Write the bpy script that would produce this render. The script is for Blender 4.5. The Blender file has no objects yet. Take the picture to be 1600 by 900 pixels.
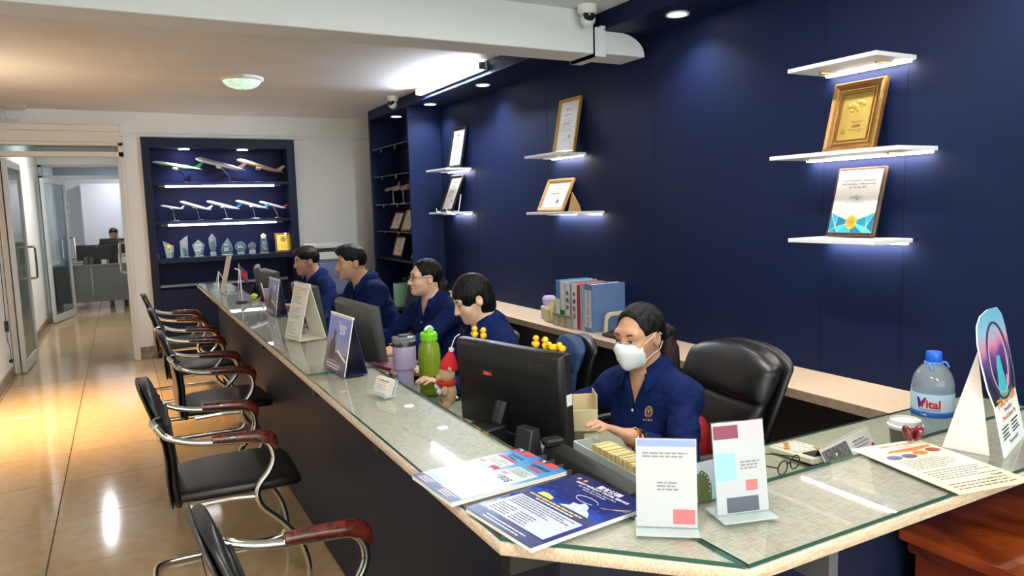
import bpy, bmesh, math, random
import numpy as np
from mathutils import Vector, Matrix, Euler

D = bpy.data
SC = bpy.context.scene
COL = SC.collection
random.seed(7)
PI = math.pi
EXPO, WORLD, LED, TUBE, DOWN, WARM, ADDED_BATTEN = 0.42, 5.6, 14.0, 185.0, 20.0, 330.0, 80.0
CABLED, CABSPOT, SHELFLED = 2.5, 20.0, 5.0

# ------------------------------------------------------------------ camera
CAM_H = 1.507
cam_d = D.cameras.new('camera')
cam = D.objects.new('camera', cam_d)
COL.objects.link(cam)
SC.camera = cam
cam_d.sensor_width = 36.0
cam_d.lens = 36.0 * 1136.0 / 1600.0
cam_d.clip_start = 0.05
_y = Vector((185 - 800, 340 - 450, 1136)).normalized()      # depth direction of the room in camera axes
_x = Vector((2933 - 800, 264 - 450, 1136)).normalized()     # cross direction of the room
_x = (_x - _y * _x.dot(_y)).normalized()
_z = _x.cross(_y)
if _z.y > 0:
    _z = -_z
# rows of R: world axes in camera coordinates (x right, y down, z forward)
right = Vector((_x.x, _y.x, _z.x))
down = Vector((_x.y, _y.y, _z.y))
fwd = Vector((_x.z, _y.z, _z.z))
_m = Matrix((right, -down, -fwd)).transposed().to_4x4()
_m.translation = Vector((0, 0, CAM_H))
cam.matrix_world = _m

# ------------------------------------------------------------------ view
vs = SC.view_settings
vs.view_transform = 'Standard'
vs.look = 'None'
vs.gamma = 1.0
vs.use_curve_mapping = False
vs.exposure = EXPO
SC.cycles.max_bounces = 8
SC.cycles.transparent_max_bounces = 16
SC.cycles.caustics_reflective = False
SC.cycles.caustics_refractive = False
SC.cycles.sample_clamp_indirect = 6.0

# ------------------------------------------------------------------ world: plain overcast daylight outside the assumed shop front
wd = D.worlds.new('daylight')
SC.world = wd
wd.use_nodes = True
bg = wd.node_tree.nodes['Background']
bg.inputs[0].default_value = (0.94, 0.965, 1.0, 1)
bg.inputs[1].default_value = WORLD


# ------------------------------------------------------------------ materials
def rgb(r, g, b):
    def f(c):
        c /= 255.0
        return c / 12.92 if c <= 0.04045 else ((c + 0.055) / 1.055) ** 2.4
    return (f(r), f(g), f(b), 1.0)


_mats = {}


def mat(name, col=(200, 200, 200), rough=0.5, metal=0.0, emit=None, estr=0.0, noise=None, bump=None,
        coat=0.0, sheen=0.0, spec=0.5, sub=0.0):
    """plain principled material; noise=(scale, amount[, stretch]) varies the colour, bump=(scale, strength)"""
    if name in _mats:
        return _mats[name]
    m = D.materials.new(name)
    m.use_nodes = True
    nt = m.node_tree
    p = nt.nodes['Principled BSDF']
    c = rgb(*col)
    p.inputs['Base Color'].default_value = c
    p.inputs['Roughness'].default_value = rough
    p.inputs['Metallic'].default_value = metal
    p.inputs['Specular IOR Level'].default_value = spec
    p.inputs['Coat Weight'].default_value = coat
    p.inputs['Coat Roughness'].default_value = 0.08
    p.inputs['Sheen Weight'].default_value = sheen
    if sub:
        p.inputs['Subsurface Weight'].default_value = sub
        p.inputs['Subsurface Radius'].default_value = (0.012, 0.005, 0.003)
        p.inputs['Subsurface Scale'].default_value = 0.5
    if emit:
        p.inputs['Emission Color'].default_value = rgb(*emit)
        p.inputs['Emission Strength'].default_value = estr
    if noise or bump:
        tc = nt.nodes.new('ShaderNodeTexCoord')
    if noise:
        n = nt.nodes.new('ShaderNodeTexNoise')
        n.inputs['Scale'].default_value = noise[0]
        n.inputs['Detail'].default_value = 5
        src = tc.outputs['Object']
        if len(noise) > 2:
            mp = nt.nodes.new('ShaderNodeMapping')
            mp.inputs['Scale'].default_value = noise[2]
            nt.links.new(src, mp.inputs[0])
            src = mp.outputs[0]
        nt.links.new(src, n.inputs['Vector'])
        r = nt.nodes.new('ShaderNodeMapRange')
        r.inputs[1].default_value = 0.3
        r.inputs[2].default_value = 0.7
        r.inputs[3].default_value = 1 - noise[1]
        r.inputs[4].default_value = 1 + noise[1]
        nt.links.new(n.outputs[0], r.inputs[0])
        mx = nt.nodes.new('ShaderNodeMix')
        mx.data_type = 'RGBA'
        mx.blend_type = 'MULTIPLY'
        mx.inputs[0].default_value = 1
        mx.inputs[6].default_value = c
        nt.links.new(r.outputs[0], mx.inputs[7])
        nt.links.new(mx.outputs[2], p.inputs['Base Color'])
    if bump:
        n2 = nt.nodes.new('ShaderNodeTexNoise')
        n2.inputs['Scale'].default_value = bump[0]
        n2.inputs['Detail'].default_value = 4
        src = tc.outputs['Object']
        if len(bump) > 2:
            mp = nt.nodes.new('ShaderNodeMapping')
            mp.inputs['Scale'].default_value = bump[2]
            nt.links.new(src, mp.inputs[0])
            src = mp.outputs[0]
        nt.links.new(src, n2.inputs['Vector'])
        b = nt.nodes.new('ShaderNodeBump')
        b.inputs['Strength'].default_value = bump[1]
        b.inputs['Distance'].default_value = bump[3] if len(bump) > 3 else 0.01
        nt.links.new(n2.outputs[0], b.inputs['Height'])
        nt.links.new(b.outputs[0], p.inputs['Normal'])
    _mats[name] = m
    return m


def glass(name, tint=(235, 245, 240), rough=0.02, ior=1.5, haze=None):
    """sheet glass or clear plastic: a see-through sheet with mirror reflections; haze=(colour, amount) frosts it"""
    if name in _mats:
        return _mats[name]
    m = D.materials.new(name)
    m.use_nodes = True
    nt = m.node_tree
    nt.nodes.remove(nt.nodes['Principled BSDF'])
    out = nt.nodes['Material Output']
    tr = nt.nodes.new('ShaderNodeBsdfTransparent')
    tr.inputs[0].default_value = rgb(*tint)
    gl = nt.nodes.new('ShaderNodeBsdfGlossy')
    gl.inputs['Roughness'].default_value = rough
    fr = nt.nodes.new('ShaderNodeFresnel')
    fr.inputs[0].default_value = ior
    base = tr.outputs[0]
    if haze:
        df = nt.nodes.new('ShaderNodeBsdfDiffuse')
        df.inputs[0].default_value = rgb(*haze[0])
        mh = nt.nodes.new('ShaderNodeMixShader')
        mh.inputs[0].default_value = haze[1]
        nt.links.new(tr.outputs[0], mh.inputs[1])
        nt.links.new(df.outputs[0], mh.inputs[2])
        base = mh.outputs[0]
    mx = nt.nodes.new('ShaderNodeMixShader')
    ge = nt.nodes.new('ShaderNodeNewGeometry')          # the far side of the sheet only lets light through
    one = nt.nodes.new('ShaderNodeMath')
    one.operation = 'SUBTRACT'
    one.inputs[0].default_value = 1.0
    nt.links.new(ge.outputs['Backfacing'], one.inputs[1])
    fm = nt.nodes.new('ShaderNodeMath')
    fm.operation = 'MULTIPLY'
    nt.links.new(fr.outputs[0], fm.inputs[0])
    nt.links.new(one.outputs[0], fm.inputs[1])
    nt.links.new(fm.outputs[0], mx.inputs[0])
    nt.links.new(base, mx.inputs[1])
    nt.links.new(gl.outputs[0], mx.inputs[2])
    nt.links.new(mx.outputs[0], out.inputs[0])
    _mats[name] = m
    return m


def ramp_mat(name, stops, axis='Y', lo=0.0, hi=1.0, rough=0.35, noise=0.0, nscale=8.0, coat=0.0):
    """flat print whose inks run from one colour to another along an axis of the object"""
    if name in _mats:
        return _mats[name]
    m = D.materials.new(name)
    m.use_nodes = True
    nt = m.node_tree
    p = nt.nodes['Principled BSDF']
    p.inputs['Roughness'].default_value = rough
    p.inputs['Coat Weight'].default_value = coat
    tc = nt.nodes.new('ShaderNodeTexCoord')
    sx = nt.nodes.new('ShaderNodeSeparateXYZ')
    nt.links.new(tc.outputs['Object'], sx.inputs[0])
    mr = nt.nodes.new('ShaderNodeMapRange')
    mr.inputs[1].default_value = lo
    mr.inputs[2].default_value = hi
    nt.links.new(sx.outputs[axis], mr.inputs[0])
    fac = mr.outputs[0]
    if noise:
        n = nt.nodes.new('ShaderNodeTexNoise')
        n.inputs['Scale'].default_value = nscale
        n.inputs['Detail'].default_value = 6
        nt.links.new(tc.outputs['Object'], n.inputs['Vector'])
        a = nt.nodes.new('ShaderNodeMath')
        a.operation = 'MULTIPLY_ADD'
        a.inputs[1].default_value = noise
        a.inputs[2].default_value = -noise * 0.5
        nt.links.new(n.outputs[0], a.inputs[0])
        b = nt.nodes.new('ShaderNodeMath')
        b.operation = 'ADD'
        nt.links.new(fac, b.inputs[0])
        nt.links.new(a.outputs[0], b.inputs[1])
        fac = b.outputs[0]
    cr = nt.nodes.new('ShaderNodeValToRGB')
    el = cr.color_ramp.elements
    while len(el) < len(stops):
        el.new(0.5)
    for e, (pos, c) in zip(el, stops):
        e.position = pos
        e.color = rgb(*c)
    nt.links.new(fac, cr.inputs[0])
    nt.links.new(cr.outputs[0], p.inputs['Base Color'])
    _mats[name] = m
    return m


def weave_mat(name, col, dark, rough=0.4, sc=420.0):
    """woven linen laminate: two crossed sets of broken threads"""
    if name in _mats:
        return _mats[name]
    m = D.materials.new(name)
    m.use_nodes = True
    nt = m.node_tree
    p = nt.nodes['Principled BSDF']
    p.inputs['Roughness'].default_value = rough
    tc = nt.nodes.new('ShaderNodeTexCoord')
    outs = []
    for s in ((sc, sc * 0.06, sc * .3), (sc * 0.06, sc, sc * .3)):
        mp = nt.nodes.new('ShaderNodeMapping')
        mp.inputs['Scale'].default_value = s
        nt.links.new(tc.outputs['Object'], mp.inputs[0])
        n = nt.nodes.new('ShaderNodeTexNoise')
        n.inputs['Scale'].default_value = 1.0
        n.inputs['Detail'].default_value = 3
        nt.links.new(mp.outputs[0], n.inputs['Vector'])
        outs.append(n.outputs[0])
    a = nt.nodes.new('ShaderNodeMath')
    a.operation = 'ADD'
    nt.links.new(outs[0], a.inputs[0])
    nt.links.new(outs[1], a.inputs[1])
    mr = nt.nodes.new('ShaderNodeMapRange')
    mr.inputs[1].default_value = 0.75
    mr.inputs[2].default_value = 1.2
    nt.links.new(a.outputs[0], mr.inputs[0])
    mx = nt.nodes.new('ShaderNodeMix')
    mx.data_type = 'RGBA'
    mx.inputs[6].default_value = rgb(*dark)
    mx.inputs[7].default_value = rgb(*col)
    nt.links.new(mr.outputs[0], mx.inputs[0])
    nt.links.new(mx.outputs[2], p.inputs['Base Color'])
    _mats[name] = m
    return m


def grain_mat(name, c1, c2, rough=0.3, scale=6.0, stretch=(1, 0.12, 1), coat=0.3, dist=4.0):
    """wood with flowing grain"""
    if name in _mats:
        return _mats[name]
    m = D.materials.new(name)
    m.use_nodes = True
    nt = m.node_tree
    p = nt.nodes['Principled BSDF']
    p.inputs['Roughness'].default_value = rough
    p.inputs['Coat Weight'].default_value = coat
    tc = nt.nodes.new('ShaderNodeTexCoord')
    mp = nt.nodes.new('ShaderNodeMapping')
    mp.inputs['Scale'].default_value = stretch
    nt.links.new(tc.outputs['Object'], mp.inputs[0])
    w = nt.nodes.new('ShaderNodeTexNoise')
    w.inputs['Scale'].default_value = scale
    w.inputs['Detail'].default_value = 6
    w.inputs['Distortion'].default_value = dist
    nt.links.new(mp.outputs[0], w.inputs['Vector'])
    cr = nt.nodes.new('ShaderNodeValToRGB')
    cr.color_ramp.elements[0].position = 0.36
    cr.color_ramp.elements[0].color = rgb(*c1)
    cr.color_ramp.elements[1].position = 0.62
    cr.color_ramp.elements[1].color = rgb(*c2)
    nt.links.new(w.outputs[0], cr.inputs[0])
    nt.links.new(cr.outputs[0], p.inputs['Base Color'])
    _mats[name] = m
    return m


# ------------------------------------------------------------------ mesh helpers
class MB:
    """collects shapes; build() links them as one mesh object"""

    def __init__(s):
        s.v, s.f = [], []

    def raw(s, vs, fs):
        o = len(s.v)
        s.v += [tuple(v) for v in vs]
        s.f += [tuple(i + o for i in f) for f in fs]
        return s

    def box(s, x0, x1, y0, y1, z0, z1, M=None):
        vs = [Vector((x, y, z)) for z in (z0, z1) for y in (y0, y1) for x in (x0, x1)]
        if M:
            vs = [M @ v for v in vs]
        return s.raw(vs, [(0, 2, 3, 1), (4, 5, 7, 6), (0, 1, 5, 4), (2, 6, 7, 3), (0, 4, 6, 2), (1, 3, 7, 5)])

    def cbox(s, c, d, M=None):
        T = Matrix.Translation(c)
        if M:
            T = T @ M
        return s.box(-d[0] / 2, d[0] / 2, -d[1] / 2, d[1] / 2, -d[2] / 2, d[2] / 2, T)

    def prism(s, poly, z0, z1, M=None):
        n = len(poly)
        vs = [Vector((p[0], p[1], z0)) for p in poly] + [Vector((p[0], p[1], z1)) for p in poly]
        if M:
            vs = [M @ v for v in vs]
        fs = [tuple(range(n - 1, -1, -1)), tuple(range(n, 2 * n))]
        fs += [(i, (i + 1) % n, n + (i + 1) % n, n + i) for i in range(n)]
        return s.raw(vs, fs)

    def lathe(s, prof, n=24, M=None, cap=True):
        vs, fs = [], []
        for r, z in prof:
            for i in range(n):
                a = 2 * PI * i / n
                v = Vector((r * math.cos(a), r * math.sin(a), z))
                vs.append(M @ v if M else v)
        for k in range(len(prof) - 1):
            for i in range(n):
                j = (i + 1) % n
                fs.append((k * n + i, k * n + j, (k + 1) * n + j, (k + 1) * n + i))
        if cap:
            if prof[0][0] > 1e-5:
                fs.append(tuple(range(n - 1, -1, -1)))
            if prof[-1][0] > 1e-5:
                fs.append(tuple((len(prof) - 1) * n + i for i in range(n)))
        return s.raw(vs, fs)

    def cyl(s, p0, p1, r0, r1=None, n=16):
        p0, p1 = Vector(p0), Vector(p1)
        r1 = r0 if r1 is None else r1
        d = p1 - p0
        q = Vector((0, 0, 1)).rotation_difference(d.normalized()).to_matrix().to_4x4()
        return s.lathe([(r0, 0), (r1, d.length)], n, Matrix.Translation(p0) @ q)

    def tube(s, path, r, n=8, closed=False, smooth=0, flat=None):
        pts = [Vector(p) for p in path]
        if smooth:
            pts = spline(pts, smooth, closed)
        m = len(pts)
        rs = r if isinstance(r, (list, tuple)) else [r] * m
        if len(rs) != m:
            rs = [rs[min(len(rs) - 1, int(i * (len(rs) - 1) / (m - 1) + .5))] for i in range(m)]
        vs, fs = [], []
        prev = None
        for i, p in enumerate(pts):
            a = pts[(i - 1) % m] if (closed or i > 0) else p
            b = pts[(i + 1) % m] if (closed or i < m - 1) else p
            t = (b - a).normalized()
            if prev is None:
                u = t.orthogonal().normalized()
                if flat:
                    u = (Vector(flat) - t * Vector(flat).dot(t)).normalized()
            else:
                u = (prev - t * prev.dot(t))
                u = u.normalized() if u.length > 1e-6 else t.orthogonal().normalized()
            prev = u
            w = t.cross(u)
            for k in range(n):
                an = 2 * PI * k / n
                vs.append(p + (u * math.cos(an) + w * math.sin(an)) * rs[i])
        for i in range(m if closed else m - 1):
            for k in range(n):
                j, l = (i + 1) % m, (k + 1) % n
                fs.append((i * n + k, i * n + l, j * n + l, j * n + k))
        if not closed:
            fs.append(tuple(range(n - 1, -1, -1)))
            fs.append(tuple((m - 1) * n + k for k in range(n)))
        return s.raw(vs, fs)

    def ball(s, c, r, n=16, M=None):
        r = (r, r, r) if not hasattr(r, '__len__') else r
        k = max(4, n // 2)
        T = Matrix.Translation(c)
        if M:
            T = T @ M
        vs = [T @ Vector((0, 0, -r[2]))]
        for j in range(1, k):
            a = -PI / 2 + PI * j / k
            for i in range(n):
                b = 2 * PI * i / n
                vs.append(T @ Vector((r[0] * math.cos(a) * math.cos(b), r[1] * math.cos(a) * math.sin(b), r[2] * math.sin(a))))
        vs.append(T @ Vector((0, 0, r[2])))
        fs = []
        for i in range(n):
            fs.append((0, 1 + (i + 1) % n, 1 + i))
        for j in range(k - 2):
            for i in range(n):
                a, b = 1 + j * n + i, 1 + j * n + (i + 1) % n
                fs.append((a, b, b + n, a + n))
        e = len(vs) - 1
        for i in range(n):
            fs.append((e, 1 + (k - 2) * n + i, 1 + (k - 2) * n + (i + 1) % n))
        return s.raw(vs, fs)

    def loft(s, rings, cap=True):
        n = len(rings[0])
        vs = [v for r in rings for v in r]
        fs = []
        for k in range(len(rings) - 1):
            for i in range(n):
                j = (i + 1) % n
                fs.append((k * n + i, k * n + j, (k + 1) * n + j, (k + 1) * n + i))
        if cap:
            fs.append(tuple(range(n - 1, -1, -1)))
            fs.append(tuple((len(rings) - 1) * n + i for i in range(n)))
        return s.raw(vs, fs)

    def build(s, name, m, parent=None, bevel=0.0, seg=1, smooth=35, data=None):
        me = D.meshes.new(name)
        me.from_pydata([tuple(v) for v in s.v], [], s.f)
        bm = bmesh.new()
        bm.from_mesh(me)
        bmesh.ops.recalc_face_normals(bm, faces=bm.faces)
        if bevel:
            es = [e for e in bm.edges if len(e.link_faces) == 2 and e.calc_face_angle(0) > 0.5]
            bmesh.ops.bevel(bm, geom=es, offset=bevel, segments=seg, profile=0.6, affect='EDGES', clamp_overlap=True)
        bm.to_mesh(me)
        bm.free()
        if smooth:
            me.shade_smooth()
            me.set_sharp_from_angle(angle=math.radians(smooth))
        if m:
            me.materials.append(m)
        return link(name, me, parent)


def spline(pts, sub, closed=False):
    out = []
    m = len(pts)
    rng = range(m if closed else m - 1)
    for i in rng:
        p1, p2 = pts[i], pts[(i + 1) % m]
        p0 = pts[(i - 1) % m] if (closed or i > 0) else p1 * 2 - p2
        p3 = pts[(i + 2) % m] if (closed or i < m - 2) else p2 * 2 - p1
        for k in range(sub):
            t = k / sub
            out.append(0.5 * ((2 * p1) + (p2 - p0) * t + (2 * p0 - 5 * p1 + 4 * p2 - p3) * t * t + (3 * p1 - p0 - 3 * p2 + p3) * t ** 3))
    if not closed:
        out.append(pts[-1].copy())
    return out


def link(name, data, parent=None):
    o = D.objects.new(name, data)
    COL.objects.link(o)
    if parent:
        o.parent = parent
    return o


def tag(o, label=None, cat=None, group=None, kind=None):
    if label:
        o['label'] = label
    if cat:
        o['category'] = cat
    if group:
        o['group'] = group
    if kind:
        o['kind'] = kind
    return o


def thing(name, label, cat, loc=(0, 0, 0), rz=0.0, group=None):
    o = link(name, None)
    o.empty_display_size = 0.1
    o.location = loc
    o.rotation_euler = (0, 0, rz)
    return tag(o, label, cat, group)


def struct(o):
    o['kind'] = 'structure'
    return o


def place(o, origin, u, v):
    """put a flat-built thing (local x, y, face z) at origin with its x along u and y along v"""
    u, v = Vector(u).normalized(), Vector(v).normalized()
    n = u.cross(v).normalized()
    v = n.cross(u)
    M = Matrix((u, v, n)).transposed().to_4x4()
    M.translation = Vector(origin)
    o.matrix_world = M
    return o


def dup(root, loc=None, rz=None):
    r = root.copy()
    COL.objects.link(r)
    if loc is not None:
        r.location = loc
    if rz is not None:
        r.rotation_euler = (0, 0, rz)
    for ch in list(root.children):
        c = ch.copy()
        COL.objects.link(c)
        c.parent = r
        for g in ch.children:
            d = g.copy()
            COL.objects.link(d)
            d.parent = c
    return r


_tcache = {}


def text(name, s, size, m, parent, loc=(0, 0, 0), align='CENTER', depth=0.0, rot=None, shear=0.0, sx=1.0, bold=0.0):
    """lettering as a mesh lying in the local x y plane"""
    cu = D.curves.new(name, 'FONT')
    cu.body = s
    cu.size = size
    cu.align_x = align
    cu.align_y = 'CENTER'
    cu.resolution_u = 2
    cu.shear = shear
    cu.extrude = depth
    cu.offset = bold
    t = D.objects.new(name, cu)
    COL.objects.link(t)
    dg = bpy.context.evaluated_depsgraph_get()
    me = D.meshes.new_from_object(t.evaluated_get(dg))
    D.objects.remove(t)
    D.curves.remove(cu)
    M = Matrix.Translation(loc)
    if rot is not None:
        M = M @ rot
    if sx != 1.0:
        M = M @ Matrix.Diagonal((sx, 1, 1, 1))
    me.transform(M)
    me.materials.clear()
    me.materials.append(m)
    me.name = name
    return link(name, me, parent)


def lines(name, m, parent, x0, x1, ys, h, z, seed=0, ragged=0.25, words=True):
    """rows of small print too fine to read: short bars for words"""
    rnd = random.Random(seed)
    b = MB()
    for y in ys:
        x = x0
        end = x1 - (x1 - x0) * ragged * rnd.random()
        while x < end:
            w = h * rnd.uniform(1.5, 5) if words else end - x
            b.raw([(x, y - h / 2, z), (min(x + w, end), y - h / 2, z), (min(x + w, end), y + h / 2, z), (x, y + h / 2, z)], [(0, 1, 2, 3)])
            x += w + h * 0.7
    return b.build(name, m, parent, smooth=0)


def quad(name, m, parent, x0, x1, y0, y1, z):
    return MB().raw([(x0, y0, z), (x1, y0, z), (x1, y1, z), (x0, y1, z)], [(0, 1, 2, 3)]).build(name, m, parent, smooth=0)


def poly(name, m, parent, pts, z):
    return MB().raw([(p[0], p[1], z) for p in pts], [tuple(range(len(pts)))]).build(name, m, parent, smooth=0)


def disc(cx, cy, rx, ry, n=24, a0=0.0, a1=2 * PI):
    full = abs(a1 - a0 - 2 * PI) < 1e-6
    return [(cx + rx * math.cos(a0 + (a1 - a0) * i / (n if full else n - 1)), cy + ry * math.sin(a0 + (a1 - a0) * i / (n if full else n - 1))) for i in range(n)]


def area(name, parent, loc, rot, size, power, col=(1, 1, 1), shape='RECTANGLE', size_y=None, spread=None):
    l = D.lights.new(name, 'AREA')
    l.shape = shape
    l.size = size
    if size_y:
        l.size_y = size_y
    l.energy = power
    l.color = col
    if spread:
        l.spread = spread
    o = link(name, l, parent)
    o.location = loc
    o.rotation_euler = rot
    return o


def spot(name, parent, loc, rot, power, col=(1, 1, 1), ang=100, blend=0.6, rad=0.03):
    l = D.lights.new(name, 'SPOT')
    l.energy = power
    l.color = col
    l.spot_size = math.radians(ang)
    l.spot_blend = blend
    l.shadow_soft_size = rad
    o = link(name, l, parent)
    o.location = loc
    o.rotation_euler = rot
    return o


# ================================================================== THE ROOM
XL, W, YF, YB, CE = -1.02, 2.84, 8.6, -2.6, 2.59      # left wall, navy wall, far wall, shop front, ceiling

M_white = mat('white_plaster', (240, 239, 236), 0.75, noise=(1.3, 0.04), bump=(30, 0.05))
M_ceil = mat('ceiling_paint', (219, 219, 219), 0.8, noise=(0.9, 0.06, (1, 2.2, 1)), bump=(4, 0.05))
M_beam = mat('beam_paint', (225, 226, 230), 0.6)
M_navy = mat('navy_panel', (18, 29, 63), 0.55, noise=(0.8, 0.05), spec=.14)
M_navy_d = mat('navy_laminate', (16, 23, 50), 0.5, spec=.25)
M_char = mat('charcoal_panel', (31, 35, 51), 0.55, noise=(2.0, 0.05), spec=.25)
M_alu = mat('white_aluminium', (206, 208, 208), 0.4)
M_cream = mat('cream_paint', (228, 221, 210), 0.55)
M_black = mat('black_plastic', (17, 17, 19), 0.42)
M_grey = mat('grey_plastic', (82, 84, 88), 0.45)
M_wplast = mat('white_plastic', (224, 224, 222), 0.4)
M_steel = mat('brushed_steel', (190, 190, 188), 0.28, metal=1.0)
M_chrome = mat('chrome', (214, 212, 208), 0.1, metal=1.0)
M_led = mat('led_light', (255, 255, 255), 0.5, emit=(255, 244, 226), estr=LED)
M_ledw = mat('cool_led_light', (255, 255, 255), 0.5, emit=(246, 248, 255), estr=LED)
M_dl = mat('downlight_glow', (255, 255, 255), 0.5, emit=(255, 250, 244), estr=14)
M_tube = mat('tube_glow', (255, 255, 255), 0.5, emit=(228, 242, 255), estr=TUBE)

# ---- floor: polished 60 cm porcelain tiles, each its own piece
def tile_mat():
    m = mat('polished_tile', (186, 166, 138), 0.09)
    nt = m.node_tree
    p = nt.nodes['Principled BSDF']
    tc = nt.nodes.new('ShaderNodeTexCoord')
    oi = nt.nodes.new('ShaderNodeObjectInfo')
    va = nt.nodes.new('ShaderNodeVectorMath')
    va.operation = 'ADD'
    nt.links.new(tc.outputs['Object'], va.inputs[0])
    nt.links.new(oi.outputs['Location'], va.inputs[1])
    n = nt.nodes.new('ShaderNodeTexNoise')
    n.inputs['Scale'].default_value = 14
    n.inputs['Detail'].default_value = 6
    nt.links.new(va.outputs[0], n.inputs['Vector'])
    cr = nt.nodes.new('ShaderNodeValToRGB')
    cr.color_ramp.elements[0].position = 0.3
    cr.color_ramp.elements[0].color = rgb(190, 160, 120)
    cr.color_ramp.elements[1].position = 0.7
    cr.color_ramp.elements[1].color = rgb(202, 172, 132)
    nt.links.new(n.outputs[0], cr.inputs[0])
    mx = nt.nodes.new('ShaderNodeMix')
    mx.data_type = 'RGBA'
    mx.blend_type = 'MULTIPLY'
    mx.inputs[0].default_value = 1
    mr = nt.nodes.new('ShaderNodeMapRange')
    mr.inputs[3].default_value = 0.94
    mr.inputs[4].default_value = 1.03
    nt.links.new(oi.outputs['Random'], mr.inputs[0])
    nt.links.new(cr.outputs[0], mx.inputs[6])
    nt.links.new(mr.outputs[0], mx.inputs[7])
    nt.links.new(mx.outputs[2], p.inputs['Base Color'])
    return m


M_tile = tile_mat()
floor = struct(MB().box(XL - .2, W + .2, YB, 17.2, -0.12, -0.006).build('floor', mat('tile_joint', (84, 70, 52), 0.8)))
_t = MB().box(-.2978, .2978, -.2978, .2978, -0.006, 0.0)
t0 = _t.build('tile', M_tile, floor, bevel=0.0012)
tile_me = t0.data
D.objects.remove(t0)
for i in range(-3, 6):
    for j in range(-5, 29):
        cx, cy = 0.21 + 0.6 * i - 0.3, 0.6 * j + 0.3
        if cx < XL - .3 or cx > W + .3 or cy > 16.9 or cy < YB:
            continue
        if cy > 9 and cx > 0.5:
            continue
        o = link('tile', tile_me, floor)
        o.location = (cx, cy, 0)

# ---- ceiling, beam and soffit
ceiling = struct(MB().box(XL - .2, W + .2, YB, 17.2, CE, CE + .12).build('ceiling', M_ceil))
beam = struct(MB().box(XL, 2.44, 3.5, 3.73, 2.355, CE).build('trim_1', M_beam, bevel=.004))
# boxed-in duct that carries the beam on under the soffit, with its clamp band
fl = MB().box(2.44, 2.515, 3.485, 3.745, 2.338, 2.50).box(2.44, 2.455, 3.48, 3.75, 2.338, 2.5).build('duct_collar', M_beam, beam, bevel=.003)
pf = [(2.515, 2.36), (2.80, 2.36)] + [(2.62 + .18 * math.cos(a), 2.37 + .115 * math.sin(a)) for a in [PI / 2 * k / 9 for k in range(10)]] + [(2.515, 2.485)]
RX = Matrix(((1, 0, 0, 0), (0, 0, -1, 0), (0, 1, 0, 0), (0, 0, 0, 1)))   # local z -> -y, so a prism stands up
MB().prism(pf, -3.73, -3.5, RX).build('duct_end', M_beam, beam)
MB().box(2.47, 2.515, 3.47, 3.5, 2.49, 2.505).build('duct_clip', M_wplast, beam)
soffit = struct(MB().box(2.5, W, YB, 7.92, 2.487, CE).build('trim_2', M_navy, bevel=.002))

# ---- walls
wl = MB().box(XL - .2, XL, YB, 17.2, 0, CE)
struct(wl.build('wall_left', M_white))
wr = struct(MB().box(W, W + .2, YB, 8.9, 0, CE).build('wall_right', M_navy))
for k, y in enumerate((1.88, 2.27, 3.47, 4.69, 5.91)):
    MB().box(W - .0012, W + .01, y, y + .0016, 0, 2.487).build('panel_seam', M_navy_d, wr)
far = MB()
far.box(0.10, 0.262, YF, YF + .35, 0, CE)            # white pier between door and cabinet
far.box(0.262, 1.818, YF, YF + .35, 2.33, CE)
far.box(1.818, W, YF, YF + .35, 0, CE)
far.box(0.262, 1.818, YF + .34, YF + .38, 0, 2.34)
far.box(XL, 0.10, YF, YF + .14, 2.42, CE)
wfar = struct(far.build('wall_far', M_white))
mold = MB().box(0.10, W, YF - .022, YF, 2.372, 2.402).box(0.10, W, YF - .012, YF, 2.338, 2.352)
struct(mold.build('trim_3', M_white, bevel=.003))
hb = MB().box(XL, 0.085, YF - .10, YF + .02, 2.375, 2.435).box(XL, 0.095, YF - .07, YF + .02, 2.27, 2.375).box(0.075, 0.1, YF - .11, YF + .02, 2.33, 2.44)
struct(hb.build('trim_4', M_cream, bevel=.003))
M_skirt = grain_mat('skirting_tile', (104, 84, 62), (150, 126, 98), 0.3, 5, (1, .6, 1), 0.2)
struct(MB().box(XL, XL + .014, YB, 8.45, 0, .10).build('baseboard_left', M_skirt))
struct(MB().box(XL, XL + .014, 9.5, 13.1, 0, .10).build('baseboard_corridor', M_skirt))
struct(MB().box(0.10, 0.262, YF - .014, YF, 0, .13).build('baseboard_far', M_skirt))
# corridor and the back office
struct(MB().box(0.14, 0.30, YF + .36, 13.1, 0, CE).build('wall_corridor', M_white))
bo = MB().box(XL - .1, 2.2, 16.2, 16.4, 0, CE).box(1.9, 2.05, 13.3, 16.2, 0, CE)
struct(bo.build('wall_office', mat('cool_white_paint', (204, 206, 216), 0.7)))
struct(MB().box(0.14, 2.0, 13.1, 13.28, 0, CE).build('wall_office_front', M_white))
struct(MB().box(XL, .14, 13.1, 13.28, 2.33, CE).build('wall_office_head', M_white))
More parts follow.
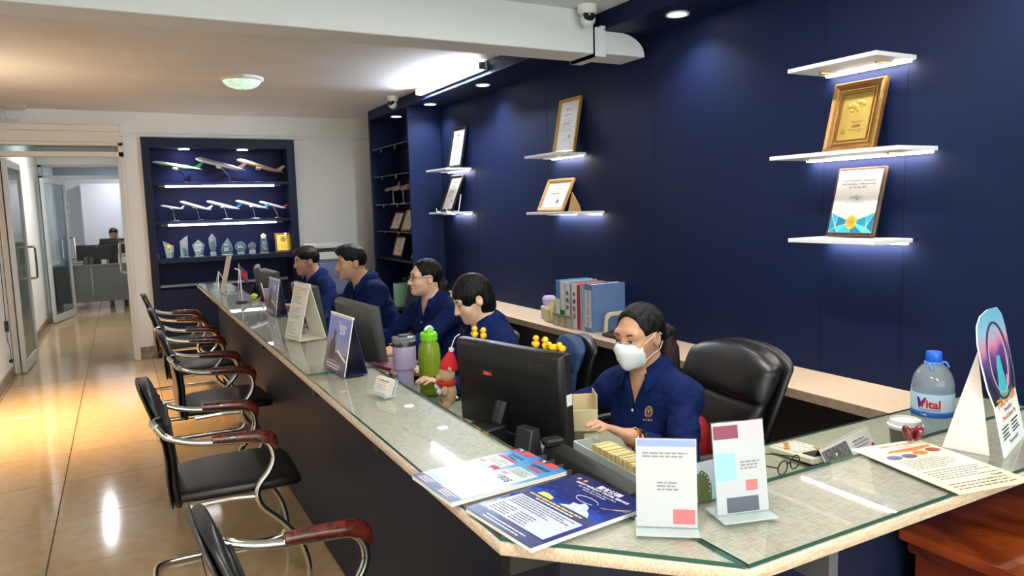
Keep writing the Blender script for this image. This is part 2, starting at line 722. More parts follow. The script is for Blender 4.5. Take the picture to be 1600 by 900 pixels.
# assumed glazed shop front behind the viewer, unseen, to let daylight in
sf = MB().box(XL - .2, W + .2, YB - .15, YB, 0, .25).box(XL - .2, W + .2, YB - .15, YB, 2.4, CE + .1)
struct(sf.build('wall_front', M_white))
wf = MB()
for x in (XL, -.08, .86, 1.80, W - .06):
    wf.box(x, x + .06, YB - .1, YB - .04, .25, 2.4)
wf.box(XL, W, YB - .1, YB - .04, 2.0, 2.06)
win = struct(wf.build('assumed_window_1', M_alu))
for x in (XL, -.08, .86, 1.80):
    MB().box(x + .06, x + .94, YB - .075, YB - .069, .25, 2.4).build('pane', glass('window_glass'), win)
pl = D.lights.new('daylight_portal', 'AREA')
pl.shape = 'RECTANGLE'
pl.size, pl.size_y = 3.8, 2.15
pl.cycles.is_portal = True
po = link('daylight_portal', pl)
po.location = ((XL + W) / 2, YB - .02, 1.33)
po.rotation_euler = (PI / 2, 0, 0)


# ---- glazed aluminium doors
M_dglass = glass('green_door_glass', (150, 178, 160), 0.08, 1.5, haze=((132, 152, 134), 0.72))
M_cglass = glass('clear_door_glass', (214, 224, 226), 0.03, 1.5)


def door_frame(name, x0, x1, y, zt, zh, cream):
    b = MB()
    m = M_cream if cream else M_alu
    b.box(x0, x0 + .05, y - .05, y + .05, 0, zh).box(x1 - .05, x1, y - .05, y + .05, 0, zh)
    b.box(x0, x1, y - .05, y + .05, zt, zt + .05).box(x0, x1, y - .05, y + .05, zh - .035, zh)
    f = struct(b.build(name, m, bevel=.003))
    MB().box(x0 + .05, x1 - .05, y - .004, y + .004, zt + .05, zh - .035).build('transom_pane', M_cglass, f)
    return f


def door_leaf(name, hinge, ang, w, hgt, gl, handle_side, hz=1.05):
    e = link(name, None)
    e['kind'] = 'structure'
    e.location = (hinge[0], hinge[1], 0)
    e.rotation_euler = (0, 0, ang)
    b = MB()
    t = .02
    b.box(0, .065, -t, t, .012, hgt).box(w - .065, w, -t, t, .012, hgt)
    b.box(.065, w - .065, -t, t, .012, .11).box(.065, w - .065, -t, t, hgt - .075, hgt)
    b.build('stile_frame', M_alu, e, bevel=.003)
    MB().box(.065, w - .065, -.004, .004, .11, hgt - .075).build('pane', gl, e)
    hx = w - .033
    for s in (-1, 1):
        pts = [(hx, s * t, hz - .17), (hx, s * (t + .055), hz - .165), (hx, s * (t + .065), hz - .12), (hx, s * (t + .065), hz + .12), (hx, s * (t + .055), hz + .165), (hx, s * t, hz + .17)]
        MB().tube(pts, .013, 10, smooth=4).build('pull_handle', M_chrome, e)
    return e


door_frame('door_1', XL + .005, 0.10, YF, 2.125, 2.27, True)
door_leaf('door_2', (-.93, 8.50), math.radians(88.5), .93, 2.10, M_dglass, 1)
door_leaf('door_3', (.055, 8.55), math.radians(89), .9, 2.10, M_dglass, 1)
door_frame('door_4', XL + .005, 0.14, 13.2, 2.12, 2.33, False)
door_leaf('door_5', (-.93, 12.36), math.radians(76), .93, 2.10, M_cglass, 1)

# ================================================================== LAMPS OF THE ROOM
def downlight(loc, label, power=DOWN, rad=.048, tilt=0.0):
    t = thing('downlight', label, 'downlight', loc, 0, 'recessed round downlights')
    MB().lathe([(rad, 0.0), (rad, -.004), (rad + .012, -.007), (rad + .014, -.003), (rad + .014, .0)], 28, cap=False).build('rim', M_wplast, t)
    MB().lathe([(0.0001, -.0035), (rad, -.0035), (rad, -.001)], 28).build('lens', M_dl, t)
    spot('lamp', t, (0, 0, -.02), (0, 0, 0), power, (1, .95, .88), 130, .8, .04)
    return t


downlight((2.66, 7.45, 2.486), 'round downlight in the top of the navy wall cabinet', DOWN * .4)
downlight((2.66, 6.50, 2.486), 'round downlight in navy soffit, just right of the navy wall cabinet')
downlight((2.66, 5.37, 2.486), 'round downlight in navy soffit below the bright tube lamp')
downlight((2.66, 3.05, 2.486), 'big round downlight in navy soffit right of the white duct end')
downlight((2.66, 1.3, 2.486), 'assumed round downlight in navy soffit above the right-hand wall shelves, out of the picture')  # assumed, unseen: carries on the row of soffit downlights
downlight((2.66, -.4, 2.486), 'assumed round downlight in navy soffit nearest the shop front, out of the picture')  # assumed and unseen, last of the row

# tube lamp on the soffit's face
tl = thing('tube_lamp', 'long bright fluorescent tube lamp along the navy soffit', 'lamp', (2.5, 5.62, 2.538))
MB().box(-.028, -.0015, -.66, .66, -.018, .048).build('housing', M_wplast, tl, bevel=.003)
MB().cyl((-.045, -.64, .012), (-.045, .64, .012), .021, n=14).build('tube', M_tube, tl)
for yy in (-.655, .655):
    MB().box(-.07, -.02, yy - .01, yy + .01, -.014, .04).build('end_cap', M_grey, tl, bevel=.003)

# shallow glass dome on the ceiling
dm = thing('ceiling_dome_lamp', 'shallow frosted glass dome lamp on the ceiling', 'lamp', (.95, 6.25, CE))
MB().lathe([(.165, -.001), (.172, -.012), (.160, -.026), (.145, -.03)], 36, cap=False).build('rim', mat('lamp_rim', (222, 220, 212), .5), dm)
M_dome = mat('dome_glass', (176, 206, 180), .25, emit=(200, 232, 206), estr=.6, noise=(18, .5))
MB().lathe([(.147, -.028), (.135, -.05), (.105, -.072), (.06, -.086), (.0001, -.09)], 36, cap=False).build('dome', M_dome, dm)
MB().lathe([(.012, -.088), (.013, -.096), (.006, -.102), (.007, -.11), (.0001, -.116)], 12).build('finial', M_steel, dm)

# assumed, unseen up-and-down wall lamp on the left wall, just outside the picture
sc = thing('assumed_wall_lamp', 'assumed unseen warm up and down wall lamp on the white left wall', 'lamp', (XL, 6.35, 1.65))
MB().box(.0015, .02, -.05, .05, -.08, .08).build('wall_plate', M_steel, sc, bevel=.004)
MB().lathe([(.052, -.11), (.055, -.11), (.055, .11), (.052, .11)], 24, Matrix.Translation((.08, 0, 0)), cap=False).build('shade', M_steel, sc)
MB().lathe([(.0001, -.085), (.05, -.085), (.05, .085), (.0001, .085)], 24, Matrix.Translation((.08, 0, 0)), cap=False).build('diffuser', mat('assumed_warm_glow', (255, 220, 170), .5, emit=(255, 196, 120), estr=6), sc)
spot('lamp_down', sc, (.08, 0, -.12), (0, math.radians(-16), 0), WARM, (1, .66, .30), 104, 1.0, .09)  # warm floor pool cast by the assumed lamp
spot('lamp_up', sc, (.08, 0, .12), (PI, 0, 0), WARM * .06, (1, .78, .52), 172, 1.0, .05)

# added, unseen ceiling battens that light the front half of the room
for k, (x, y) in enumerate(((.0, .6), (.55, -1.3), (1.75, 2.0))):
    t = thing('added_batten', ('added unseen ceiling batten lamp above the near end of the counter', 'added unseen ceiling batten lamp by the shop front', 'added unseen ceiling batten lamp above the first desk')[k], 'lamp', (x, y, CE))
    MB().box(-.04, .04, -.6, .6, -.045, -.001).build('housing', M_wplast, t, bevel=.004)
    MB().box(-.03, .03, -.58, .58, -.062, -.0455).build('diffuser', mat('added_batten_glow', (255, 255, 255), .5, emit=(255, 250, 242), estr=9), t, bevel=.004)
    area('lamp', t, (0, 0, -.068), (0, 0, 0), .08, ADDED_BATTEN * (.28, .5, .24)[k], (1, .965, .92), 'RECTANGLE', 1.15)
# more battens added out of view to light the corridor and back office
for x, y, pw, lb in ((.3, 5.0, ADDED_BATTEN * .42, 'added ceiling batten lamp behind the white beam'), (-.4, 10.9, ADDED_BATTEN * .2, 'added unseen ceiling batten lamp in the corridor'), (.2, 14.9, ADDED_BATTEN * .3, 'added unseen ceiling batten lamp in the back office')):
    if y < 6:
        continue
    t = thing('added_batten', lb, 'lamp', (x, y, CE))
    MB().box(-.04, .04, -.6, .6, -.045, -.001).build('housing', M_wplast, t, bevel=.004)
    MB().box(-.03, .03, -.58, .58, -.062, -.0455).build('diffuser', _mats['added_batten_glow'], t, bevel=.004)
    area('lamp', t, (0, 0, -.068), (0, 0, 0), .08, pw, (.95, .98, 1), 'RECTANGLE', 1.15)


# security cameras
def cctv(loc, rz, label, s=1.0):
    t = thing('security_camera', label, 'camera', loc, rz)
    t.scale = (s, s, s)
    MB().lathe([(.0001, -.001), (.056, -.001), (.056, -.03), (.05, -.042), (.044, -.05), (.0001, -.05)], 28).build('mount', M_wplast, t)
    MB().ball((0, -.006, -.078), .043, 24).build('eyeball', M_wplast, t)
    q = Matrix.Translation((0, -.006, -.078)) @ Euler((math.radians(62), 0, 0)).to_matrix().to_4x4()
    MB().lathe([(.033, .0), (.033, .036), (.029, .042), (.0001, .042)], 24, q @ Euler((0, 0, 0)).to_matrix().to_4x4()).build('lens', mat('lens_black', (8, 8, 10), .15), t)
    return t


cctv((2.345, 3.42, CE), math.radians(-18), 'white dome security camera above the white duct collar', .98)
cctv((2.40, 6.80, CE), math.radians(-50), 'small white security camera over the navy wall cabinet', .98)
sm = thing('smoke_detector', 'flat white detector on the ceiling by the glass door', 'detector', (-.80, 8.42, CE))
MB().lathe([(.0001, -.001), (.115, -.001), (.115, -.02), (.09, -.034), (.0001, -.038)], 28).build('body', mat('pinkish_plastic', (200, 190, 190), .5), sm)
cw = MB()
for k in range(2):
    cw.tube([(-.06 - .03 * k, .07, -.03), (-.085 - .03 * k, .1, -.07), (-.07 - .03 * k, .15, -.11), (-.02 - .03 * k, .16, -.12), (.02, .16, -.115)], .006, 6, smooth=4)
cw.build('cable', M_wplast, sm)

# ================================================================== RECEPTION COUNTER
CT = 0.92                                   # top of the glass on the counter
M_linen = weave_mat('linen_laminate', (207, 200, 187), (158, 150, 138), 0.42, 520)
M_linen_e = weave_mat('linen_edge', (212, 188, 164), (176, 152, 130), 0.5, 520)
M_sheet = glass('counter_glass', (250, 252, 250), 0.015, 1.52)
M_gedge = mat('glass_edge', (40, 78, 66), 0.15)


def two_mat_sides(o, m2):
    o.data.materials.append(m2)
    for p in o.data.polygons:
        if abs(p.normal.z) < 0.5:
            p.material_index = 1


cn = thing('reception_counter', 'long navy reception counter with linen laminate top under glass', 'counter')
outer = [(.555, 6.83), (.555, 1.11), (.855, .81), (W - .006, .81), (W - .006, 1.06), (.812, 1.06), (.812, 6.83)]
top = MB().prism(outer, .887, .9115).build('countertop', M_linen, cn, bevel=.0015)
two_mat_sides(top, M_linen_e)
e = .004
for pts in ([(.555 + e, 6.82), (.555 + e, 4.74), (.81, 4.74), (.81, 6.82)],
            [(.555 + e, 4.735), (.555 + e, 2.653), (.81, 2.653), (.81, 4.735)],
            [(.555 + e, 2.648), (.555 + e, 1.11 + e), (.852, .81 + e * 1.5), (.852, 1.058), (.81, 1.06), (.81, 2.648)],
            [(.857, .81 + e), (W - .01, .81 + e), (W - .01, 1.058), (.857, 1.058)]):
    g = MB().prism(pts, .912, CT).build('glass_sheet', M_sheet, cn)
    two_mat_sides(g, M_gedge)
MB().box(.71, .73, 1.17, 6.80, .012, .887).build('front_panel', M_char, cn, bevel=.002)
MB().prism([(.71, 1.165), (.93, .95), (.945, .965), (.725, 1.18)], .012, .887).build('corner_panel', M_char, cn, bevel=.002)
MB().box(.935, W - .006, .95, .968, .012, .887).build('end_panel', M_navy_d, cn, bevel=.002)
MB().box(.725, .80, 6.79, 6.81, .012, .887).build('far_panel', M_char, cn)
MB().box(.735, .812, 1.2, 6.79, .66, .68).build('inner_shelf', M_navy_d, cn)
for y in (1.13, 1.9, 2.63, 3.72, 4.80, 5.9):
    MB().box(.575, .71, y - .02, y + .02, .842, .8868).build('bracket', M_black, cn, bevel=.002)
for x in (.86, 1.1):
    MB().box(x - .012, x + .012, .84, .95 + (.09 if x < .9 else 0), .80, .8868).build('bracket', M_grey, cn, bevel=.002)

# ---- desks behind the counter
M_desk = mat('desk_laminate', (176, 176, 156), 0.35, noise=(60, .06, (1, .1, 1)))
M_dpanel = mat('desk_panel', (30, 34, 50), 0.5)
DZ = .745


def desk(label, x0, x1, y0, y1, zt=DZ, gl=True, legs_x=True):
    t = thing('staff_desk', label, 'desk', ((x0 + x1) / 2, (y0 + y1) / 2, 0), 0)
    a, b = (x1 - x0) / 2, (y1 - y0) / 2
    MB().box(-a, a, -b, b, zt - .031, zt - .0065).build('desk_top', M_desk, t, bevel=.002)
    g = MB().box(-a + .003, a - .003, -b + .003, b - .003, zt - .006, zt).build('glass_sheet', M_sheet, t)
    two_mat_sides(g, M_gedge)
    for s in (-1, 1):
        if legs_x:
            MB().box(-a + .02, a - .05, s * (b - .03) - .01, s * (b - .03) + .01, 0.001, zt - .031).build('side_panel', M_dpanel, t)
        else:
            MB().box(s * (a - .03) - .01, s * (a - .03) + .01, -b + .02, b - .05, 0.001, zt - .031).build('side_panel', M_dpanel, t)
    return t


desk('pale glass topped return desk joining the near end of the counter', 1.42, W - .01, 1.072, 1.585, DZ, True, False)
desk('pale glass topped desk under the large black monitor', .818, 1.415, 1.072, 2.62)
desk('pale glass topped desk of the woman with the eyeglasses', .818, 1.235, 2.625, 3.95)
desk('pale glass topped desk of the two men in blue shirts', .818, 1.235, 3.955, 6.76)

# ---- long low worktop along the navy wall
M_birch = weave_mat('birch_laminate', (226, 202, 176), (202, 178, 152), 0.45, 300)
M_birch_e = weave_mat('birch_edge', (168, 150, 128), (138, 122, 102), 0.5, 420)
cz = thing('wall_worktop', 'long pale wood worktop running along the navy wall', 'worktop')
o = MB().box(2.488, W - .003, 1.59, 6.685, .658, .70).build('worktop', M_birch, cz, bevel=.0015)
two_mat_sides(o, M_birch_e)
for y in (1.62, 2.85, 4.1, 5.35, 6.66):
    MB().box(2.52, W - .003, y - .01, y + .01, .001, .658).build('support_panel', M_dpanel, cz)
MB().box(2.80, W - .003, 1.63, 6.65, .001, .658).build('back_panel', M_dpanel, cz)

# ---- glossy wooden chest in the near right corner
M_rose = grain_mat('lacquered_rosewood', (100, 36, 12), (166, 76, 26), 0.16, 3.2, (1, .35, 1), 0.8, 2.5)
M_rose_d = grain_mat('dark_rosewood', (64, 18, 8), (120, 44, 18), 0.18, 4, (.4, 1, 1), 0.8, 2.0)
ch = thing('wooden_chest', 'glossy red brown wooden chest standing against the counter end', 'chest', (2.02, .40, 0))
MB().box(-.60, .60, -.45, .53, .775, .80).build('chest_top', M_rose, ch, bevel=.006, seg=2)
MB().box(-.585, .585, -.435, .52, .745, .775).build('moulding', M_rose_d, ch, bevel=.01, seg=2)
MB().box(-.572, .572, -.425, .51, .06, .745).build('body', M_rose, ch, bevel=.004)
MB().box(-.585, .585, -.435, .52, .001, .07).build('plinth', M_rose_d, ch, bevel=.006)
for s in (-1, 1):
    MB().box(-.5767, -.571, s * .23 - .19 + .04, s * .23 + .19 + .04, .14, .68).build('side_inset', M_rose_d, ch, bevel=.004)

# ================================================================== NAVY DISPLAY CABINET ON THE FAR WALL
M_cabin = mat('cabinet_navy', (14, 22, 66), 0.5, spec=.2)
dc = thing('display_cabinet', 'navy built-in display cabinet of model planes and crystal awards', 'cabinet', (1.04, YF, 0))
CX0, CX1 = -.778, .778
fb = MB()
fb.box(CX0, CX0 + .075, -.05, .33, .002, 2.33).box(CX1 - .085, CX1, -.05, .33, .002, 2.33).box(CX0 + .075, CX1 - .085, -.05, .33, 2.225, 2.33)
fb.build('carcass', M_navy_d, dc, bevel=.002)
MB().box(CX0 + .075, CX1 - .085, .30, .33, .75, 2.225).build('back_panel', M_cabin, dc)
SH = [1.865, 1.455, 1.055]
for k, z in enumerate(SH):
    MB().box(CX0 + .0755, CX1 - .0855, -.03 if k < 2 else -.05, .30, z - (.035 if k < 2 else .05), z).build('shelf', M_navy_d, dc, bevel=.002)
MB().box(CX0 + .0755, CX1 - .0855, -.045, .30, .69, .72).build('shelf', M_navy_d, dc)
MB().box(CX0 + .0755, CX1 - .0855, -.035, -.015, .03, .69).build('lower_door', M_navy_d, dc)
MB().box(-.004, .004, -.0365, -.03, .05, .67).build('door_gap', M_black, dc)
for k, z in enumerate((1.83, 1.42)):
    MB().cyl((-.58, -.045, z - .011), (.53, -.045, z - .011), .0095, n=10).build('led_tube', M_ledw, dc)
    for x0, x1 in ((-.645, -.58), (.53, .60)):
        MB().cyl((x0, -.045, z - .011), (x1, -.045, z - .011), .009, n=8).build('tube_cap', M_grey, dc)
    area('lamp', dc, (-.02, -.045, z - .026), (0, 0, 0), 1.1, CABLED, (.93, .96, 1), 'RECTANGLE', .02)
for x in (-.36, .24):
    MB().lathe([(.0001, 2.2235), (.05, 2.2235), (.056, 2.219), (.0001, 2.217)], 20, Matrix.Translation((x, .10, 0))).build('downlight', M_dl, dc)
    spot('lamp', dc, (x, .10, 2.20), (0, 0, 0), CABSPOT, (.95, .96, 1), 120, .8, .03)

# ================================================================== NAVY SHELF UNIT ON THE RIGHT
su = thing('shelf_unit', 'tall navy shelf unit of framed certificates beside the far wall', 'cabinet', (2.67, 7.305, 0))
a, b0, b1 = .167, -.615, .615
MB().box(-.17, a, b0, b0 + .03, .002, 2.486).build('side_panel', M_navy, su, bevel=.002)
MB().box(-.17, a, b1 - .03, b1, .002, 2.486).build('side_panel', M_navy, su, bevel=.002)
MB().box(a - .015, a, b0 + .03, b1 - .03, .002, 2.486).build('back_panel', M_navy_d, su)
M_shelfglass = glass('shelf_glass', (150, 170, 176), .05, 1.5, haze=((46, 60, 76), .4))
UZ = [2.17, 1.87, 1.57, 1.285]
for z in UZ:
    MB().box(-.155, a - .016, b0 + .031, b1 - .031, z - .010, z).build('glass_shelf', M_shelfglass, su)
    for y in (-.45, .0, .45):
        MB().box(-.10, -.088, y - .006, y + .006, z - .035, z - .0105).build('shelf_clip', M_steel, su)
MB().box(-.155, a - .016, b0 + .031, b1 - .031, .975, .995).build('shelf', M_navy_d, su)
MB().box(-.155, a - .016, b0 + .031, b1 - .031, .46, .48).build('shelf', M_navy_d, su)

# ================================================================== VISITOR CHAIRS
M_leather = mat('black_leatherette', (20, 20, 22), 0.36, bump=(90, .04))
M_wood_arm = grain_mat('burl_armrest', (46, 12, 8), (104, 36, 24), 0.22, 22, (1, 1, 1), .6, 1.5)
M_edge = mat('chair_back_edge', (52, 46, 42), .4)


def visitor_chair():
    t = thing('visitor_chair', 'x', 'chair')
    prof = [(-.236, .752), (-.203, .708), (-.124, .676), (-.025, .66), (.066, .652), (.125, .643), (.156, .612), (.163, .56), (.142, .513), (.108, .474), (.094, .432), (.112, .376), (.176, .309), (.233, .229), (.262, .155), (.272, .083), (.262, .035), (.225, .0135), (.1, .0125), (-.2, .0125)]
    # one bent chrome tube: arm, curl, S bend, floor runner, rear bar and back up the other side
    path = [(x, -.262, z) for x, z in prof]
    path += [(-.262, -.245, .0125), (-.282, -.20, .0125), (-.285, 0, .0125), (-.282, .20, .0125), (-.262, .245, .0125)]
    path += [(x, .262, z) for x, z in reversed(prof)]
    MB().tube(path, .0125, 12, smooth=3).build('tube_frame', M_chrome, t)
    MB().tube([(-.236, -.262, .752), (-.245, -.24, .765), (-.222, -.19, .76)], .0125, 10, smooth=4).build('back_bracket', M_chrome, t)
    MB().tube([(-.236, .262, .752), (-.245, .24, .765), (-.222, .19, .76)], .0125, 10, smooth=4).build('back_bracket', M_chrome, t)
    for s in (-1, 1):
        # wooden arm pad, thick and rounded at the front
        rings = []
        for x, zc, w, hh in ((-.052, .668, .013, .010), (-.05, .6735, .019, .017), (.0, .671, .021, .019), (.06, .667, .022, .021), (.12, .660, .022, .024), (.152, .648, .021, .026), (.172, .628, .018, .024), (.180, .608, .012, .015)):
            ring = [Vector((x + (hh * .3 * math.sin(an) if x > .11 else 0), s * .262 + w * math.cos(an) * (1 if abs(math.cos(an)) < .8 else .96), zc + hh * math.sin(an))) for an in [2 * PI * k / 14 for k in range(14)]]
            rings.append(ring)
        MB().loft(rings).build('arm_pad', M_wood_arm, t)
        MB().tube([(.096, s * .262, .425), (.0, s * .235, .424), (-.14, s * .225, .418)], .011, 8, smooth=3).build('seat_rail', M_chrome, t)
    # seat cushion
    rings = []
    for x, hw, zt, th in ((-.175, .17, .452, .03), (-.17, .195, .465, .046), (-.10, .212, .474, .056), (.08, .226, .476, .058), (.20, .226, .474, .056), (.255, .208, .462, .05), (.277, .18, .446, .03), (.28, .15, .436, .012)):
        ring = []
        for k in range(20):
            an = 2 * PI * k / 20
            c, s_ = math.cos(an), math.sin(an)
            ring.append(Vector((x, hw * math.copysign(abs(c) ** .35, c), zt - th / 2 + th / 2 * math.copysign(abs(s_) ** .5, s_))))
        rings.append(ring)
    MB().loft(rings).build('seat', M_leather, t, smooth=60)
    # backrest: a tall bent slab, rounded at the top, padded in front
    pz = [(.395, -.178, .13), (.40, -.178, .165), (.43, -.182, .185), (.50, -.188, .20), (.58, -.186, .207), (.66, -.193, .208), (.70, -.203, .206), (.74, -.218, .20), (.80, -.238, .186), (.845, -.254, .158), (.868, -.263, .115), (.876, -.267, .06)]
    for nm, dx0, th, m_, gr in (('backrest', .0, .030, M_leather, 1.0), ('back_shell', -.022, .012, M_edge, .985)):
        rings = []
        for z, x, hw in pz:
            ring = []
            for k in range(20):
                an = 2 * PI * k / 20
                c, s_ = math.cos(an), math.sin(an)
                ring.append(Vector((x + dx0 + th / 2 * math.copysign(abs(s_) ** .6, s_), gr * hw * math.copysign(abs(c) ** .45, c), z)))
            rings.append(ring)
        MB().loft(rings).build(nm, m_, t, smooth=60)
    MB().box(-.19, -.176, -.18, .18, .722, .732, Matrix.Translation((-.012, 0, 0))).build('stitch_band', M_leather, t, bevel=.004)
    return t


vc = visitor_chair()
CHL = ['black leather chrome armchair farthest along the counter, by the display cabinet',
       'black leather chrome armchair second from the display cabinet',
       'black leather chrome armchair in the middle of the row at the counter',
       'black leather chrome armchair whose whole seat shows beside the counter',
       'nearest black leather chrome armchair, cut off by the bottom of the picture']
for k, (x, y, r) in enumerate(((.40, 6.68, 0), (.415, 5.56, -2), (.418, 4.42, 1), (.302, 3.12, -1.5), (.372, 1.605, 2))):
    c = vc if k == 0 else dup(vc)
    c.location = (x, y, 0)
    c.rotation_euler = (0, 0, math.radians(r))
    tag(c, CHL[k], 'chair', 'chrome visitor armchairs in a row along the counter')


# ================================================================== STAFF CHAIRS
def star_base(t, z=.36):
    MB().cyl((0, 0, .06), (0, 0, z + .04), .028, n=14).build('gas_column', M_black, t)
    b = MB()
    for k in range(5):
        a = 2 * PI * k / 5 + .3
        c, s = math.cos(a), math.sin(a)
        b.tube([(0, 0, .10), (.15 * c, .15 * s, .09), (.28 * c, .28 * s, .065)], [.026, .022, .016], 8)
    b.build('star_base', M_black, t)
    for k in range(5):
        a = 2 * PI * k / 5 + .3
        c, s = math.cos(a), math.sin(a)
        MB().cyl((.28 * c - .02 * s, .28 * s + .02 * c, .03), (.28 * c + .02 * s, .28 * s - .02 * c, .03), .0285, n=14).build('castor', M_black, t)


def exec_chair(label, loc, rz, m, top=.98, hw=.245, col_m=None, plump=1.0, tilt=.16):
    """padded swivel chair; faces local +y"""
    t = thing('swivel_chair', label, 'chair', loc, rz)
    star_base(t)
    rings = []
    for y, w, zt, th in ((-.24, .2, .44, .05), (-.22, .235, .465, .09), (0, .25, .475, .11), (.18, .25, .472, .10), (.25, .235, .45, .08), (.275, .2, .43, .03)):
        rings.append([Vector((w * math.copysign(abs(math.cos(a)) ** .4, math.cos(a)), y, zt - th / 2 + th / 2 * math.copysign(abs(math.sin(a)) ** .6, math.sin(a)))) for a in [2 * PI * k / 24 for k in range(24)]])
    MB().loft(rings).build('seat', m, t, smooth=60)
    # back: two stacked cushions on a shell
    z0 = .50
    zs = np.linspace(0, 1, 51)
    for nm, off, th, mm, grow in (('backrest', .035, .11 * plump, m, 1.0), ('back_shell', -.03, .04, col_m or M_black, .99)):
        rings = []
        for q in zs:
            z = z0 + q * (top - z0)
            y = -.235 - tilt * (z - z0) + .03 * math.sin(q * PI)
            w = hw * (.86 + .2 * math.sin(min(1, q * 1.25) * PI * .62))
            if q > .86:
                w *= math.sqrt(max(.03, 1 - ((q - .86) / .15) ** 2))
            if q < .08:
                w *= .86 + q * 1.7
            thk = th
            if nm == 'backrest':
                puff = .5 + .45 * abs(math.sin(q * PI / .64)) ** .5 if q < .64 else .5 + .55 * abs(math.sin((q - .64) * PI / .40)) ** .5
                thk = th * puff
            rings.append([Vector((w * math.copysign(abs(math.cos(a)) ** .5, math.cos(a)), y + off * (1 if nm == 'backrest' else 1) + thk / 2 * math.copysign(abs(math.sin(a)) ** .7, math.sin(a)), z)) for a in [2 * PI * k / 28 for k in range(28)]])
        MB().loft(rings).build(nm, mm, t, smooth=70)
    for s in (-1, 1):
        MB().tube([(s * .245, -.20, .46), (s * .28, -.19, .56), (s * .285, -.10, .655), (s * .28, .12, .66), (s * .275, .20, .60), (s * .25, .20, .45)], .017, 8, smooth=4).build('armrest', M_black, t)
    return t


M_lea2 = mat('black_leather', (11, 11, 13), 0.36, bump=(35, .10))
M_bluefab = mat('blue_fabric', (26, 58, 104), .7, bump=(200, .1))
M_gryfab = mat('dark_grey_mesh', (52, 52, 56), .8, bump=(200, .15))

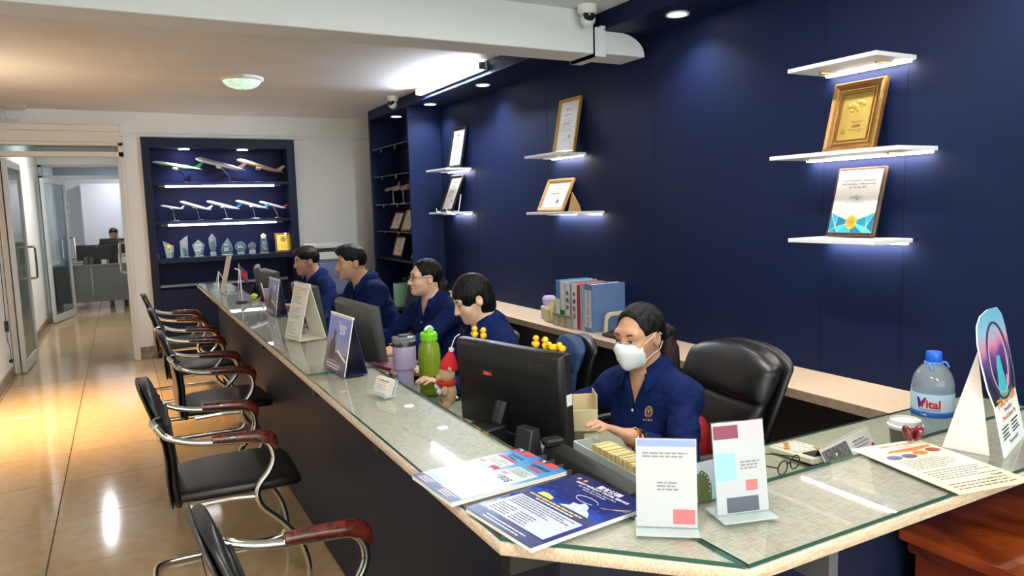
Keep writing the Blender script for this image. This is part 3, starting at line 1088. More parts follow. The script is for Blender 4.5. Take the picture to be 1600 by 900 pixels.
# ================================================================== PEOPLE
class Field:
    """signed distance field on a rectilinear grid; shapes melt into one continuous surface"""

    def __init__(s, xs, ys, zs):
        s.xs, s.ys, s.zs = [np.asarray(a, np.float32) for a in (xs, ys, zs)]
        s.d = np.full((len(xs), len(ys), len(zs)), 1.0, np.float32)
        s.rs = 1.0                                     # scale of the radii

    def sub(s, lo, hi):
        sl = []
        for ax, a, b in zip((s.xs, s.ys, s.zs), lo, hi):
            i, j = np.searchsorted(ax, a), np.searchsorted(ax, b)
            sl.append(slice(max(0, i - 1), min(len(ax), j + 1)))
        X = s.xs[sl[0]][:, None, None]
        Y = s.ys[sl[1]][None, :, None]
        Z = s.zs[sl[2]][None, None, :]
        return tuple(sl), X, Y, Z

    def _mix(s, sl, e, k, mode):
        a = s.d[sl]
        if mode == 'cut':
            e = -e
            h = np.maximum(k - np.abs(a - e), 0) / k if k > 0 else 0
            s.d[sl] = np.maximum(a, e) + (h * h * k / 4 if k > 0 else 0)
        else:
            h = np.maximum(k - np.abs(a - e), 0) / k if k > 0 else 0
            s.d[sl] = np.minimum(a, e) - (h * h * k / 4 if k > 0 else 0)

    def ell(s, c, r, k=.02, R=None, mode='add'):
        r = tuple(q * s.rs for q in r)
        k = k * s.rs
        m = max(r) + k + .02
        sl, X, Y, Z = s.sub([c[i] - m for i in range(3)], [c[i] + m for i in range(3)])
        x, y, z = X - c[0], Y - c[1], Z - c[2]
        if R is not None:
            A = np.array(R.transposed() if hasattr(R, 'transposed') else R)
            x, y, z = A[0][0] * x + A[0][1] * y + A[0][2] * z, A[1][0] * x + A[1][1] * y + A[1][2] * z, A[2][0] * x + A[2][1] * y + A[2][2] * z
        k0 = np.sqrt((x / r[0]) ** 2 + (y / r[1]) ** 2 + (z / r[2]) ** 2)
        k1 = np.sqrt((x / r[0] ** 2) ** 2 + (y / r[1] ** 2) ** 2 + (z / r[2] ** 2) ** 2) + 1e-6
        s._mix(sl, (k0 * (k0 - 1) / k1).astype(np.float32), k, mode)

    def cone(s, a, b, ra, rb, k=.02, mode='add', wob=None):
        ra, rb, k = ra * s.rs, rb * s.rs, k * s.rs
        m = max(ra, rb) + k + .02
        sl, X, Y, Z = s.sub([min(a[i], b[i]) - m for i in range(3)], [max(a[i], b[i]) + m for i in range(3)])
        v = [b[i] - a[i] for i in range(3)]
        L = sum(q * q for q in v) + 1e-9
        t = np.clip(((X - a[0]) * v[0] + (Y - a[1]) * v[1] + (Z - a[2]) * v[2]) / L, 0, 1)
        e = np.sqrt((X - a[0] - t * v[0]) ** 2 + (Y - a[1] - t * v[1]) ** 2 + (Z - a[2] - t * v[2]) ** 2) - (ra + (rb - ra) * t)
        if wob:
            e = e + wob[0] * np.sin(t * wob[1] + 6 * X + 11 * Z + 5 * Y + wob[2]) * np.sin(t * wob[1] * .37 + 23 * Z - 17 * X)
        s._mix(sl, e.astype(np.float32), k, mode)

    def plane(s, n, p, k=.0, lo=None, hi=None):
        """cut away everything on the side n points to"""
        lo = lo or (s.xs[0], s.ys[0], s.zs[0])
        hi = hi or (s.xs[-1], s.ys[-1], s.zs[-1])
        sl, X, Y, Z = s.sub(lo, hi)
        e = -(n[0] * (X - p[0]) + n[1] * (Y - p[1]) + n[2] * (Z - p[2]))
        s._mix(sl, e.astype(np.float32), k, 'cut')

    def mesh(s, name, m, parent=None, smooth=True):
        d = s.d
        ins = d < 0
        nx, ny, nz = d.shape
        cnt = np.zeros((nx - 1, ny - 1, nz - 1), np.int8)
        for i in (0, 1):
            for j in (0, 1):
                for k in (0, 1):
                    cnt += ins[i:nx - 1 + i, j:ny - 1 + j, k:nz - 1 + k]
        act = np.argwhere((cnt > 0) & (cnt < 8))
        idx = np.full(cnt.shape, -1, np.int32)
        idx[act[:, 0], act[:, 1], act[:, 2]] = np.arange(len(act))
        acc = np.zeros((len(act), 3))
        n = np.zeros(len(act))
        c8 = [(i, j, k) for i in (0, 1) for j in (0, 1) for k in (0, 1)]
        ax = (s.xs, s.ys, s.zs)
        for a in c8:
            for b in c8:
                if sum(b) - sum(a) == 1 and sum(abs(b[q] - a[q]) for q in range(3)) == 1:
                    pa, pb = act + a, act + b
                    da, db = d[pa[:, 0], pa[:, 1], pa[:, 2]], d[pb[:, 0], pb[:, 1], pb[:, 2]]
                    w = (da < 0) != (db < 0)
                    t = np.where(w, da / np.where(da == db, 1, da - db), 0)
                    for q in range(3):
                        xa, xb = ax[q][pa[:, q]], ax[q][pb[:, q]]
                        acc[:, q] += np.where(w, xa + (xb - xa) * t, 0)
                    n += w
        V = acc / np.maximum(n, 1)[:, None]
        F = []
        for q in range(3):
            e0 = [slice(None)] * 3
            e1 = [slice(None)] * 3
            e0[q], e1[q] = slice(0, -1), slice(1, None)
            A, B = ins[tuple(e0)], ins[tuple(e1)]
            for flip in (0, 1):
                cand = np.argwhere((A & ~B) if not flip else (~A & B))
                u, v = [(1, 2), (2, 0), (0, 1)][q]
                ok = (cand[:, u] > 0) & (cand[:, v] > 0) & (cand[:, u] < d.shape[u] - 1) & (cand[:, v] < d.shape[v] - 1)
                cand = cand[ok]
                quad_ = []
                for du, dv in ((1, 1), (0, 1), (0, 0), (1, 0)):
                    c = cand.copy()
                    c[:, u] -= du
                    c[:, v] -= dv
                    quad_.append(idx[c[:, 0], c[:, 1], c[:, 2]])
                f = np.stack(quad_ if not flip else quad_[::-1], 1)
                F.append(f)
        F = np.concatenate(F)
        F = F[(F >= 0).all(1)]
        me = D.meshes.new(name)
        me.vertices.add(len(V))
        me.vertices.foreach_set('co', V.astype(np.float32).ravel())
        me.loops.add(len(F) * 4)
        me.loops.foreach_set('vertex_index', F.astype(np.int32).ravel())
        me.polygons.add(len(F))
        me.polygons.foreach_set('loop_start', np.arange(0, len(F) * 4, 4, dtype=np.int32))
        me.update(calc_edges=True)
        me.validate()
        # relax the surface a little
        bm = bmesh.new()
        bm.from_mesh(me)
        bmesh.ops.smooth_vert(bm, verts=bm.verts, factor=.5, use_axis_x=True, use_axis_y=True, use_axis_z=True)
        bm.to_mesh(me)
        bm.free()
        me.shade_smooth()
        me.materials.append(m)
        return link(name, me, parent)


def axis(lo, hi, step, fine=None):
    """grid line positions, closer together inside the fine interval (a, b, step)"""
    if not fine:
        return np.arange(lo, hi + step, step)
    a, b, fs = fine
    return np.concatenate([np.arange(lo, a, step), np.arange(a, b, fs), np.arange(b, hi + step, step)])


M_skin1 = mat('skin_tan', (196, 146, 116), .5, noise=(25, .05), sub=.12)
M_skin2 = mat('skin_light', (222, 178, 152), .48, noise=(25, .05), sub=.12)
M_skin3 = mat('skin_medium', (186, 138, 108), .5, noise=(25, .05), sub=.12)
M_shirt = mat('blue_work_shirt', (11, 28, 76), .85, noise=(5, .10), bump=(8, .9, (1, .4, 1), .05), spec=.15)
M_collar = mat('blue_shirt_collar', (12, 31, 84), .85, bump=(40, .1), spec=.15)
M_hair = mat('black_hair', (6, 5, 5), .42, bump=(120, .8, (1, 1, .08)), spec=.22)
M_hairb = mat('brown_hair_ends', (36, 15, 13), .42, bump=(120, .8, (1, 1, .08)), spec=.25)
M_trouser = mat('dark_trousers', (24, 26, 34), .85)
M_shoe = mat('black_shoe', (15, 14, 14), .4)
M_eye = mat('eye_white', (214, 206, 200), .3)
M_iris = mat('dark_iris', (24, 14, 10), .15)
M_lash = mat('lash_line', (30, 20, 18), .6)
M_brow = mat('eyebrow', (46, 32, 28), .7)
M_lip = mat('lip', (172, 96, 90), .45)
M_lip_m = mat('lip_brown', (150, 96, 82), .5)
M_gold = mat('gold_metal', (206, 164, 84), .25, metal=1.0)


root_extra = {}


def V3(*a):
    return Vector(a)


def person(label, head, face_yaw, body_yaw, skin, hair, lean=.25, side=0.0, pitch=0.0, hands=None, lip=M_lip, res=.0075, fres=.0042,
           build=1.0, look_down=0.0, sleeve=1.0, hair_m=None, hs=.9, male=False):
    """seated figure. Local frame: +y ahead, +x the person's right, z up, origin on the floor below the pelvis.
    head: world position of the head centre; hands: world targets of (right wrist, left wrist)"""
    hair_m = hair_m or M_hair
    ry = Matrix.Rotation(body_yaw, 4, 'Z')
    pz = .52
    S = .455 * build                                   # pelvis to base of neck
    nb = V3(side, S * math.sin(lean), pz + S * math.cos(lean))
    hd_dir = V3(side * .2, .050 + .10 * math.sin(lean) + .02 * math.sin(pitch), .131 * hs)
    hc = nb + hd_dir
    dz = head[2] - hc.z                                # let the seat height take up the difference
    pz += dz
    nb.z += dz
    hc.z += dz
    off = ry @ hc
    root = thing('person', label, 'person', (head[0] - off.x, head[1] - off.y, 0), body_yaw)
    inv = (Matrix.Translation(root.location) @ ry).inverted()
    HR = (Matrix.Rotation(face_yaw - body_yaw, 4, 'Z') @ Matrix.Rotation(pitch, 4, 'X'))
    HM = Matrix.Translation(hc) @ HR @ Matrix.Scale(hs, 4)
    H3 = HR.to_3x3()

    def h(x, y, z):
        return HM @ V3(x, y, z)

    up = (nb - V3(0, 0, pz)).normalized()              # along the spine
    fw = V3(1, 0, 0).cross(up) * -1
    if fw.y < 0:
        fw = -fw
    pel = V3(0, 0, pz)
    sw = (.182 if male else .155) * build
    ar = .047 if male else .040                        # upper arm radius
    sh = {s: nb - up * (.075 if male else .082) + V3(s * sw, 0, 0) + fw * .008 for s in (1, -1)}
    wr, el = {}, {}
    for s, tgt in zip((1, -1), hands):
        w = inv @ Vector(tgt)
        a = sh[s]
        dist = (w - a).length
        l1, l2 = .275 * build, .245 * build
        if dist > (l1 + l2) * .985:
            w = a + (w - a) * ((l1 + l2) * .985 / dist)
            dist = (w - a).length
        # elbow by two-bone IK, pulled down and outward
        d = (w - a).normalized()
        pole = V3(s * .55, -.25, -1.0)
        pole = (pole - d * pole.dot(d)).normalized()
        q = (l1 * l1 - l2 * l2 + dist * dist) / (2 * dist)
        el[s] = a + d * q + pole * math.sqrt(max(0, l1 * l1 - q * q))
        wr[s] = w
    pts = list(wr.values()) + list(el.values()) + [hc, pel]
    xs0, xs1 = min(p.x for p in pts) - .2, max(p.x for p in pts) + .2
    xs0, xs1 = min(xs0, -.26), max(xs1, .26)
    ys0, ys1 = min(-.19, min(p.y for p in pts) - .16), max(p.y for p in pts) + .23
    fx = axis(xs0, xs1, res, (hc.x - .10, hc.x + .10, fres))
    fy = axis(ys0, ys1, res, (hc.y - .13, hc.y + .14, fres))
    fz = axis(pz - .13, hc.z + .14, res, (hc.z - .125, hc.z + .13, fres))
    F = Field(fx, fy, fz)
    F.rs = hs
    # head
    F.ell(h(0, -.014, .026), (.074, .093, .084), .01, H3)
    F.ell(h(0, .030, -.028), (.060, .060, .080), .03, H3)
    F.ell(h(0, .038, -.072), (.048 if male else .043, .046, .040), .03, H3)
    F.ell(h(0, .072, -.096), (.020, .017, .015), .025, H3)
    for s in (1, -1):
        F.ell(h(s * .037, .058, -.032), (.024, .024, .026), .02, H3)
        F.ell(h(s * .0755, -.010, -.006), (.009, .020, .033), .008, H3)
        F.ell(h(s * .0825, -.012, -.002), (.006, .011, .020), .004, H3, 'cut')
        F.ell(h(s * .031, .099, .003), (.019, .017, .012), .012, H3, 'cut')
    F.cone(h(-.040, .070, .024), h(.040, .070, .024), .013, .013, .02)
    F.cone(h(0, .083, .008), h(0, .106, -.034), .0075, .012, .012)
    for s in (1, -1):
        F.ell(h(s * .011, .096, -.038), (.008, .010, .007), .007, H3)
    F.cone(h(-.016, .084, -.0605), h(.016, .084, -.0605), .0062, .0062, .008)
    F.cone(h(-.013, .083, -.0725), h(.013, .083, -.0725), .0072, .0072, .008)
    # neck, trunk
    F.rs = 1.0
    nr = .058 if male else .050
    F.cone(h(0, -.022, -.055), nb - up * .03, nr, nr + .006, .03)
    for s in (1, -1):
        F.cone(nb - up * .02, sh[s], .048, .040, .05)
    F.ell(nb - up * .16 + fw * .008, (.150 * build, .098 * build, .15), .06)
    F.ell(nb - up * .30, (.135 * build, .10 * build, .13), .06)
    F.ell(pel + V3(0, 0, .02), (.165 * build, .125, .115), .06)
    # arms and hands
    for s in (1, -1):
        F.cone(sh[s], el[s], ar * build, ar * .86 * build, .03)
        F.cone(el[s], wr[s], ar * .86 * build, .0255, .02)
        d = (wr[s] - el[s]).normalized()
        d = (d + V3(0, 0, -.12)).normalized()
        sidev = d.cross(V3(0, 0, 1)).normalized()      # to the person's right of the forearm
        thumb = -sidev if s == 1 else sidev            # palm down: thumbs point inward
        nrm = sidev.cross(d).normalized()
        p0 = wr[s] + d * .045
        F.ell(p0, (.036, .046, .014), .02, Matrix((sidev, d, nrm)).transposed())
        for k, (o, ln, bend) in enumerate(((-.030, .060, .5), (-.010, .074, .42), (.010, .080, .4), (.029, .072, .42))):
            base = wr[s] + d * .082 + thumb * (o * 1.0)
            k1 = base + (d * math.cos(bend * .5) - nrm * math.sin(bend * .5) * .6) * ln * .5 + nrm * .006
            k2 = k1 + (d * math.cos(bend * 1.6) - nrm * math.sin(bend * 1.6)) * ln * .5
            F.cone(base, k1, .0088, .0082, .006)
            F.cone(k1, k2, .0082, .0070, .003)
        tb = wr[s] + d * .028 + thumb * .026
        t1 = tb + (d * .6 + thumb * .8).normalized() * .036 - nrm * .004
        t2 = t1 + (d * .93 + thumb * .3).normalized() * .030 - nrm * .004
        F.cone(tb, t1, .0115, .0100, .012)
        F.cone(t1, t2, .0098, .0082, .004)
    body = F.mesh('body', skin, root)

    # ---- shirt
    gf = res * .55
    G = Field(axis(xs0, xs1, res, (-.10, .10, gf)), axis(ys0, ys1, res, (nb.y - .06, nb.y + .17, gf)), axis(pz - .16, hc.z - .02, res, (nb.z - .15, nb.z + .03, gf)))
    g = .013
    for s in (1, -1):
        G.cone(nb - up * .018, sh[s], .048 + g * .8, .040 + g, .06)
    G.cone(nb + (h(0, -.03, -.09) - nb) * .06, nb - up * .04, nr + .008, nr + .022, .03)
    G.ell(nb - up * .16 + fw * .008, (.150 * build + g, .098 * build + g * 1.3, .16), .07)
    G.ell(nb - up * .30, (.138 * build + g * 1.4, .10 * build + g * 1.6, .15), .07)
    G.ell(pel + V3(0, 0, .02), (.168 * build + g, .13 + g, .13), .07)
    if not male:
        for s in (1, -1):
            G.ell(nb - up * .20 + fw * .075 + V3(s * .065, 0, 0), (.055, .05, .055), .05)
    for s in (1, -1):
        G.cone(sh[s], el[s], ar * build + g * 1.1, ar * .9 * build + g * 1.1, .05, wob=(.0055, 14, s))
        end = el[s] + (wr[s] - el[s]) * sleeve
        G.cone(el[s], end, ar * .88 * build + g * 1.1, .030 + g * .9, .03, wob=(.005, 17, 2 + s))
    # folds running down from the armpits
    Xg, Yg, Zg = G.xs[:, None, None], G.ys[None, :, None], G.zs[None, None, :]
    G.d += (.0030 * np.sin(38 * Xg + 9 * np.sin(7 * Zg + 3 * Yg)) * np.sin(26 * Zg + 30 * Yg + 14 * Xg)).astype(np.float32)
    for s in (1, -1):
        if sleeve >= .95:
            d = (wr[s] - el[s]).normalized()
            q = wr[s] + d * -.012
            G.ell(q + d * .05, (.05, .05, .05), .0, None, 'cut')
    # open collar: the neck hole and a V down the front
    axn = (h(0, -.03, -.08) - nb).normalized()
    G.cone(nb - up * .05 + fw * .004, nb + axn * .2 + fw * .004, nr - .004, nr + .004, .004, 'cut')
    for q in range(16):
        t_ = q / 15
        c_ = nb + fw * (.07 + .055 * t_) - up * (-.005 + .10 * t_)
        G.ell(c_, (.036 * (1 - t_) + .004, .05, .03), .004, None, 'cut')
    shirt = G.mesh('shirt', M_shirt, root)
    # collar: a stand round the neck that folds over into two pointed leaves, open at the front
    n = 40
    vs, fs = [], []
    gap = math.radians(30)
    for i in range(n + 1):
        t = i / n
        an = math.radians(90) - gap - (2 * PI - 2 * gap) * t      # front right, round the back, front left
        c, s_ = math.cos(an), math.sin(an)
        front = max(0.0, s_)
        rad = V3(c, 0, 0) + fw * s_
        ctr = nb + fw * .006 - up * (.034 * front - .010)
        r0 = nr + (.018 if male else .013) + .010 * front
        tip = max(0.0, (front - .45) / .42) ** 1.6
        e0 = ctr + rad * r0 - up * .016
        e1 = ctr + rad * (r0 + .003) + up * (.026 - .006 * front)
        e2 = ctr + rad * (r0 + .009) + up * (.027 - .006 * front)
        e3 = ctr + rad * (r0 + .034 + .002 * front) - up * (.006 + .006 * front + .030 * tip) + fw * (.014 * tip)
        vs += [e0, e1, e2, e3]
    for i in range(n):
        for k in range(3):
            fs.append((i * 4 + k, i * 4 + k + 1, i * 4 + k + 5, i * 4 + k + 4))
    co = MB().raw(vs, fs).build('collar', M_collar, root, smooth=50)
    so = co.modifiers.new('thickness', 'SOLIDIFY')
    so.thickness = .0025
    so.offset = 0
    # placket buttons, set on the cloth
    from mathutils.bvhtree import BVHTree
    tree = BVHTree.FromPolygons([v.co.copy() for v in shirt.data.vertices], [tuple(p.vertices) for p in shirt.data.polygons])

    def on_shirt(dx, dn):
        p = nb - up * dn + V3(dx, 0, 0)
        hit, nrm_, _i, _d = tree.ray_cast(p + fw * .4, -fw)
        return (hit or p + fw * .13), (nrm_ or fw)

    for k in range(3):
        hp, hn = on_shirt(0.0, .125 + .075 * k)
        MB().ball(hp + hn * .0012, (.0055, .0028, .0055), 10).build('button', M_wplast if k < 2 else M_collar, root)
    root_extra[root.name] = on_shirt

    # ---- trousers and shoes
    T = Field(axis(-.26, .26, .014), axis(-.2, .75, .014), axis(0.03, pz + .12, .014))
    T.ell(pel - V3(0, .0, .02), (.175 * build, .135, .12), .05)
    for s in (1, -1):
        hip, kn, an = V3(s * .085, .03, pz - .045), V3(s * .11, .42, pz - .02), V3(s * .11, .38, .10)
        T.cone(hip, kn, .085, .062, .04)
        T.cone(kn, an, .060, .046, .02)
    T.mesh('trousers', M_trouser, root)
    for s in (1, -1):
        b = MB()
        b.loft([[V3(s * .11 + w * math.cos(a_), y, .001 + hh * .5 + hh * .5 * math.sin(a_)) for a_ in [2 * PI * k / 12 for k in range(12)]] for y, w, hh in ((.30, .018, .06), (.315, .033, .085), (.38, .036, .095), (.45, .042, .06), (.53, .036, .042), (.56, .015, .025))])
        b.build('shoe', M_shoe, root)

    # ---- face: eyes, brows, lips
    for s in (1, -1):
        ez = .002 - .003 * look_down
        b = MB().ball(h(s * .031, .0805, ez), (.0145 * hs, .0065 * hs, .0062 * hs * (1 - .45 * look_down)), 14, H3.to_4x4())
        b.build('eye', M_eye, body)
        b = MB().ball(h(s * .031, .0845, ez - .0012), (.0056 * hs, .0035 * hs, .0052 * hs * (1 - .4 * look_down)), 12, H3.to_4x4())
        b.build('iris', M_iris, body)
        MB().tube([h(s * .0165, .085, ez + .001), h(s * .024, .0885, ez + .0062 - .003 * look_down), h(s * .033, .088, ez + .0075 - .004 * look_down), h(s * .0465, .0795, ez + .001)], [.0009, .0016, .0018, .0010], 6, smooth=4).build('eyelash', M_lash, body)
        MB().tube([h(s * .014, .0875, .0215), h(s * .026, .0885, .0255), h(s * .038, .083, .0255), h(s * .050, .0725, .0195)], [.0022, .0034, .003, .0012], 6, smooth=4).build('eyebrow', M_brow, body)
    MB().loft([[h(x, yy + .0030 * math.sin(a_), -.0665 + zh * math.cos(a_)) for a_ in [2 * PI * k / 10 for k in range(10)]] for x, yy, zh in ((-.024, .0800, .0006), (-.016, .0885, .0052), (-.006, .0925, .0080), (0, .0928, .0074), (.006, .0925, .0080), (.016, .0885, .0052), (.024, .0800, .0006))]).build('lips', lip, body)

    # ---- hair
    fr2 = fres * 1.05
    lo_z = hc.z - (.42 if hair in ('ponytail', 'low_tail') else .16)
    K = Field(np.arange(hc.x - .17, hc.x + .17, fr2), np.arange(hc.y - .24, hc.y + .16, fr2), np.arange(lo_z, hc.z + .15, fr2))
    K.rs = hs
    gx = .0075
    K.ell(h(0, -.016, .029), (.074 + gx, .093 + gx, .084 + gx), .0, H3)

    def face_cut(zl, yl, w, k=.01, rad=None):
        # remove the hair over the face: everything ahead of a slanted hairline
        pass

    if hair in ('ponytail', 'low_tail'):
        K.ell(h(0, .092, -.022), (.078, .088, .117 if hair == 'ponytail' else .104), .012, H3, 'cut')
        for s in (1, -1):
            K.ell(h(s * .087, .016, -.038), (.032, .05, .062), .012, H3, 'cut')
        K.ell(h(0, -.01, -.125), (.10, .095, .072), .012, H3, 'cut')
        tl = [h(-.01, -.098, .012), h(-.040, -.122, -.02), h(0, -.125, -.09), h(0, -.112, -.17), h(0, -.10, -.235)] if hair == 'ponytail' else [h(0, -.085, -.03), h(0, -.110, -.06), h(0, -.115, -.11), h(0, -.10, -.16), h(0, -.085, -.20)]
        rr = (.022, .028, .027, .022, .008) if hair == 'ponytail' else (.034, .044, .044, .036, .012)
        # the tail hangs straight down whatever the head does
        for i in range(2, 5):
            tl[i] = tl[1] + V3(-.010 * (i - 1), .006 * (i - 1), 0) + V3(0, 0, -1) * ((.085 if hair == 'ponytail' else .062) * (i - 1))
        if hair == 'low_tail':
            for i in range(4):
                K.cone(tl[i], tl[i + 1], rr[i], rr[i + 1], .02)
        else:
            K.cone(tl[0], tl[1], rr[0], rr[1], .02)
            K.cone(tl[1], tl[2], rr[1], rr[1], .02)
            b = MB().tube([tl[1], tl[2], tl[3], tl[4]], [.030, .038, .036, .012], 14, smooth=5)
            b.build('ponytail', M_hairb, root)
    elif hair == 'bob':
        K.ell(h(0, -.012, .012), (.087, .098, .105), .02, H3)
        K.ell(h(0, -.045, -.05), (.074, .062, .075), .03, H3)
        K.ell(h(0, .100, -.052), (.070, .082, .088), .010, H3, 'cut')
        for s in (1, -1):
            K.ell(h(s * .088, .030, -.060), (.036, .050, .060), .010, H3, 'cut')
            K.ell(h(s * .090, -.010, -.014), (.022, .022, .036), .006, H3, 'cut')
        K.ell(h(0, .0, -.16), (.13, .15, .062), .008, H3, 'cut')
    else:                                             # short man's crop
        K.ell(h(0, .0, .062), (.070, .088, .062), .03, H3)
        if hair == 'swept':
            K.ell(h(0, .055, .088), (.055, .045, .028), .03, H3)
        else:
            K.ell(h(0, .058, .070), (.056, .040, .034), .03, H3)
        K.ell(h(0, .104, -.016), (.072, .082, .086), .010, H3, 'cut')
        for s in (1, -1):
            K.ell(h(s * .088, .046, -.028), (.034, .044, .070), .008, H3, 'cut')
            K.ell(h(s * .092, -.010, -.014), (.024, .022, .038), .006, H3, 'cut')
        K.ell(h(0, -.02, -.13), (.12, .13, .072), .010, H3, 'cut')
    Xk, Yk, Zk = K.xs[:, None, None], K.ys[None, :, None], K.zs[None, None, :]
    K.d += (.0016 * np.sin(210 * Xk + 60 * Zk) * np.sin(90 * Yk + 40 * Zk)).astype(np.float32)
    K.mesh('hair', hair_m, root)
    return root, body, h, H3, wr, el, nb, up, fw, sh


def wear_watch(root, wr, el, s, m_band, m_face, back=.03):
    d = (wr[s] - el[s]).normalized()
    p = wr[s] - d * back
    u = d.orthogonal().normalized()
    w = d.cross(u)
    b = MB().tube([p + (u * math.cos(a) + w * math.sin(a)) * .031 for a in [2 * PI * k / 20 for k in range(20)]], .0038, 8, closed=True)
    o = b.build('wristwatch', m_band, root)
    upv = V3(0, 0, 1) - d * d.z
    upv.normalize()
    R = Matrix((d, upv.cross(d) * -1, upv)).transposed()
    MB().cbox(p + upv * .034, (.026, .022, .006), R.to_4x4()).build('dial', m_face, o, bevel=.002)


def Rd(a):
    return math.radians(a)


FACE = 90                        # facing the counter: local +y turned to world -x

# woman in the mask, nearest
r1, body1, h1, H31, wr1, el1, nb1, up1, fw1, sh1 = person(
    'woman in a white face mask and navy work shirt at the nearest desk', (1.561, 1.993, 1.051), Rd(FACE + 14), Rd(FACE + 12), M_skin1, 'ponytail',
    lean=.12, pitch=-.13, hands=((1.20, 2.27, .80), (1.325, 1.735, .80)), res=.0065, fres=.0036, look_down=.75, sleeve=.72, build=.95, hs=.94)
# pleated mask
rings = []
prof = [(-.006, .1035, .042), (-.013, .1115, .052), (-.022, .1175, .059), (-.035, .1205, .063), (-.050, .1165, .063), (-.068, .112, .060), (-.086, .107, .052), (-.101, .099, .040), (-.112, .088, .026)]
vs_, fs_ = [], []
n = 21
for k, (z, yy, hw) in enumerate(prof):
    for i in range(n):
        a = (i / (n - 1) - .5) * 2
        y = yy - (.052 + .02 * (k / 8)) * abs(a) ** 2.1 + (.0022 if k % 2 else -.0008)
        vs_.append(h1(a * (hw + .004), y, z))
for k in range(len(prof) - 1):
    for i in range(n - 1):
        fs_.append((k * n + i, k * n + i + 1, (k + 1) * n + i + 1, (k + 1) * n + i))
M_mask = mat('mask_fabric', (232, 232, 234), .85, bump=(60, .08))
mk = MB().raw(vs_, fs_).build('face_mask', M_mask, r1, smooth=80)
sm_ = mk.modifiers.new('thickness', 'SOLIDIFY')
sm_.thickness = .0015
for s in (1, -1):
    MB().tube([h1(s * .058, .055, -.018), h1(s * .073, .020, .004), h1(s * .079, -.012, .018), h1(s * .083, -.030, .006)], .0013, 6, smooth=5).build('ear_loop', M_mask, mk)
    MB().tube([h1(s * .056, .050, -.082), h1(s * .070, .018, -.058), h1(s * .080, -.014, -.046), h1(s * .084, -.03, -.02)], .0013, 6, smooth=5).build('ear_loop', M_mask, mk)
MB().ball(h1(-.079, -.004, -.046), .0032, 8).build('earring', M_gold, body1)
MB().ball(h1(.079, -.004, -.046), .0032, 8).build('earring', M_gold, body1)
wear_watch(r1, wr1, el1, -1, M_black, mat('watch_face', (40, 44, 52), .1), .035)
b_ = (wr1[-1] - el1[-1]).normalized()
for k, mm in enumerate((mat('bead_red', (110, 30, 24), .4), M_gold)):
    p = wr1[-1] - b_ * (.014 - .008 * k)
    u = b_.orthogonal().normalized()
    w = b_.cross(u)
    MB().tube([p + (u * math.cos(a) + w * math.sin(a)) * (.0295 + .001 * k) for a in [2 * PI * q / 18 for q in range(18)]], .0032, 6, closed=True).build('bracelet', mm, r1)
# embroidered crest on the left chest
osf = root_extra[r1.name]


def cpt(dx, dy):
    hp, hn = osf(-.068 + dx, .118 - dy)
    return hp + hn * .0016


cr_ = MB()
for rr_ in (.0175, .0125):
    cr_.tube([cpt(math.cos(a) * rr_ * .72, math.sin(a) * rr_) for a in [2 * PI * k / 18 for k in range(18)]], .0012, 5, closed=True)
for a in (-.5, 0, .5):
    cr_.tube([cpt(0, -.007), cpt(math.sin(a) * .007, .007)], .0013, 5)
for k in range(4):
    cr_.cbox(cpt(-.0125 + .0083 * k, -.027), (.0055, .002, .0055))
crest = cr_.build('crest', mat('gold_thread', (188, 146, 84), .6), r1)
crest['kind'] = 'stuff'

# woman with the bob, looking down
r2 = person('woman with a short black bob looking down behind the black monitor', (1.368, 2.943, 1.105), Rd(FACE - 6), Rd(FACE - 4), M_skin2, 'bob',
            lean=.26, pitch=-.42, hands=((1.12, 3.02, .79), (1.14, 2.66, .80)), res=.0085, fres=.0042, look_down=1.0, sleeve=.86, build=.95, hs=.89)
wear_watch(r2[0], r2[4], r2[5], -1, M_black, M_black, .02)

# woman with glasses
r3, body3, h3, H33, wr3, el3, *_r = person('woman in rimless eyeglasses and navy shirt reaching to her keyboard', (1.498, 3.837, 1.125), Rd(FACE - 4), Rd(FACE + 14), M_skin2, 'low_tail',
            lean=.12, pitch=.02, hands=((1.10, 4.0, .80), (1.15, 3.50, .795)), res=.0085, fres=.0042, sleeve=.78, build=1.0, hs=.89)
M_gframe = mat('eyeglass_frame', (96, 52, 44), .3, metal=.6)
gl_ = thing('eyeglasses', 'thin brown eyeglasses worn by the woman with tied back hair', 'eyeglasses')
gl_.parent = r3
for k in ('label', 'category'):
    del gl_[k]
for s in (1, -1):
    lens_p = [h3(s * .032 + .021 * math.cos(a), .1015 - .006 * abs(math.cos(a)) * (1 if s * math.cos(a) > 0 else .2), -.004 + .0145 * math.sin(a)) for a in [2 * PI * k / 20 for k in range(20)]]
    MB().tube(lens_p, .0010, 6, closed=True).build('rim', M_gframe, gl_)
    MB().raw(lens_p, [tuple(range(20))]).build('lens', glass('spectacle_glass', (246, 246, 246), .01, 1.45), gl_)
    MB().tube([h3(s * .053, .094, .002), h3(s * .068, .075, .005), h3(s * .079, .03, .004), h3(s * .081, -.012, .004), h3(s * .08, -.03, -.012)], .0013, 6, smooth=4).build('temple', M_gframe, gl_)
    MB().ball(h3(s * .079, -.004, -.046), .0048, 10).build('pearl_earring', mat('pearl', (236, 232, 226), .2), body3)
MB().tube([h3(-.011, .1015, -.001), h3(0, .1045, .002), h3(.011, .1015, -.001)], .0011, 6, smooth=3).build('bridge', M_gframe, gl_)
wear_watch(r3, wr3, el3, -1, M_steel, M_steel, .03)

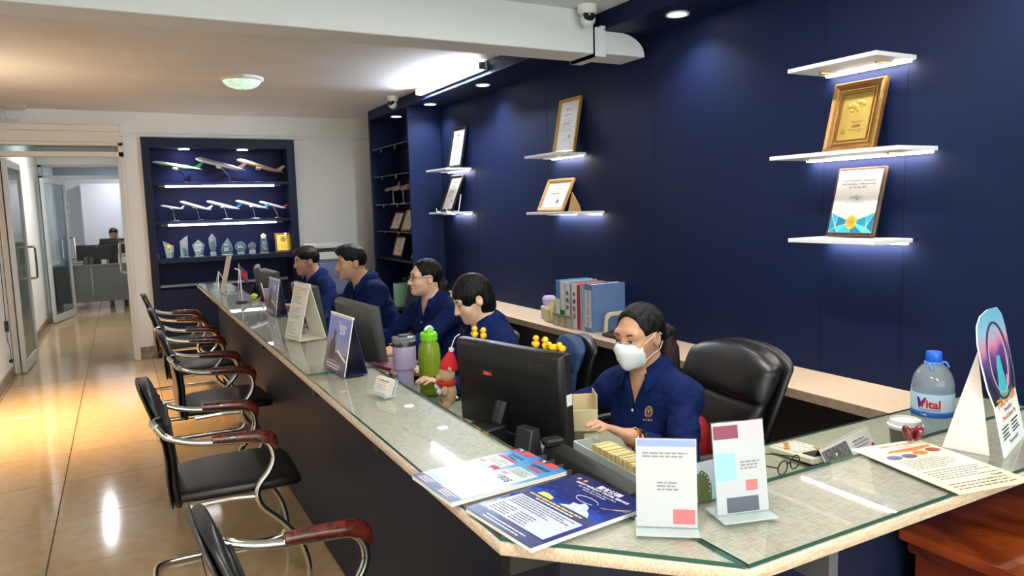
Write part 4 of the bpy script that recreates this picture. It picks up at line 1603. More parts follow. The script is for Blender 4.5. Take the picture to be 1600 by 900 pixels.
# two men further along
r4 = person('man with swept black hair leaning to his monitor, navy shirt', (1.329, 4.732, 1.172), Rd(FACE + 3), Rd(FACE + 6), M_skin1, 'swept',
            lean=.36, pitch=-.06, hands=((1.07, 4.92, .80), (1.08, 4.50, .80)), lip=M_lip_m, res=.009, fres=.005, build=1.06, male=True, sleeve=1.0, hs=.96)
r5 = person('man with a short black fringe at the farthest counter desk', (1.291, 5.869, 1.125), Rd(FACE + 4), Rd(FACE + 8), M_skin3, 'crop',
            lean=.24, pitch=-.10, hands=((1.07, 6.10, .80), (1.10, 5.62, .80)), lip=M_lip_m, res=.010, fres=.0055, build=1.0, male=True, sleeve=.78, hs=.94)

# chairs they sit on
def chair_for(root, label, m, yaw, top, back=.02, **kw):
    l = root.location
    return exec_chair(label, (l.x - back * math.cos(yaw + PI / 2), l.y - back * math.sin(yaw + PI / 2), 0), yaw, m, top, **kw)


exec_chair('swivel chair with a rounded navy blue fabric back', (1.66, 3.02, 0), Rd(FACE - 18), M_bluefab, .87, hw=.20, plump=.55, col_m=M_black)
chair_for(r3, 'black swivel chair under the woman with eyeglasses', M_gryfab, Rd(FACE + 8), .78, back=.10, hw=.2, plump=.5)
exec_chair('dark grey swivel chair with a tall back behind the man with swept hair', (1.62, 4.93, 0), Rd(FACE - 4), M_gryfab, 1.09, hw=.225, plump=.55)
chair_for(r5[0], 'black swivel chair under the farthest man', M_gryfab, Rd(FACE + 8), .80, back=.12, hw=.2, plump=.5)
exec_chair('large black leather executive chair beside the masked woman', (1.66, 2.02, 0), Rd(FACE - 8), M_lea2, .975, hw=.235, tilt=.34)

# ================================================================== THINGS ON AND BEHIND THE COUNTER
M_paper = mat('white_paper', (228, 228, 226), .6)
M_cpaper = mat('cream_paper', (226, 220, 206), .6)
M_ink = mat('black_ink', (34, 34, 38), .6)
M_gink = mat('grey_ink', (120, 120, 126), .6)
M_wink = mat('white_ink', (236, 238, 240), .5)
M_rink = mat('red_ink', (186, 34, 44), .5)
M_nink = mat('navy_ink', (24, 34, 92), .35, coat=.3)
M_yink = mat('yellow_ink', (226, 190, 84), .5)
M_acr = glass('clear_acrylic', (244, 248, 247), .02, 1.49)
M_acr_e = glass('acrylic_edge', (226, 236, 234), .1, 1.49, haze=((225, 235, 235), .5))


# ---- computer monitors seen from behind
def monitor(label, c_top, facing, w, hgt, tilt=.10, style='black', zt=DZ):
    """c_top: middle of the top edge; facing: yaw of the screen's outward direction; seen from the back"""
    t = thing('computer_monitor', label, 'monitor', (c_top[0], c_top[1], zt), facing)   # local +x faces the user
    th = c_top[2] - zt
    R = Matrix.Translation((0, 0, th)) @ Matrix.Rotation(-tilt, 4, 'Y')
    mb = {'black': mat('monitor_black', (18, 18, 20), .45), 'grey': mat('monitor_grey', (70, 70, 72), .42)}[style]
    # shell with a thicker, bevelled middle
    sh_ = MB()
    sh_.loft([[R @ V3(x, sx * w / 2 * k, -hgt / 2 + sz * hgt / 2 * k2) for sx, sz in ((-1, -1), (1, -1), (1, 1), (-1, 1))] for x, k, k2 in ((.018, 1, 1), (-.010, 1, 1), (-.016, .985, .975), (-.028, .955, .93), (-.030, .92, .88))])
    sh_.build('back_shell', mb, t, bevel=.003)
    MB().box(.0182, .0195, -w / 2 + .012, w / 2 - .012, -hgt + .02, -.012, R).build('screen', mat('screen_glow', (20, 24, 34), .2, emit=(150, 175, 215), estr=.35), t)
    nk = MB()
    nk.loft([[R @ V3(x, sy * .035, z) for x, sy in ((-.029, -1), (-.029, 1), (-.05, 1), (-.05, -1))] for z in (-hgt * .45, -hgt * .72)])
    nk.tube([R @ V3(-.048, 0, -hgt * .6), V3(-.07, 0, .06), V3(-.06, 0, .016)], .026, 10, smooth=4)
    nk.build('stand_neck', mat('stand_black', (9, 9, 10), .5), t)
    MB().lathe([(.0001, .0012), (.115, .0012), (.115, .008), (.09, .015), (.0001, .018)], 28, Matrix.Translation((-.04, 0, 0)) @ Matrix.Diagonal((.78, 1, 1, 1))).build('stand_foot', mb, t)
    t['_R'] = 0
    del t['_R']
    return t, R, w, hgt


M_vent = mat('vent_black', (6, 6, 7), .6)
yaw1 = math.atan2(.135, .475)
acer, RA, wA, hA = monitor('large black monitor with yellow chick toys along its top edge', (1.085, 2.055, 1.062), yaw1, .495, .295, tilt=.05)


def on_back(x, y):
    """a point on the monitor's back: x to the right as one looks at the back, y up from the top edge"""
    return RA @ V3(-.0172, -x, y)


# the back faces local -x; as seen there, right is local -y
BK = RA @ Matrix(((0, 0, -1, -.0345), (-1, 0, 0, 0), (0, 1, 0, 0), (0, 0, 0, 1)))
vt = MB()
for k in range(5):
    z = -.066 - k * .0052
    vt.box(-.0312, -.0260, -.19, .21, z - .0013, z + .0013, RA)
vt.build('vent_slot', M_vent, acer)['kind'] = 'stuff'
t_ = text('lettering', 'acer', .040, mat('embossed_plastic', (42, 42, 45), .3), acer, (0, 0, 0), depth=.001, bold=.0012, shear=.12)
t_.matrix_basis = RA @ Matrix(((0, 0, -1, -.0305), (-1, 0, 0, -.145), (0, 1, 0, -.040), (0, 0, 0, 1)))
st = MB().box(-.0005, .0005, -.022, .022, -.007, .007).build('red_sticker', mat('red_sticker', (168, 40, 36), .5), acer)
st.matrix_basis = RA @ Matrix.Translation((-.0306, .085, -.10))
t_ = text('lettering', 'Ezdrv', .013, mat('sticker_ink', (236, 130, 110), .5), acer, bold=.0004)
t_.matrix_basis = RA @ Matrix(((0, 0, -1, -.0313), (-1, 0, 0, .085), (0, 1, 0, -.1005), (0, 0, 0, 1)))
MB().box(-.012, .012, -.2482, -.2473, -.16, -.125, RA).build('white_label', M_paper, acer)
MB().box(-.0335, -.0345, .05, .10, -.262, -.235, RA @ Matrix.Translation((.005, .1, .0))).build('rating_label', M_gink, acer)

monitor('grey monitor beside the lavender tumbler', (1.0, 3.51, 1.06), Rd(4), .53, .30, .12, 'grey')
monitor('grey monitor behind the cream tent calendar', (1.0, 4.64, 1.06), Rd(3), .50, .29, .14, 'grey')
monitor('grey monitor behind the farthest blue tent calendar', (1.0, 5.86, 1.07), Rd(3), .48, .28, .12, 'grey')
monitor('grey monitor at the far end of the counter', (1.0, 6.42, 1.07), Rd(-10), .48, .29, .12, 'grey')

# ---- yellow chick toys on the monitor
M_chick = mat('yellow_rubber', (246, 190, 16), .4)
M_beak = mat('orange_rubber', (226, 110, 20), .4)
am = acer.matrix_basis.copy() if False else Matrix.Translation(acer.location) @ Matrix.Rotation(yaw1, 4, 'Z')
for k, (yy, lie, yaw, lb) in enumerate(((.172, 0, .3, 'yellow chick toy standing at the left end of the black monitor'), (.128, 0, -.2, 'yellow chick toy second from the left on the black monitor'),
                                        (-.118, 0, .2, 'upright yellow chick toy, third from the left on the black monitor'), (-.158, 0, -.4, 'upright yellow chick toy just left of the lying chicks'),
                                        (-.192, 1, .5, 'yellow chick toy leaning forward, second from the monitor right end'), (-.226, 1, -.3, 'yellow chick toy lying at the right end of the black monitor'))):
    p = am @ (RA @ V3(.002, yy, .0032))
    t = thing('chick_toy', lb, 'toy', p, yaw1 + yaw, 'yellow chick toys on the monitor')
    if lie:
        t.location.z += .001
        MB().ball((0, 0, .0105), (.011, .017, .0105), 14).build('body', M_chick, t)
        MB().ball((0, .014, .0190), .0092, 14).build('head', M_chick, t)
        MB().ball((-.011, .013, .0185), (.004, .003, .0025), 8).build('beak', M_beak, t)
        MB().ball((0, -.017, .016), (.004, .006, .004), 8).build('tail', M_chick, t)
    else:
        MB().ball((0, 0, .0125), (.011, .011, .0125), 14).build('body', M_chick, t)
        MB().ball((0, 0, .031), .0100, 14).build('head', M_chick, t)
        MB().ball((-.011, 0, .030), (.005, .003, .0025), 8).build('beak', M_beak, t)
        for s in (1, -1):
            MB().ball((-.002, s * .011, .015), (.004, .004, .006), 8).build('wing', M_chick, t)

# ---- plush bear in a red hat hung on the monitor's corner
M_plush = mat('beige_plush', (196, 160, 112), .95, bump=(260, .9), sheen=.3)
M_redknit = mat('red_knit', (192, 26, 32), .9, bump=(220, .6))
M_wplush = mat('white_plush', (224, 214, 210), .95, bump=(260, .8))
bp = am @ (RA @ V3(-.055, .272, -.245))
br = thing('plush_bear', 'small beige plush bear in a red knit hat hanging from the monitor', 'toy', bp, yaw1 + Rd(-25))
MB().ball((0, 0, .050), (.030, .032, .046), 18).build('body', M_plush, br)
MB().ball((-.004, 0, .118), (.030, .033, .030), 18).build('head', M_plush, br)
MB().ball((-.032, 0, .110), (.014, .016, .012), 12).build('muzzle', M_plush, br)
MB().ball((-.045, 0, .114), .0042, 8).build('nose', M_black, br)
for s in (1, -1):
    MB().ball((-.027, s * .013, .124), .0032, 8).build('eye', M_black, br)
    MB().ball((.0, s * .028, .140), (.008, .011, .011), 10).build('ear', M_plush, br)
    MB().ball((-.016, s * .026, .014), (.017, .015, .014), 12).build('leg', M_plush, br)
    MB().ball((-.020, s * .031, .066), (.014, .011, .018), 12).build('arm', M_plush, br)
MB().lathe([(.033, 0), (.034, .008), (.030, .022), (.019, .045), (.008, .062), (.0001, .066)], 20, Matrix.Translation((.004, 0, .136)) @ Matrix.Rotation(.16, 4, 'Y')).build('hat', M_redknit, br)
MB().ball((.016, 0, .203), .0105, 12).build('pompom', M_wplush, br)
MB().tube([(-.006 + .028 * math.cos(a), .029 * math.sin(a), .090) for a in [2 * PI * k / 16 for k in range(16)]], .009, 8, closed=True).build('scarf', M_redknit, br)
for s in (1, -1):
    MB().ball((-.036, s * .014 - .004, .070 + .006 * s), .0115, 12).build('scarf_ball', M_wplush, br)
MB().tube([(.016, 0, .21), (.03, -.004, .245), (.046, -.012, .258)], .0018, 6, smooth=3).build('string', M_wplast, br)

# ---- green water bottle, lavender tumbler
M_green = glass('green_plastic', (206, 222, 110), .06, 1.45, haze=((164, 190, 60), .5))
M_lime = mat('lime_plastic', (120, 196, 24), .35)
gb = thing('water_bottle', 'lime green plastic water bottle beside the lavender tumbler', 'bottle', (1.085, 2.765, DZ + .0015), Rd(20))
MB().lathe([(.0001, 0), (.040, 0), (.045, .006), (.046, .02), (.043, .028), (.046, .038), (.046, .165), (.045, .185), (.040, .208), (.031, .224), (.031, .232)], 36, cap=False).build('body', M_green, gb)
MB().lathe([(.0001, .003), (.041, .003), (.0425, .02), (.0425, .11), (.0001, .111)], 30).build('water', glass('green_water', (205, 226, 110), .03, 1.33, haze=((160, 195, 30), .3)), gb)
MB().lathe([(.033, .226), (.036, .227), (.036, .252), (.031, .258), (.0001, .259)], 30).build('cap', M_lime, gb)
MB().lathe([(.020, .258), (.020, .268), (.016, .272), (.0001, .272)], 20).build('lid', M_lime, gb)
MB().tube([(-.02, 0, .268), (-.008, 0, .279), (.012, 0, .279), (.024, 0, .266)], .005, 8, smooth=4).build('lid_clip', M_wplast, gb)
for k in range(9):
    MB().tube([(-.0464 * math.cos(a), -.0464 * math.sin(a), .052 + .012 * k) for a in [-.35 + .09 * q for q in range(8)]], .0011, 5).build('level_mark', mat('green_mark', (86, 130, 20), .5), gb)
for z in (.045, .058, .071, .084, .097):
    MB().tube([(.0462 * math.cos(a), .0462 * math.sin(a), z) for a in [2 * PI * k / 32 for k in range(32)]], .0012, 5, closed=True).build('rib', M_green, gb)
M_lav = mat('lavender_coating', (182, 166, 204), .5)
tb = thing('tumbler', 'lavender steel tumbler with a clear lid beside the green bottle', 'cup', (1.03, 2.915, DZ + .0015))
MB().lathe([(.0001, 0), (.034, 0), (.036, .004), (.036, .075), (.038, .082), (.0475, .09), (.049, .096), (.0495, .185), (.0001, .185)], 36).build('cup', M_lav, tb)
MB().lathe([(.0496, .1855), (.0500, .187), (.0500, .206), (.047, .207)], 36, cap=False).build('steel_rim', M_steel, tb)
MB().lathe([(.046, .188), (.0505, .2075), (.0515, .213), (.0515, .222), (.044, .226), (.0001, .224)], 36).build('lid', glass('clear_lid', (226, 230, 232), .04, 1.5, haze=((200, 205, 208), .25)), tb)
MB().box(-.022, .022, -.014, .014, .2265, .234).build('lid_slider', M_grey, tb, bevel=.003)

# ---- business card holder on the counter
ch_ = thing('card_holder', 'clear holder of business cards on the counter beside the tumbler', 'card holder', (.70, 2.205, CT), Rd(0))
RC = Matrix.Rotation(Rd(-78), 4, 'Z')
b = MB().box(-.048, .048, -.020, .026, .0005, .004, RC).box(-.048, .048, -.0200, -.0175, .004, .016, RC)
b.build('tray', M_acr_e, ch_)
MB().box(-.048, .048, 0, .003, 0, .05, RC @ Matrix.Translation((0, .012, .004)) @ Matrix.Rotation(Rd(-20), 4, 'X')).build('back_plate', M_acr_e, ch_)
for k in range(3):
    MB().box(-.045, .045, 0, .0024, 0, .054, RC @ Matrix.Translation((0, -.010 + .006 * k, .0042)) @ Matrix.Rotation(Rd(-20), 4, 'X')).build('card', M_cpaper, ch_, bevel=.0004)
cm = RC @ Matrix.Translation((0, -.0101, .0042)) @ Matrix.Rotation(Rd(-20), 4, 'X') @ Matrix.Rotation(PI / 2, 4, 'X')
o = lines('print', M_ink, ch_, -.018, .036, (.045,), .0034, .0004, 3, .05)
o.matrix_basis = cm
o = lines('print', M_gink, ch_, -.038, .030, (.038, .030, .025, .020, .014), .0016, .0004, 4, .5)
o.matrix_basis = cm
o = text('print', 'SH', .012, mat('logo_brown', (150, 96, 70), .5), ch_, (-.032, .045, .0004))
o.matrix_basis = cm


# ---- tent calendars
def tent(label, p0, p1, p2, hgt, mats, hinge_m, back_m, art=None):
    """front foot line from p0 (far) to p1 (near), back foot at p2 (near); stands on the counter"""
    p0, p1, p2 = [Vector((a[0], a[1], CT)) for a in (p0, p1, p2)]
    u = (p1 - p0).normalized()
    w = (p1 - p0).length
    bk = p2 - p1
    dep = bk.length
    nrm = Vector((0, 0, 1)).cross(u)
    if nrm.dot(bk) < 0:
        nrm = -nrm
    t = thing('tent_calendar', label, 'calendar', p0, math.atan2(u.y, u.x))
    s = 1 if (Matrix.Rotation(-math.atan2(u.y, u.x), 3, 'Z') @ nrm).y > 0 else -1
    def face(name, y0, y1, m, x0=0, x1=None, z0=.001, z1=None, th=.003):
        x1 = w if x1 is None else x1
        z1 = hgt if z1 is None else z1
        a = V3(0, y0 * s, 0)
        d = V3(0, (y1 - y0) * s, hgt)
        L = d.length
        d.normalize()
        n = V3(1, 0, 0).cross(d)
        M = Matrix((V3(1, 0, 0), d, n)).transposed().to_4x4()
        M.translation = a
        return M, L
    MF, L = face('front', 0, dep * .5, None)
    MBk, _ = face('back', dep, dep * .5, None)
    sgn = -1 if (MF.to_3x3() @ V3(0, 0, 1)).y * s > 0 else 1      # which local z looks outward
    MB().box(0, w, .001, L, -.0016, .0016, MF).build('front_board', mats, t, bevel=.0006)
    MB().box(0, w, .001, L, -.0016, .0016, MBk).build('back_board', back_m, t, bevel=.0006)
    MB().box(0.002, w - .002, .004 * s, (dep - .004) * s, .0008, .0024).build('base_board', back_m, t)
    MB().tube([(0, dep * .5 * s, hgt + .001), (w, dep * .5 * s, hgt + .001)], .0048, 8).build('binding', hinge_m, t)
    if sgn < 0:
        flip = MF @ Matrix.Translation((0, 0, -.002))
        FM = flip @ Matrix(((1, 0, 0, 0), (0, 1, 0, 0), (0, 0, -1, 0), (0, 0, 0, 1)))
    else:
        FM = MF @ Matrix.Translation((0, 0, .002))
    return t, FM, w, L


def art_blue(t, FM, w, L, seed=1):
    o = quad('photo', ramp_mat('city_photo', [(0, (70, 66, 70)), (.30, (96, 92, 100)), (.45, (120, 128, 168)), (.7, (104, 128, 206)), (1, (126, 134, 206))], 'Y', .03, .2, .4, .12, 40), t, .004, w - .004, L * .20, L - .006, 0)
    o.matrix_basis = FM
    o = quad('print', M_nink, t, .001, w - .001, .002, L * .20, .0001)
    o.matrix_basis = FM
    # tower skyline and figure in the picture
    b = MB()
    rnd = random.Random(seed)
    for k in range(7):
        x = w * (.44 + .075 * k)
        b.raw([(x, L * .34, .0002), (x + w * .05, L * .34, .0002), (x + w * .025, L * (.5 + .22 * rnd.random()), .0002)], [(0, 1, 2)])
    o = b.build('print', mat('tower_ink', (176, 178, 206), .5), t, smooth=0)
    o.matrix_basis = FM
    o['kind'] = 'stuff'
    o = poly('print', mat('figure_ink', (74, 60, 60), .5), t, [(w * .16, L * .2), (w * .44, L * .2), (w * .42, L * .46), (w * .36, L * .6), (w * .40, L * .68), (w * .34, L * .74), (w * .28, L * .68), (w * .29, L * .58), (w * .18, L * .5)], .0003)
    o.matrix_basis = FM
    o = poly('print', M_wink, t, [(w * .5, L * .38), (w * .95, L * .22), (w * .95, L * .27), (w * .56, L * .40)], .0003)
    o.matrix_basis = FM
    o = text('lettering', 'Taiwan', w * .13, M_wink, t, (w * .62, L * .82, .0003), bold=.0004)
    o.matrix_basis = FM
    o = text('lettering', '2024', w * .12, M_wink, t, (w * .64, L * .72, .0003), bold=.0004)
    o.matrix_basis = FM
    o = lines('print', M_wink, t, w * .12, w * .9, (L * .12, L * .07), .004, .0003, 5, .3)
    o.matrix_basis = FM


M_calnavy = mat('calendar_board_navy', (22, 26, 74), .5)
t, FM, w, L = tent('blue tent calendar with a city photo, nearest on the counter', (.648, 2.755), (.664, 2.52), (.745, 2.55), .205, M_paper, M_wplast, M_calnavy)
art_blue(t, FM, w, L)
t, FM, w, L = tent('blue tent calendar with a city photo, farther along the counter', (.735, 4.50), (.75, 4.28), (.815, 4.30), .205, M_paper, M_wplast, M_calnavy)
art_blue(t, FM, w, L, 4)
t, FM, w, L = tent('cream tent card with a printed price list on the counter', (.648, 3.50), (.684, 3.345), (.79, 3.425), .255, M_cpaper, M_cpaper, M_cpaper)
for k in range(3):
    o = lines('print', M_gink, t, w * .1, w * .85, [L * (.84 - .035 * i - .27 * k) for i in range(6)], .0028, .0003, 20 + k, .5)
    o.matrix_basis = FM
o = lines('print', mat('orange_ink', (206, 150, 90), .5), t, w * .08, w * .95, (L * .93, L * .89, L * .06), .004, .0003, 9, .1)
o.matrix_basis = FM

# ---- far end of the counter: acrylic wedge stands, card pole, flag, pen box
ac = thing('sign_holder', 'tall clear acrylic sign holder leaning at the far counter end', 'sign holder', (.635, 5.76, CT), Rd(-82))
RQ = Matrix.Rotation(Rd(-14), 4, 'X')
MB().box(-.06, .06, -.002, .002, .003, .30, RQ).build('front_plate', M_acr_e, ac)
MB().box(-.055, .055, -.0027, -.0022, .012, .29, RQ).build('insert', mat('grey_print', (206, 206, 204), .6), ac)
MB().box(-.06, .06, 0, .09, .0005, .0035).build('foot', M_acr_e, ac)
wd_ = thing('easel_stand', 'small white wire easel at the far counter end', 'stand', (.625, 6.03, CT), Rd(-80))
for pts in ([(-.05, 0, .004), (-.01, .03, .15), (.05, 0, .004)], [(-.01, .03, .15), (0, .10, .004)], [(-.05, 0, .004), (-.05, -.025, .004), (-.05, -.025, .02)], [(.05, 0, .004), (.05, -.025, .004), (.05, -.025, .02)]):
    MB().tube(pts, .0035, 8).build('wire', M_wplast, wd_)
pl_ = thing('card_pole', 'thin white card pole on a round black foot on the counter', 'stand', (.69, 5.13, CT))
MB().lathe([(.0001, .0005), (.042, .0005), (.042, .008), (.038, .011), (.0001, .012)], 24).build('foot', M_black, pl_)
MB().cyl((0, 0, .012), (-.004, .01, .215), .0042, n=8).build('pole', M_wplast, pl_)
MB().tube([(-.004, .01, .215), (-.024, .06, .224)], .005, 8).build('clip', M_wplast, pl_)
fl_ = thing('desk_flag', 'small red and blue desk flag by the far monitor', 'flag', (.79, 6.05, CT))
MB().lathe([(.0001, .0005), (.022, .0005), (.020, .008), (.0001, .01)], 16).build('foot', M_black, fl_)
MB().cyl((0, 0, .008), (.02, .03, .20), .0022, n=6).build('pole', M_steel, fl_)
for k, (mm, z0, z1) in enumerate(((mat('flag_blue', (34, 58, 150), .7), .19, .165), (mat('flag_red', (196, 44, 48), .7), .165, .115), (_mats['flag_blue'], .115, .09))):
    MB().loft([[V3(.019, .028, z0), V3(.019, .030, z0), V3(.019, .030, z1), V3(.019, .028, z1)]] + [[V3(.019 + .012 * q, .028 - .024 * q - .003 * (q % 2), z0 - .013 * q), V3(.019 + .012 * q, .030 - .024 * q - .003 * (q % 2), z0 - .013 * q), V3(.019 + .012 * q, .030 - .024 * q - .003 * (q % 2), z1 - .013 * q), V3(.019 + .012 * q, .028 - .024 * q - .003 * (q % 2), z1 - .013 * q)] for q in range(1, 5)]).build('stripe', mm, fl_)
pb = thing('pen_box', 'lavender pen box behind the farthest blue tent calendar', 'pen box', (.905, 5.32, DZ + .0015), Rd(10))
MB().box(-.036, .036, -.036, .036, 0, .004).box(-.036, -.033, -.036, .036, .004, .235).box(.033, .036, -.036, .036, .004, .235).box(-.033, .033, -.036, -.033, .004, .235).box(-.033, .033, .033, .036, .004, .235).build('box', M_lav, pb)
MB().cyl((-.01, .0, .02), (-.05, .03, .275), .005, n=8).build('pen', M_wplast, pb)
MB().cyl((.01, -.01, .02), (.02, .02, .262), .004, n=8).build('pen', M_black, pb)
tw = thing('trinket', 'tiny lime green flower trinket on a beige twig on the counter', 'ornament', (.79, 5.20, CT))
MB().tube([(.0, -.12, .006), (.0, -.07, .012), (-.005, -.02, .008), (-.01, .0, .018)], .006, 6, smooth=4).build('twig', mat('twig_beige', (176, 160, 128), .7), tw)
MB().ball((-.012, .012, .026), (.02, .02, .019), 14).build('bloom', mat('lime_bloom', (190, 220, 40), .5), tw)
for k in range(5):
    a = 2 * PI * k / 5
    MB().ball((-.012 + .018 * math.cos(a), .012 + .018 * math.sin(a), .030), .008, 8).build('petal', _mats['lime_bloom'], tw)


# ---- magazines on the near corner of the counter (read from the visitors' side)
def sheet(name, label, cat, origin, udir, w, hgt, th, cover, group=None, pages=True, vdir=None):
    t = thing(name, label, cat, group=group)
    u = Vector((math.cos(udir), math.sin(udir), 0))
    v = vdir or Vector((-u.y, u.x, 0))
    place(t, origin, u, v)
    if pages:
        MB().box(.001, w - .001, .001, hgt - .001, .0005, th - .0008).build('pages', M_paper, t)
        MB().box(0, w, 0, hgt, th - .0008, th).build('cover', cover, t)
    else:
        MB().box(0, w, 0, hgt, .0003, th).build('sheet', cover, t)
    return t


M_cov = ramp_mat('deep_blue_cover', [(0, (20, 30, 84)), (.35, (18, 36, 120)), (.5, (26, 66, 170)), (.62, (14, 30, 110)), (1, (16, 26, 86))], 'Y', 0, .297, .22, .35, 14, .5)
zc = .010
bm_ = sheet('magazine', 'dark blue travel magazine at the counter corner', 'magazine', (.549, 1.243, CT + .0003), Rd(-83.5), .215, .288, zc, M_cov)
quad('print', M_nink, bm_, 0, .215, 0, .030, zc + .0002)
quad('print', M_nink, bm_, 0, .215, .128, .150, zc + .0002)
poly('print', mat('pale_info_panel', (184, 190, 206), .3, coat=.4), bm_, [(.012, .034)] + [(.203, .034), (.203, .126), (.012, .126)], zc + .0002)
lines('print', M_ink, bm_, .022, .19, [.118 - .0075 * k for k in range(5)], .0026, zc + .0004, 31, .35)
for c in range(2):
    lines('print', M_ink, bm_, .022 + .062 * c, .078 + .062 * c, [.072 - .0075 * k for k in range(5)], .0026, zc + .0004, 40 + c, .2)
lines('print', M_wink, bm_, .05, .19, (.018, .009), .003, zc + .0004, 33, .2)
lines('print', M_yink, bm_, .02, .19, (.143,), .0042, zc + .0004, 34, .1)
lines('print', M_wink, bm_, .05, .17, (.134,), .0032, zc + .0004, 35, .1)
# night sky picture: sunlit cloud, comet ring and stars
poly('print', mat('cloud_ink', (186, 200, 232), .3, coat=.4, noise=(60, .3)), bm_, [(.10, .152), (.185, .152), (.172, .166), (.160, .172), (.150, .186), (.132, .192), (.128, .181), (.112, .178), (.118, .166)], zc + .0003)
MB().tube([(.122 + .03 * math.cos(a), .205 + .012 * math.sin(a), zc + .0004) for a in [2 * PI * k / 28 for k in range(26)]], .0005, 4).build('print', M_wink, bm_)
poly('print', M_yink, bm_, [(.03, .152), (.075, .152), (.072, .162), (.05, .168), (.034, .166)], zc + .0003)
sb = MB()
for k in range(16):
    x, y = random.uniform(.02, .2), random.uniform(.17, .235)
    sb.raw([(x - .0009, y, zc + .0004), (x, y - .0009, zc + .0004), (x + .0009, y, zc + .0004), (x, y + .0009, zc + .0004)], [(0, 1, 2, 3)])
sb.build('star_print', M_wink, bm_, smooth=0)['kind'] = 'stuff'
text('lettering', '聖航假期', .017, M_wink, bm_, (.118, .268, zc + .0004), bold=.0003)
text('lettering', 'SAINT HOLIDAY TRAVEL SERVICE', .0102, M_wink, bm_, (.110, .254, zc + .0004), bold=.0002)
text('lettering', 'No. A9AEo, 271 Street, Phnom Penh', .0074, M_wink, bm_, (.108, .243, zc + .0004))
text('lettering', 'Phnom Penh, Cambodia', .0070, M_wink, bm_, (.108, .235, zc + .0004))
for x in (.025, .045):
    poly('print', mat('lantern_gold', (198, 138, 60), .4), bm_, disc(x, .268, .006, .005, 14), zc + .0004)
for k in range(3):
    poly('print', M_yink, bm_, [(.165 + .004 * k, .2), (.213, .226 + .006 * k), (.213, .2275 + .006 * k), (.165 + .004 * k, .2008)], zc + .0004)

M_sky = ramp_mat('pale_sky_cover', [(0, (110, 150, 196)), (.2, (150, 184, 208)), (.42, (190, 208, 218)), (.62, (130, 170, 202)), (.85, (74, 146, 206)), (1, (48, 116, 190))], 'Y', 0, .29, .2, .22, 18, .5)
for k, lb in enumerate(('light blue travel brochure nearer the far end of the counter', 'light blue travel brochure lying next to the dark blue magazine')):
    og = Vector((.521 + .006 * k, 1.463 - .094 * k, CT + .0003 + .0 * k))
    m_ = sheet('brochure', lb, 'brochure', og, Rd(-85.5), .0925, .286, .011, M_sky, 'pair of light blue brochures')
    z_ = .0112
    quad('print', M_nink, m_, 0, .0925, 0, .026, z_)
    quad('print', M_rink, m_, .012, .017, .018, .023, z_ + .0002)
    lines('print', M_wink, m_, .02, .08, (.02, .014, .008), .0022, z_ + .0002, 50 + k, .3)
    quad('print', mat('pale_green_box', (196, 212, 204), .3, coat=.3), m_, .008, .084, .135, .215, z_)
    quad('print', mat('green_rule', (40, 110, 96), .4), m_, .084, .086, .135, .215, z_ + .0002)
    text('lettering', '180$', .026, M_nink, m_, (.045, .150, z_ + .0004), bold=.0006)
    text('lettering', '8日', .014, M_rink, m_, (.02, .170, z_ + .0004), bold=.0004)
    lines('print', M_ink, m_, .012, .08, (.186, .193, .2, .207), .0026, z_ + .0004, 60 + k, .3)
    text('lettering', 'Explore' if k == 0 else '台灣旅遊', .017 if k == 0 else .0155, M_nink, m_, (.045, .246, z_ + .0004), bold=.0005)
    text('lettering', 'Taiwan' if k == 0 else '落地簽證', .013, M_nink if k == 0 else M_rink, m_, (.045, .231, z_ + .0004), bold=.0004)
    if k == 0:
        quad('print', M_rink, m_, .058, .086, .160, .178, z_ + .0003)
        quad('print', M_nink, m_, .058, .070, .169, .178, z_ + .0005)
        quad('print', M_rink, m_, .012, .08, .2175, .2245, z_ + .0003)
    # waving flag across the top corner
    poly('print', M_rink, m_, [(.0, .258), (.03, .266), (.055, .262), (.075, .272), (.06, .286), (.0, .286)], z_ + .0003)
    poly('print', M_nink, m_, [(.0, .272), (.032, .274), (.034, .286), (.0, .286)], z_ + .0005)
    poly('print', M_wink, m_, disc(.016, .279, .004, .004, 12), z_ + .0007)
    # pale waterfall picture
    b = MB()
    for q in range(9):
        x = .008 + .009 * q
        b.raw([(x, .05 + .012 * math.sin(q * 2.1), z_ + .0002), (x + .006, .05 + .01 * math.cos(q), z_ + .0002), (x + .005, .12, z_ + .0002), (x + .001, .122, z_ + .0002)], [(0, 1, 2, 3)])
    b.build('waterfall_print', mat('waterfall_ink', (204, 216, 222), .3, coat=.4), m_, smooth=0)['kind'] = 'stuff'
    poly('print', mat('rock_ink', (96, 120, 160), .3, coat=.4), m_, [(.01, .036), (.05, .03), (.088, .04), (.07, .05), (.04, .044)], z_ + .0003)


# ---- two card signs in acrylic stands (pixelated in the photo)
def sign_stand(label, p0, p1, hgt, extra, name='sign_stand'):
    p0, p1 = Vector((p0[0], p0[1], CT)), Vector((p1[0], p1[1], CT))
    u = (p1 - p0).normalized()
    w = (p1 - p0).length
    t = thing(name, label, 'sign', p0, math.atan2(u.y, u.x))
    RL = Matrix.Rotation(Rd(-9), 4, 'X')
    MB().box(0, w, -.03, .045, .0004, .0034).build('foot', M_acr_e, t, bevel=.0006)
    MB().box(0, w, -.001, .002, .0036, hgt, RL).build('plate', M_acr, t)
    MB().box(.002, w - .002, -.0022, -.0012, .006, hgt - .002, RL).build('card', mat('sign_card', (172, 172, 175), .6), t)
    FM = RL @ Matrix.Translation((0, -.0026, 0)) @ Matrix.Rotation(PI / 2, 4, 'X')
    extra(t, FM, w)
    return t


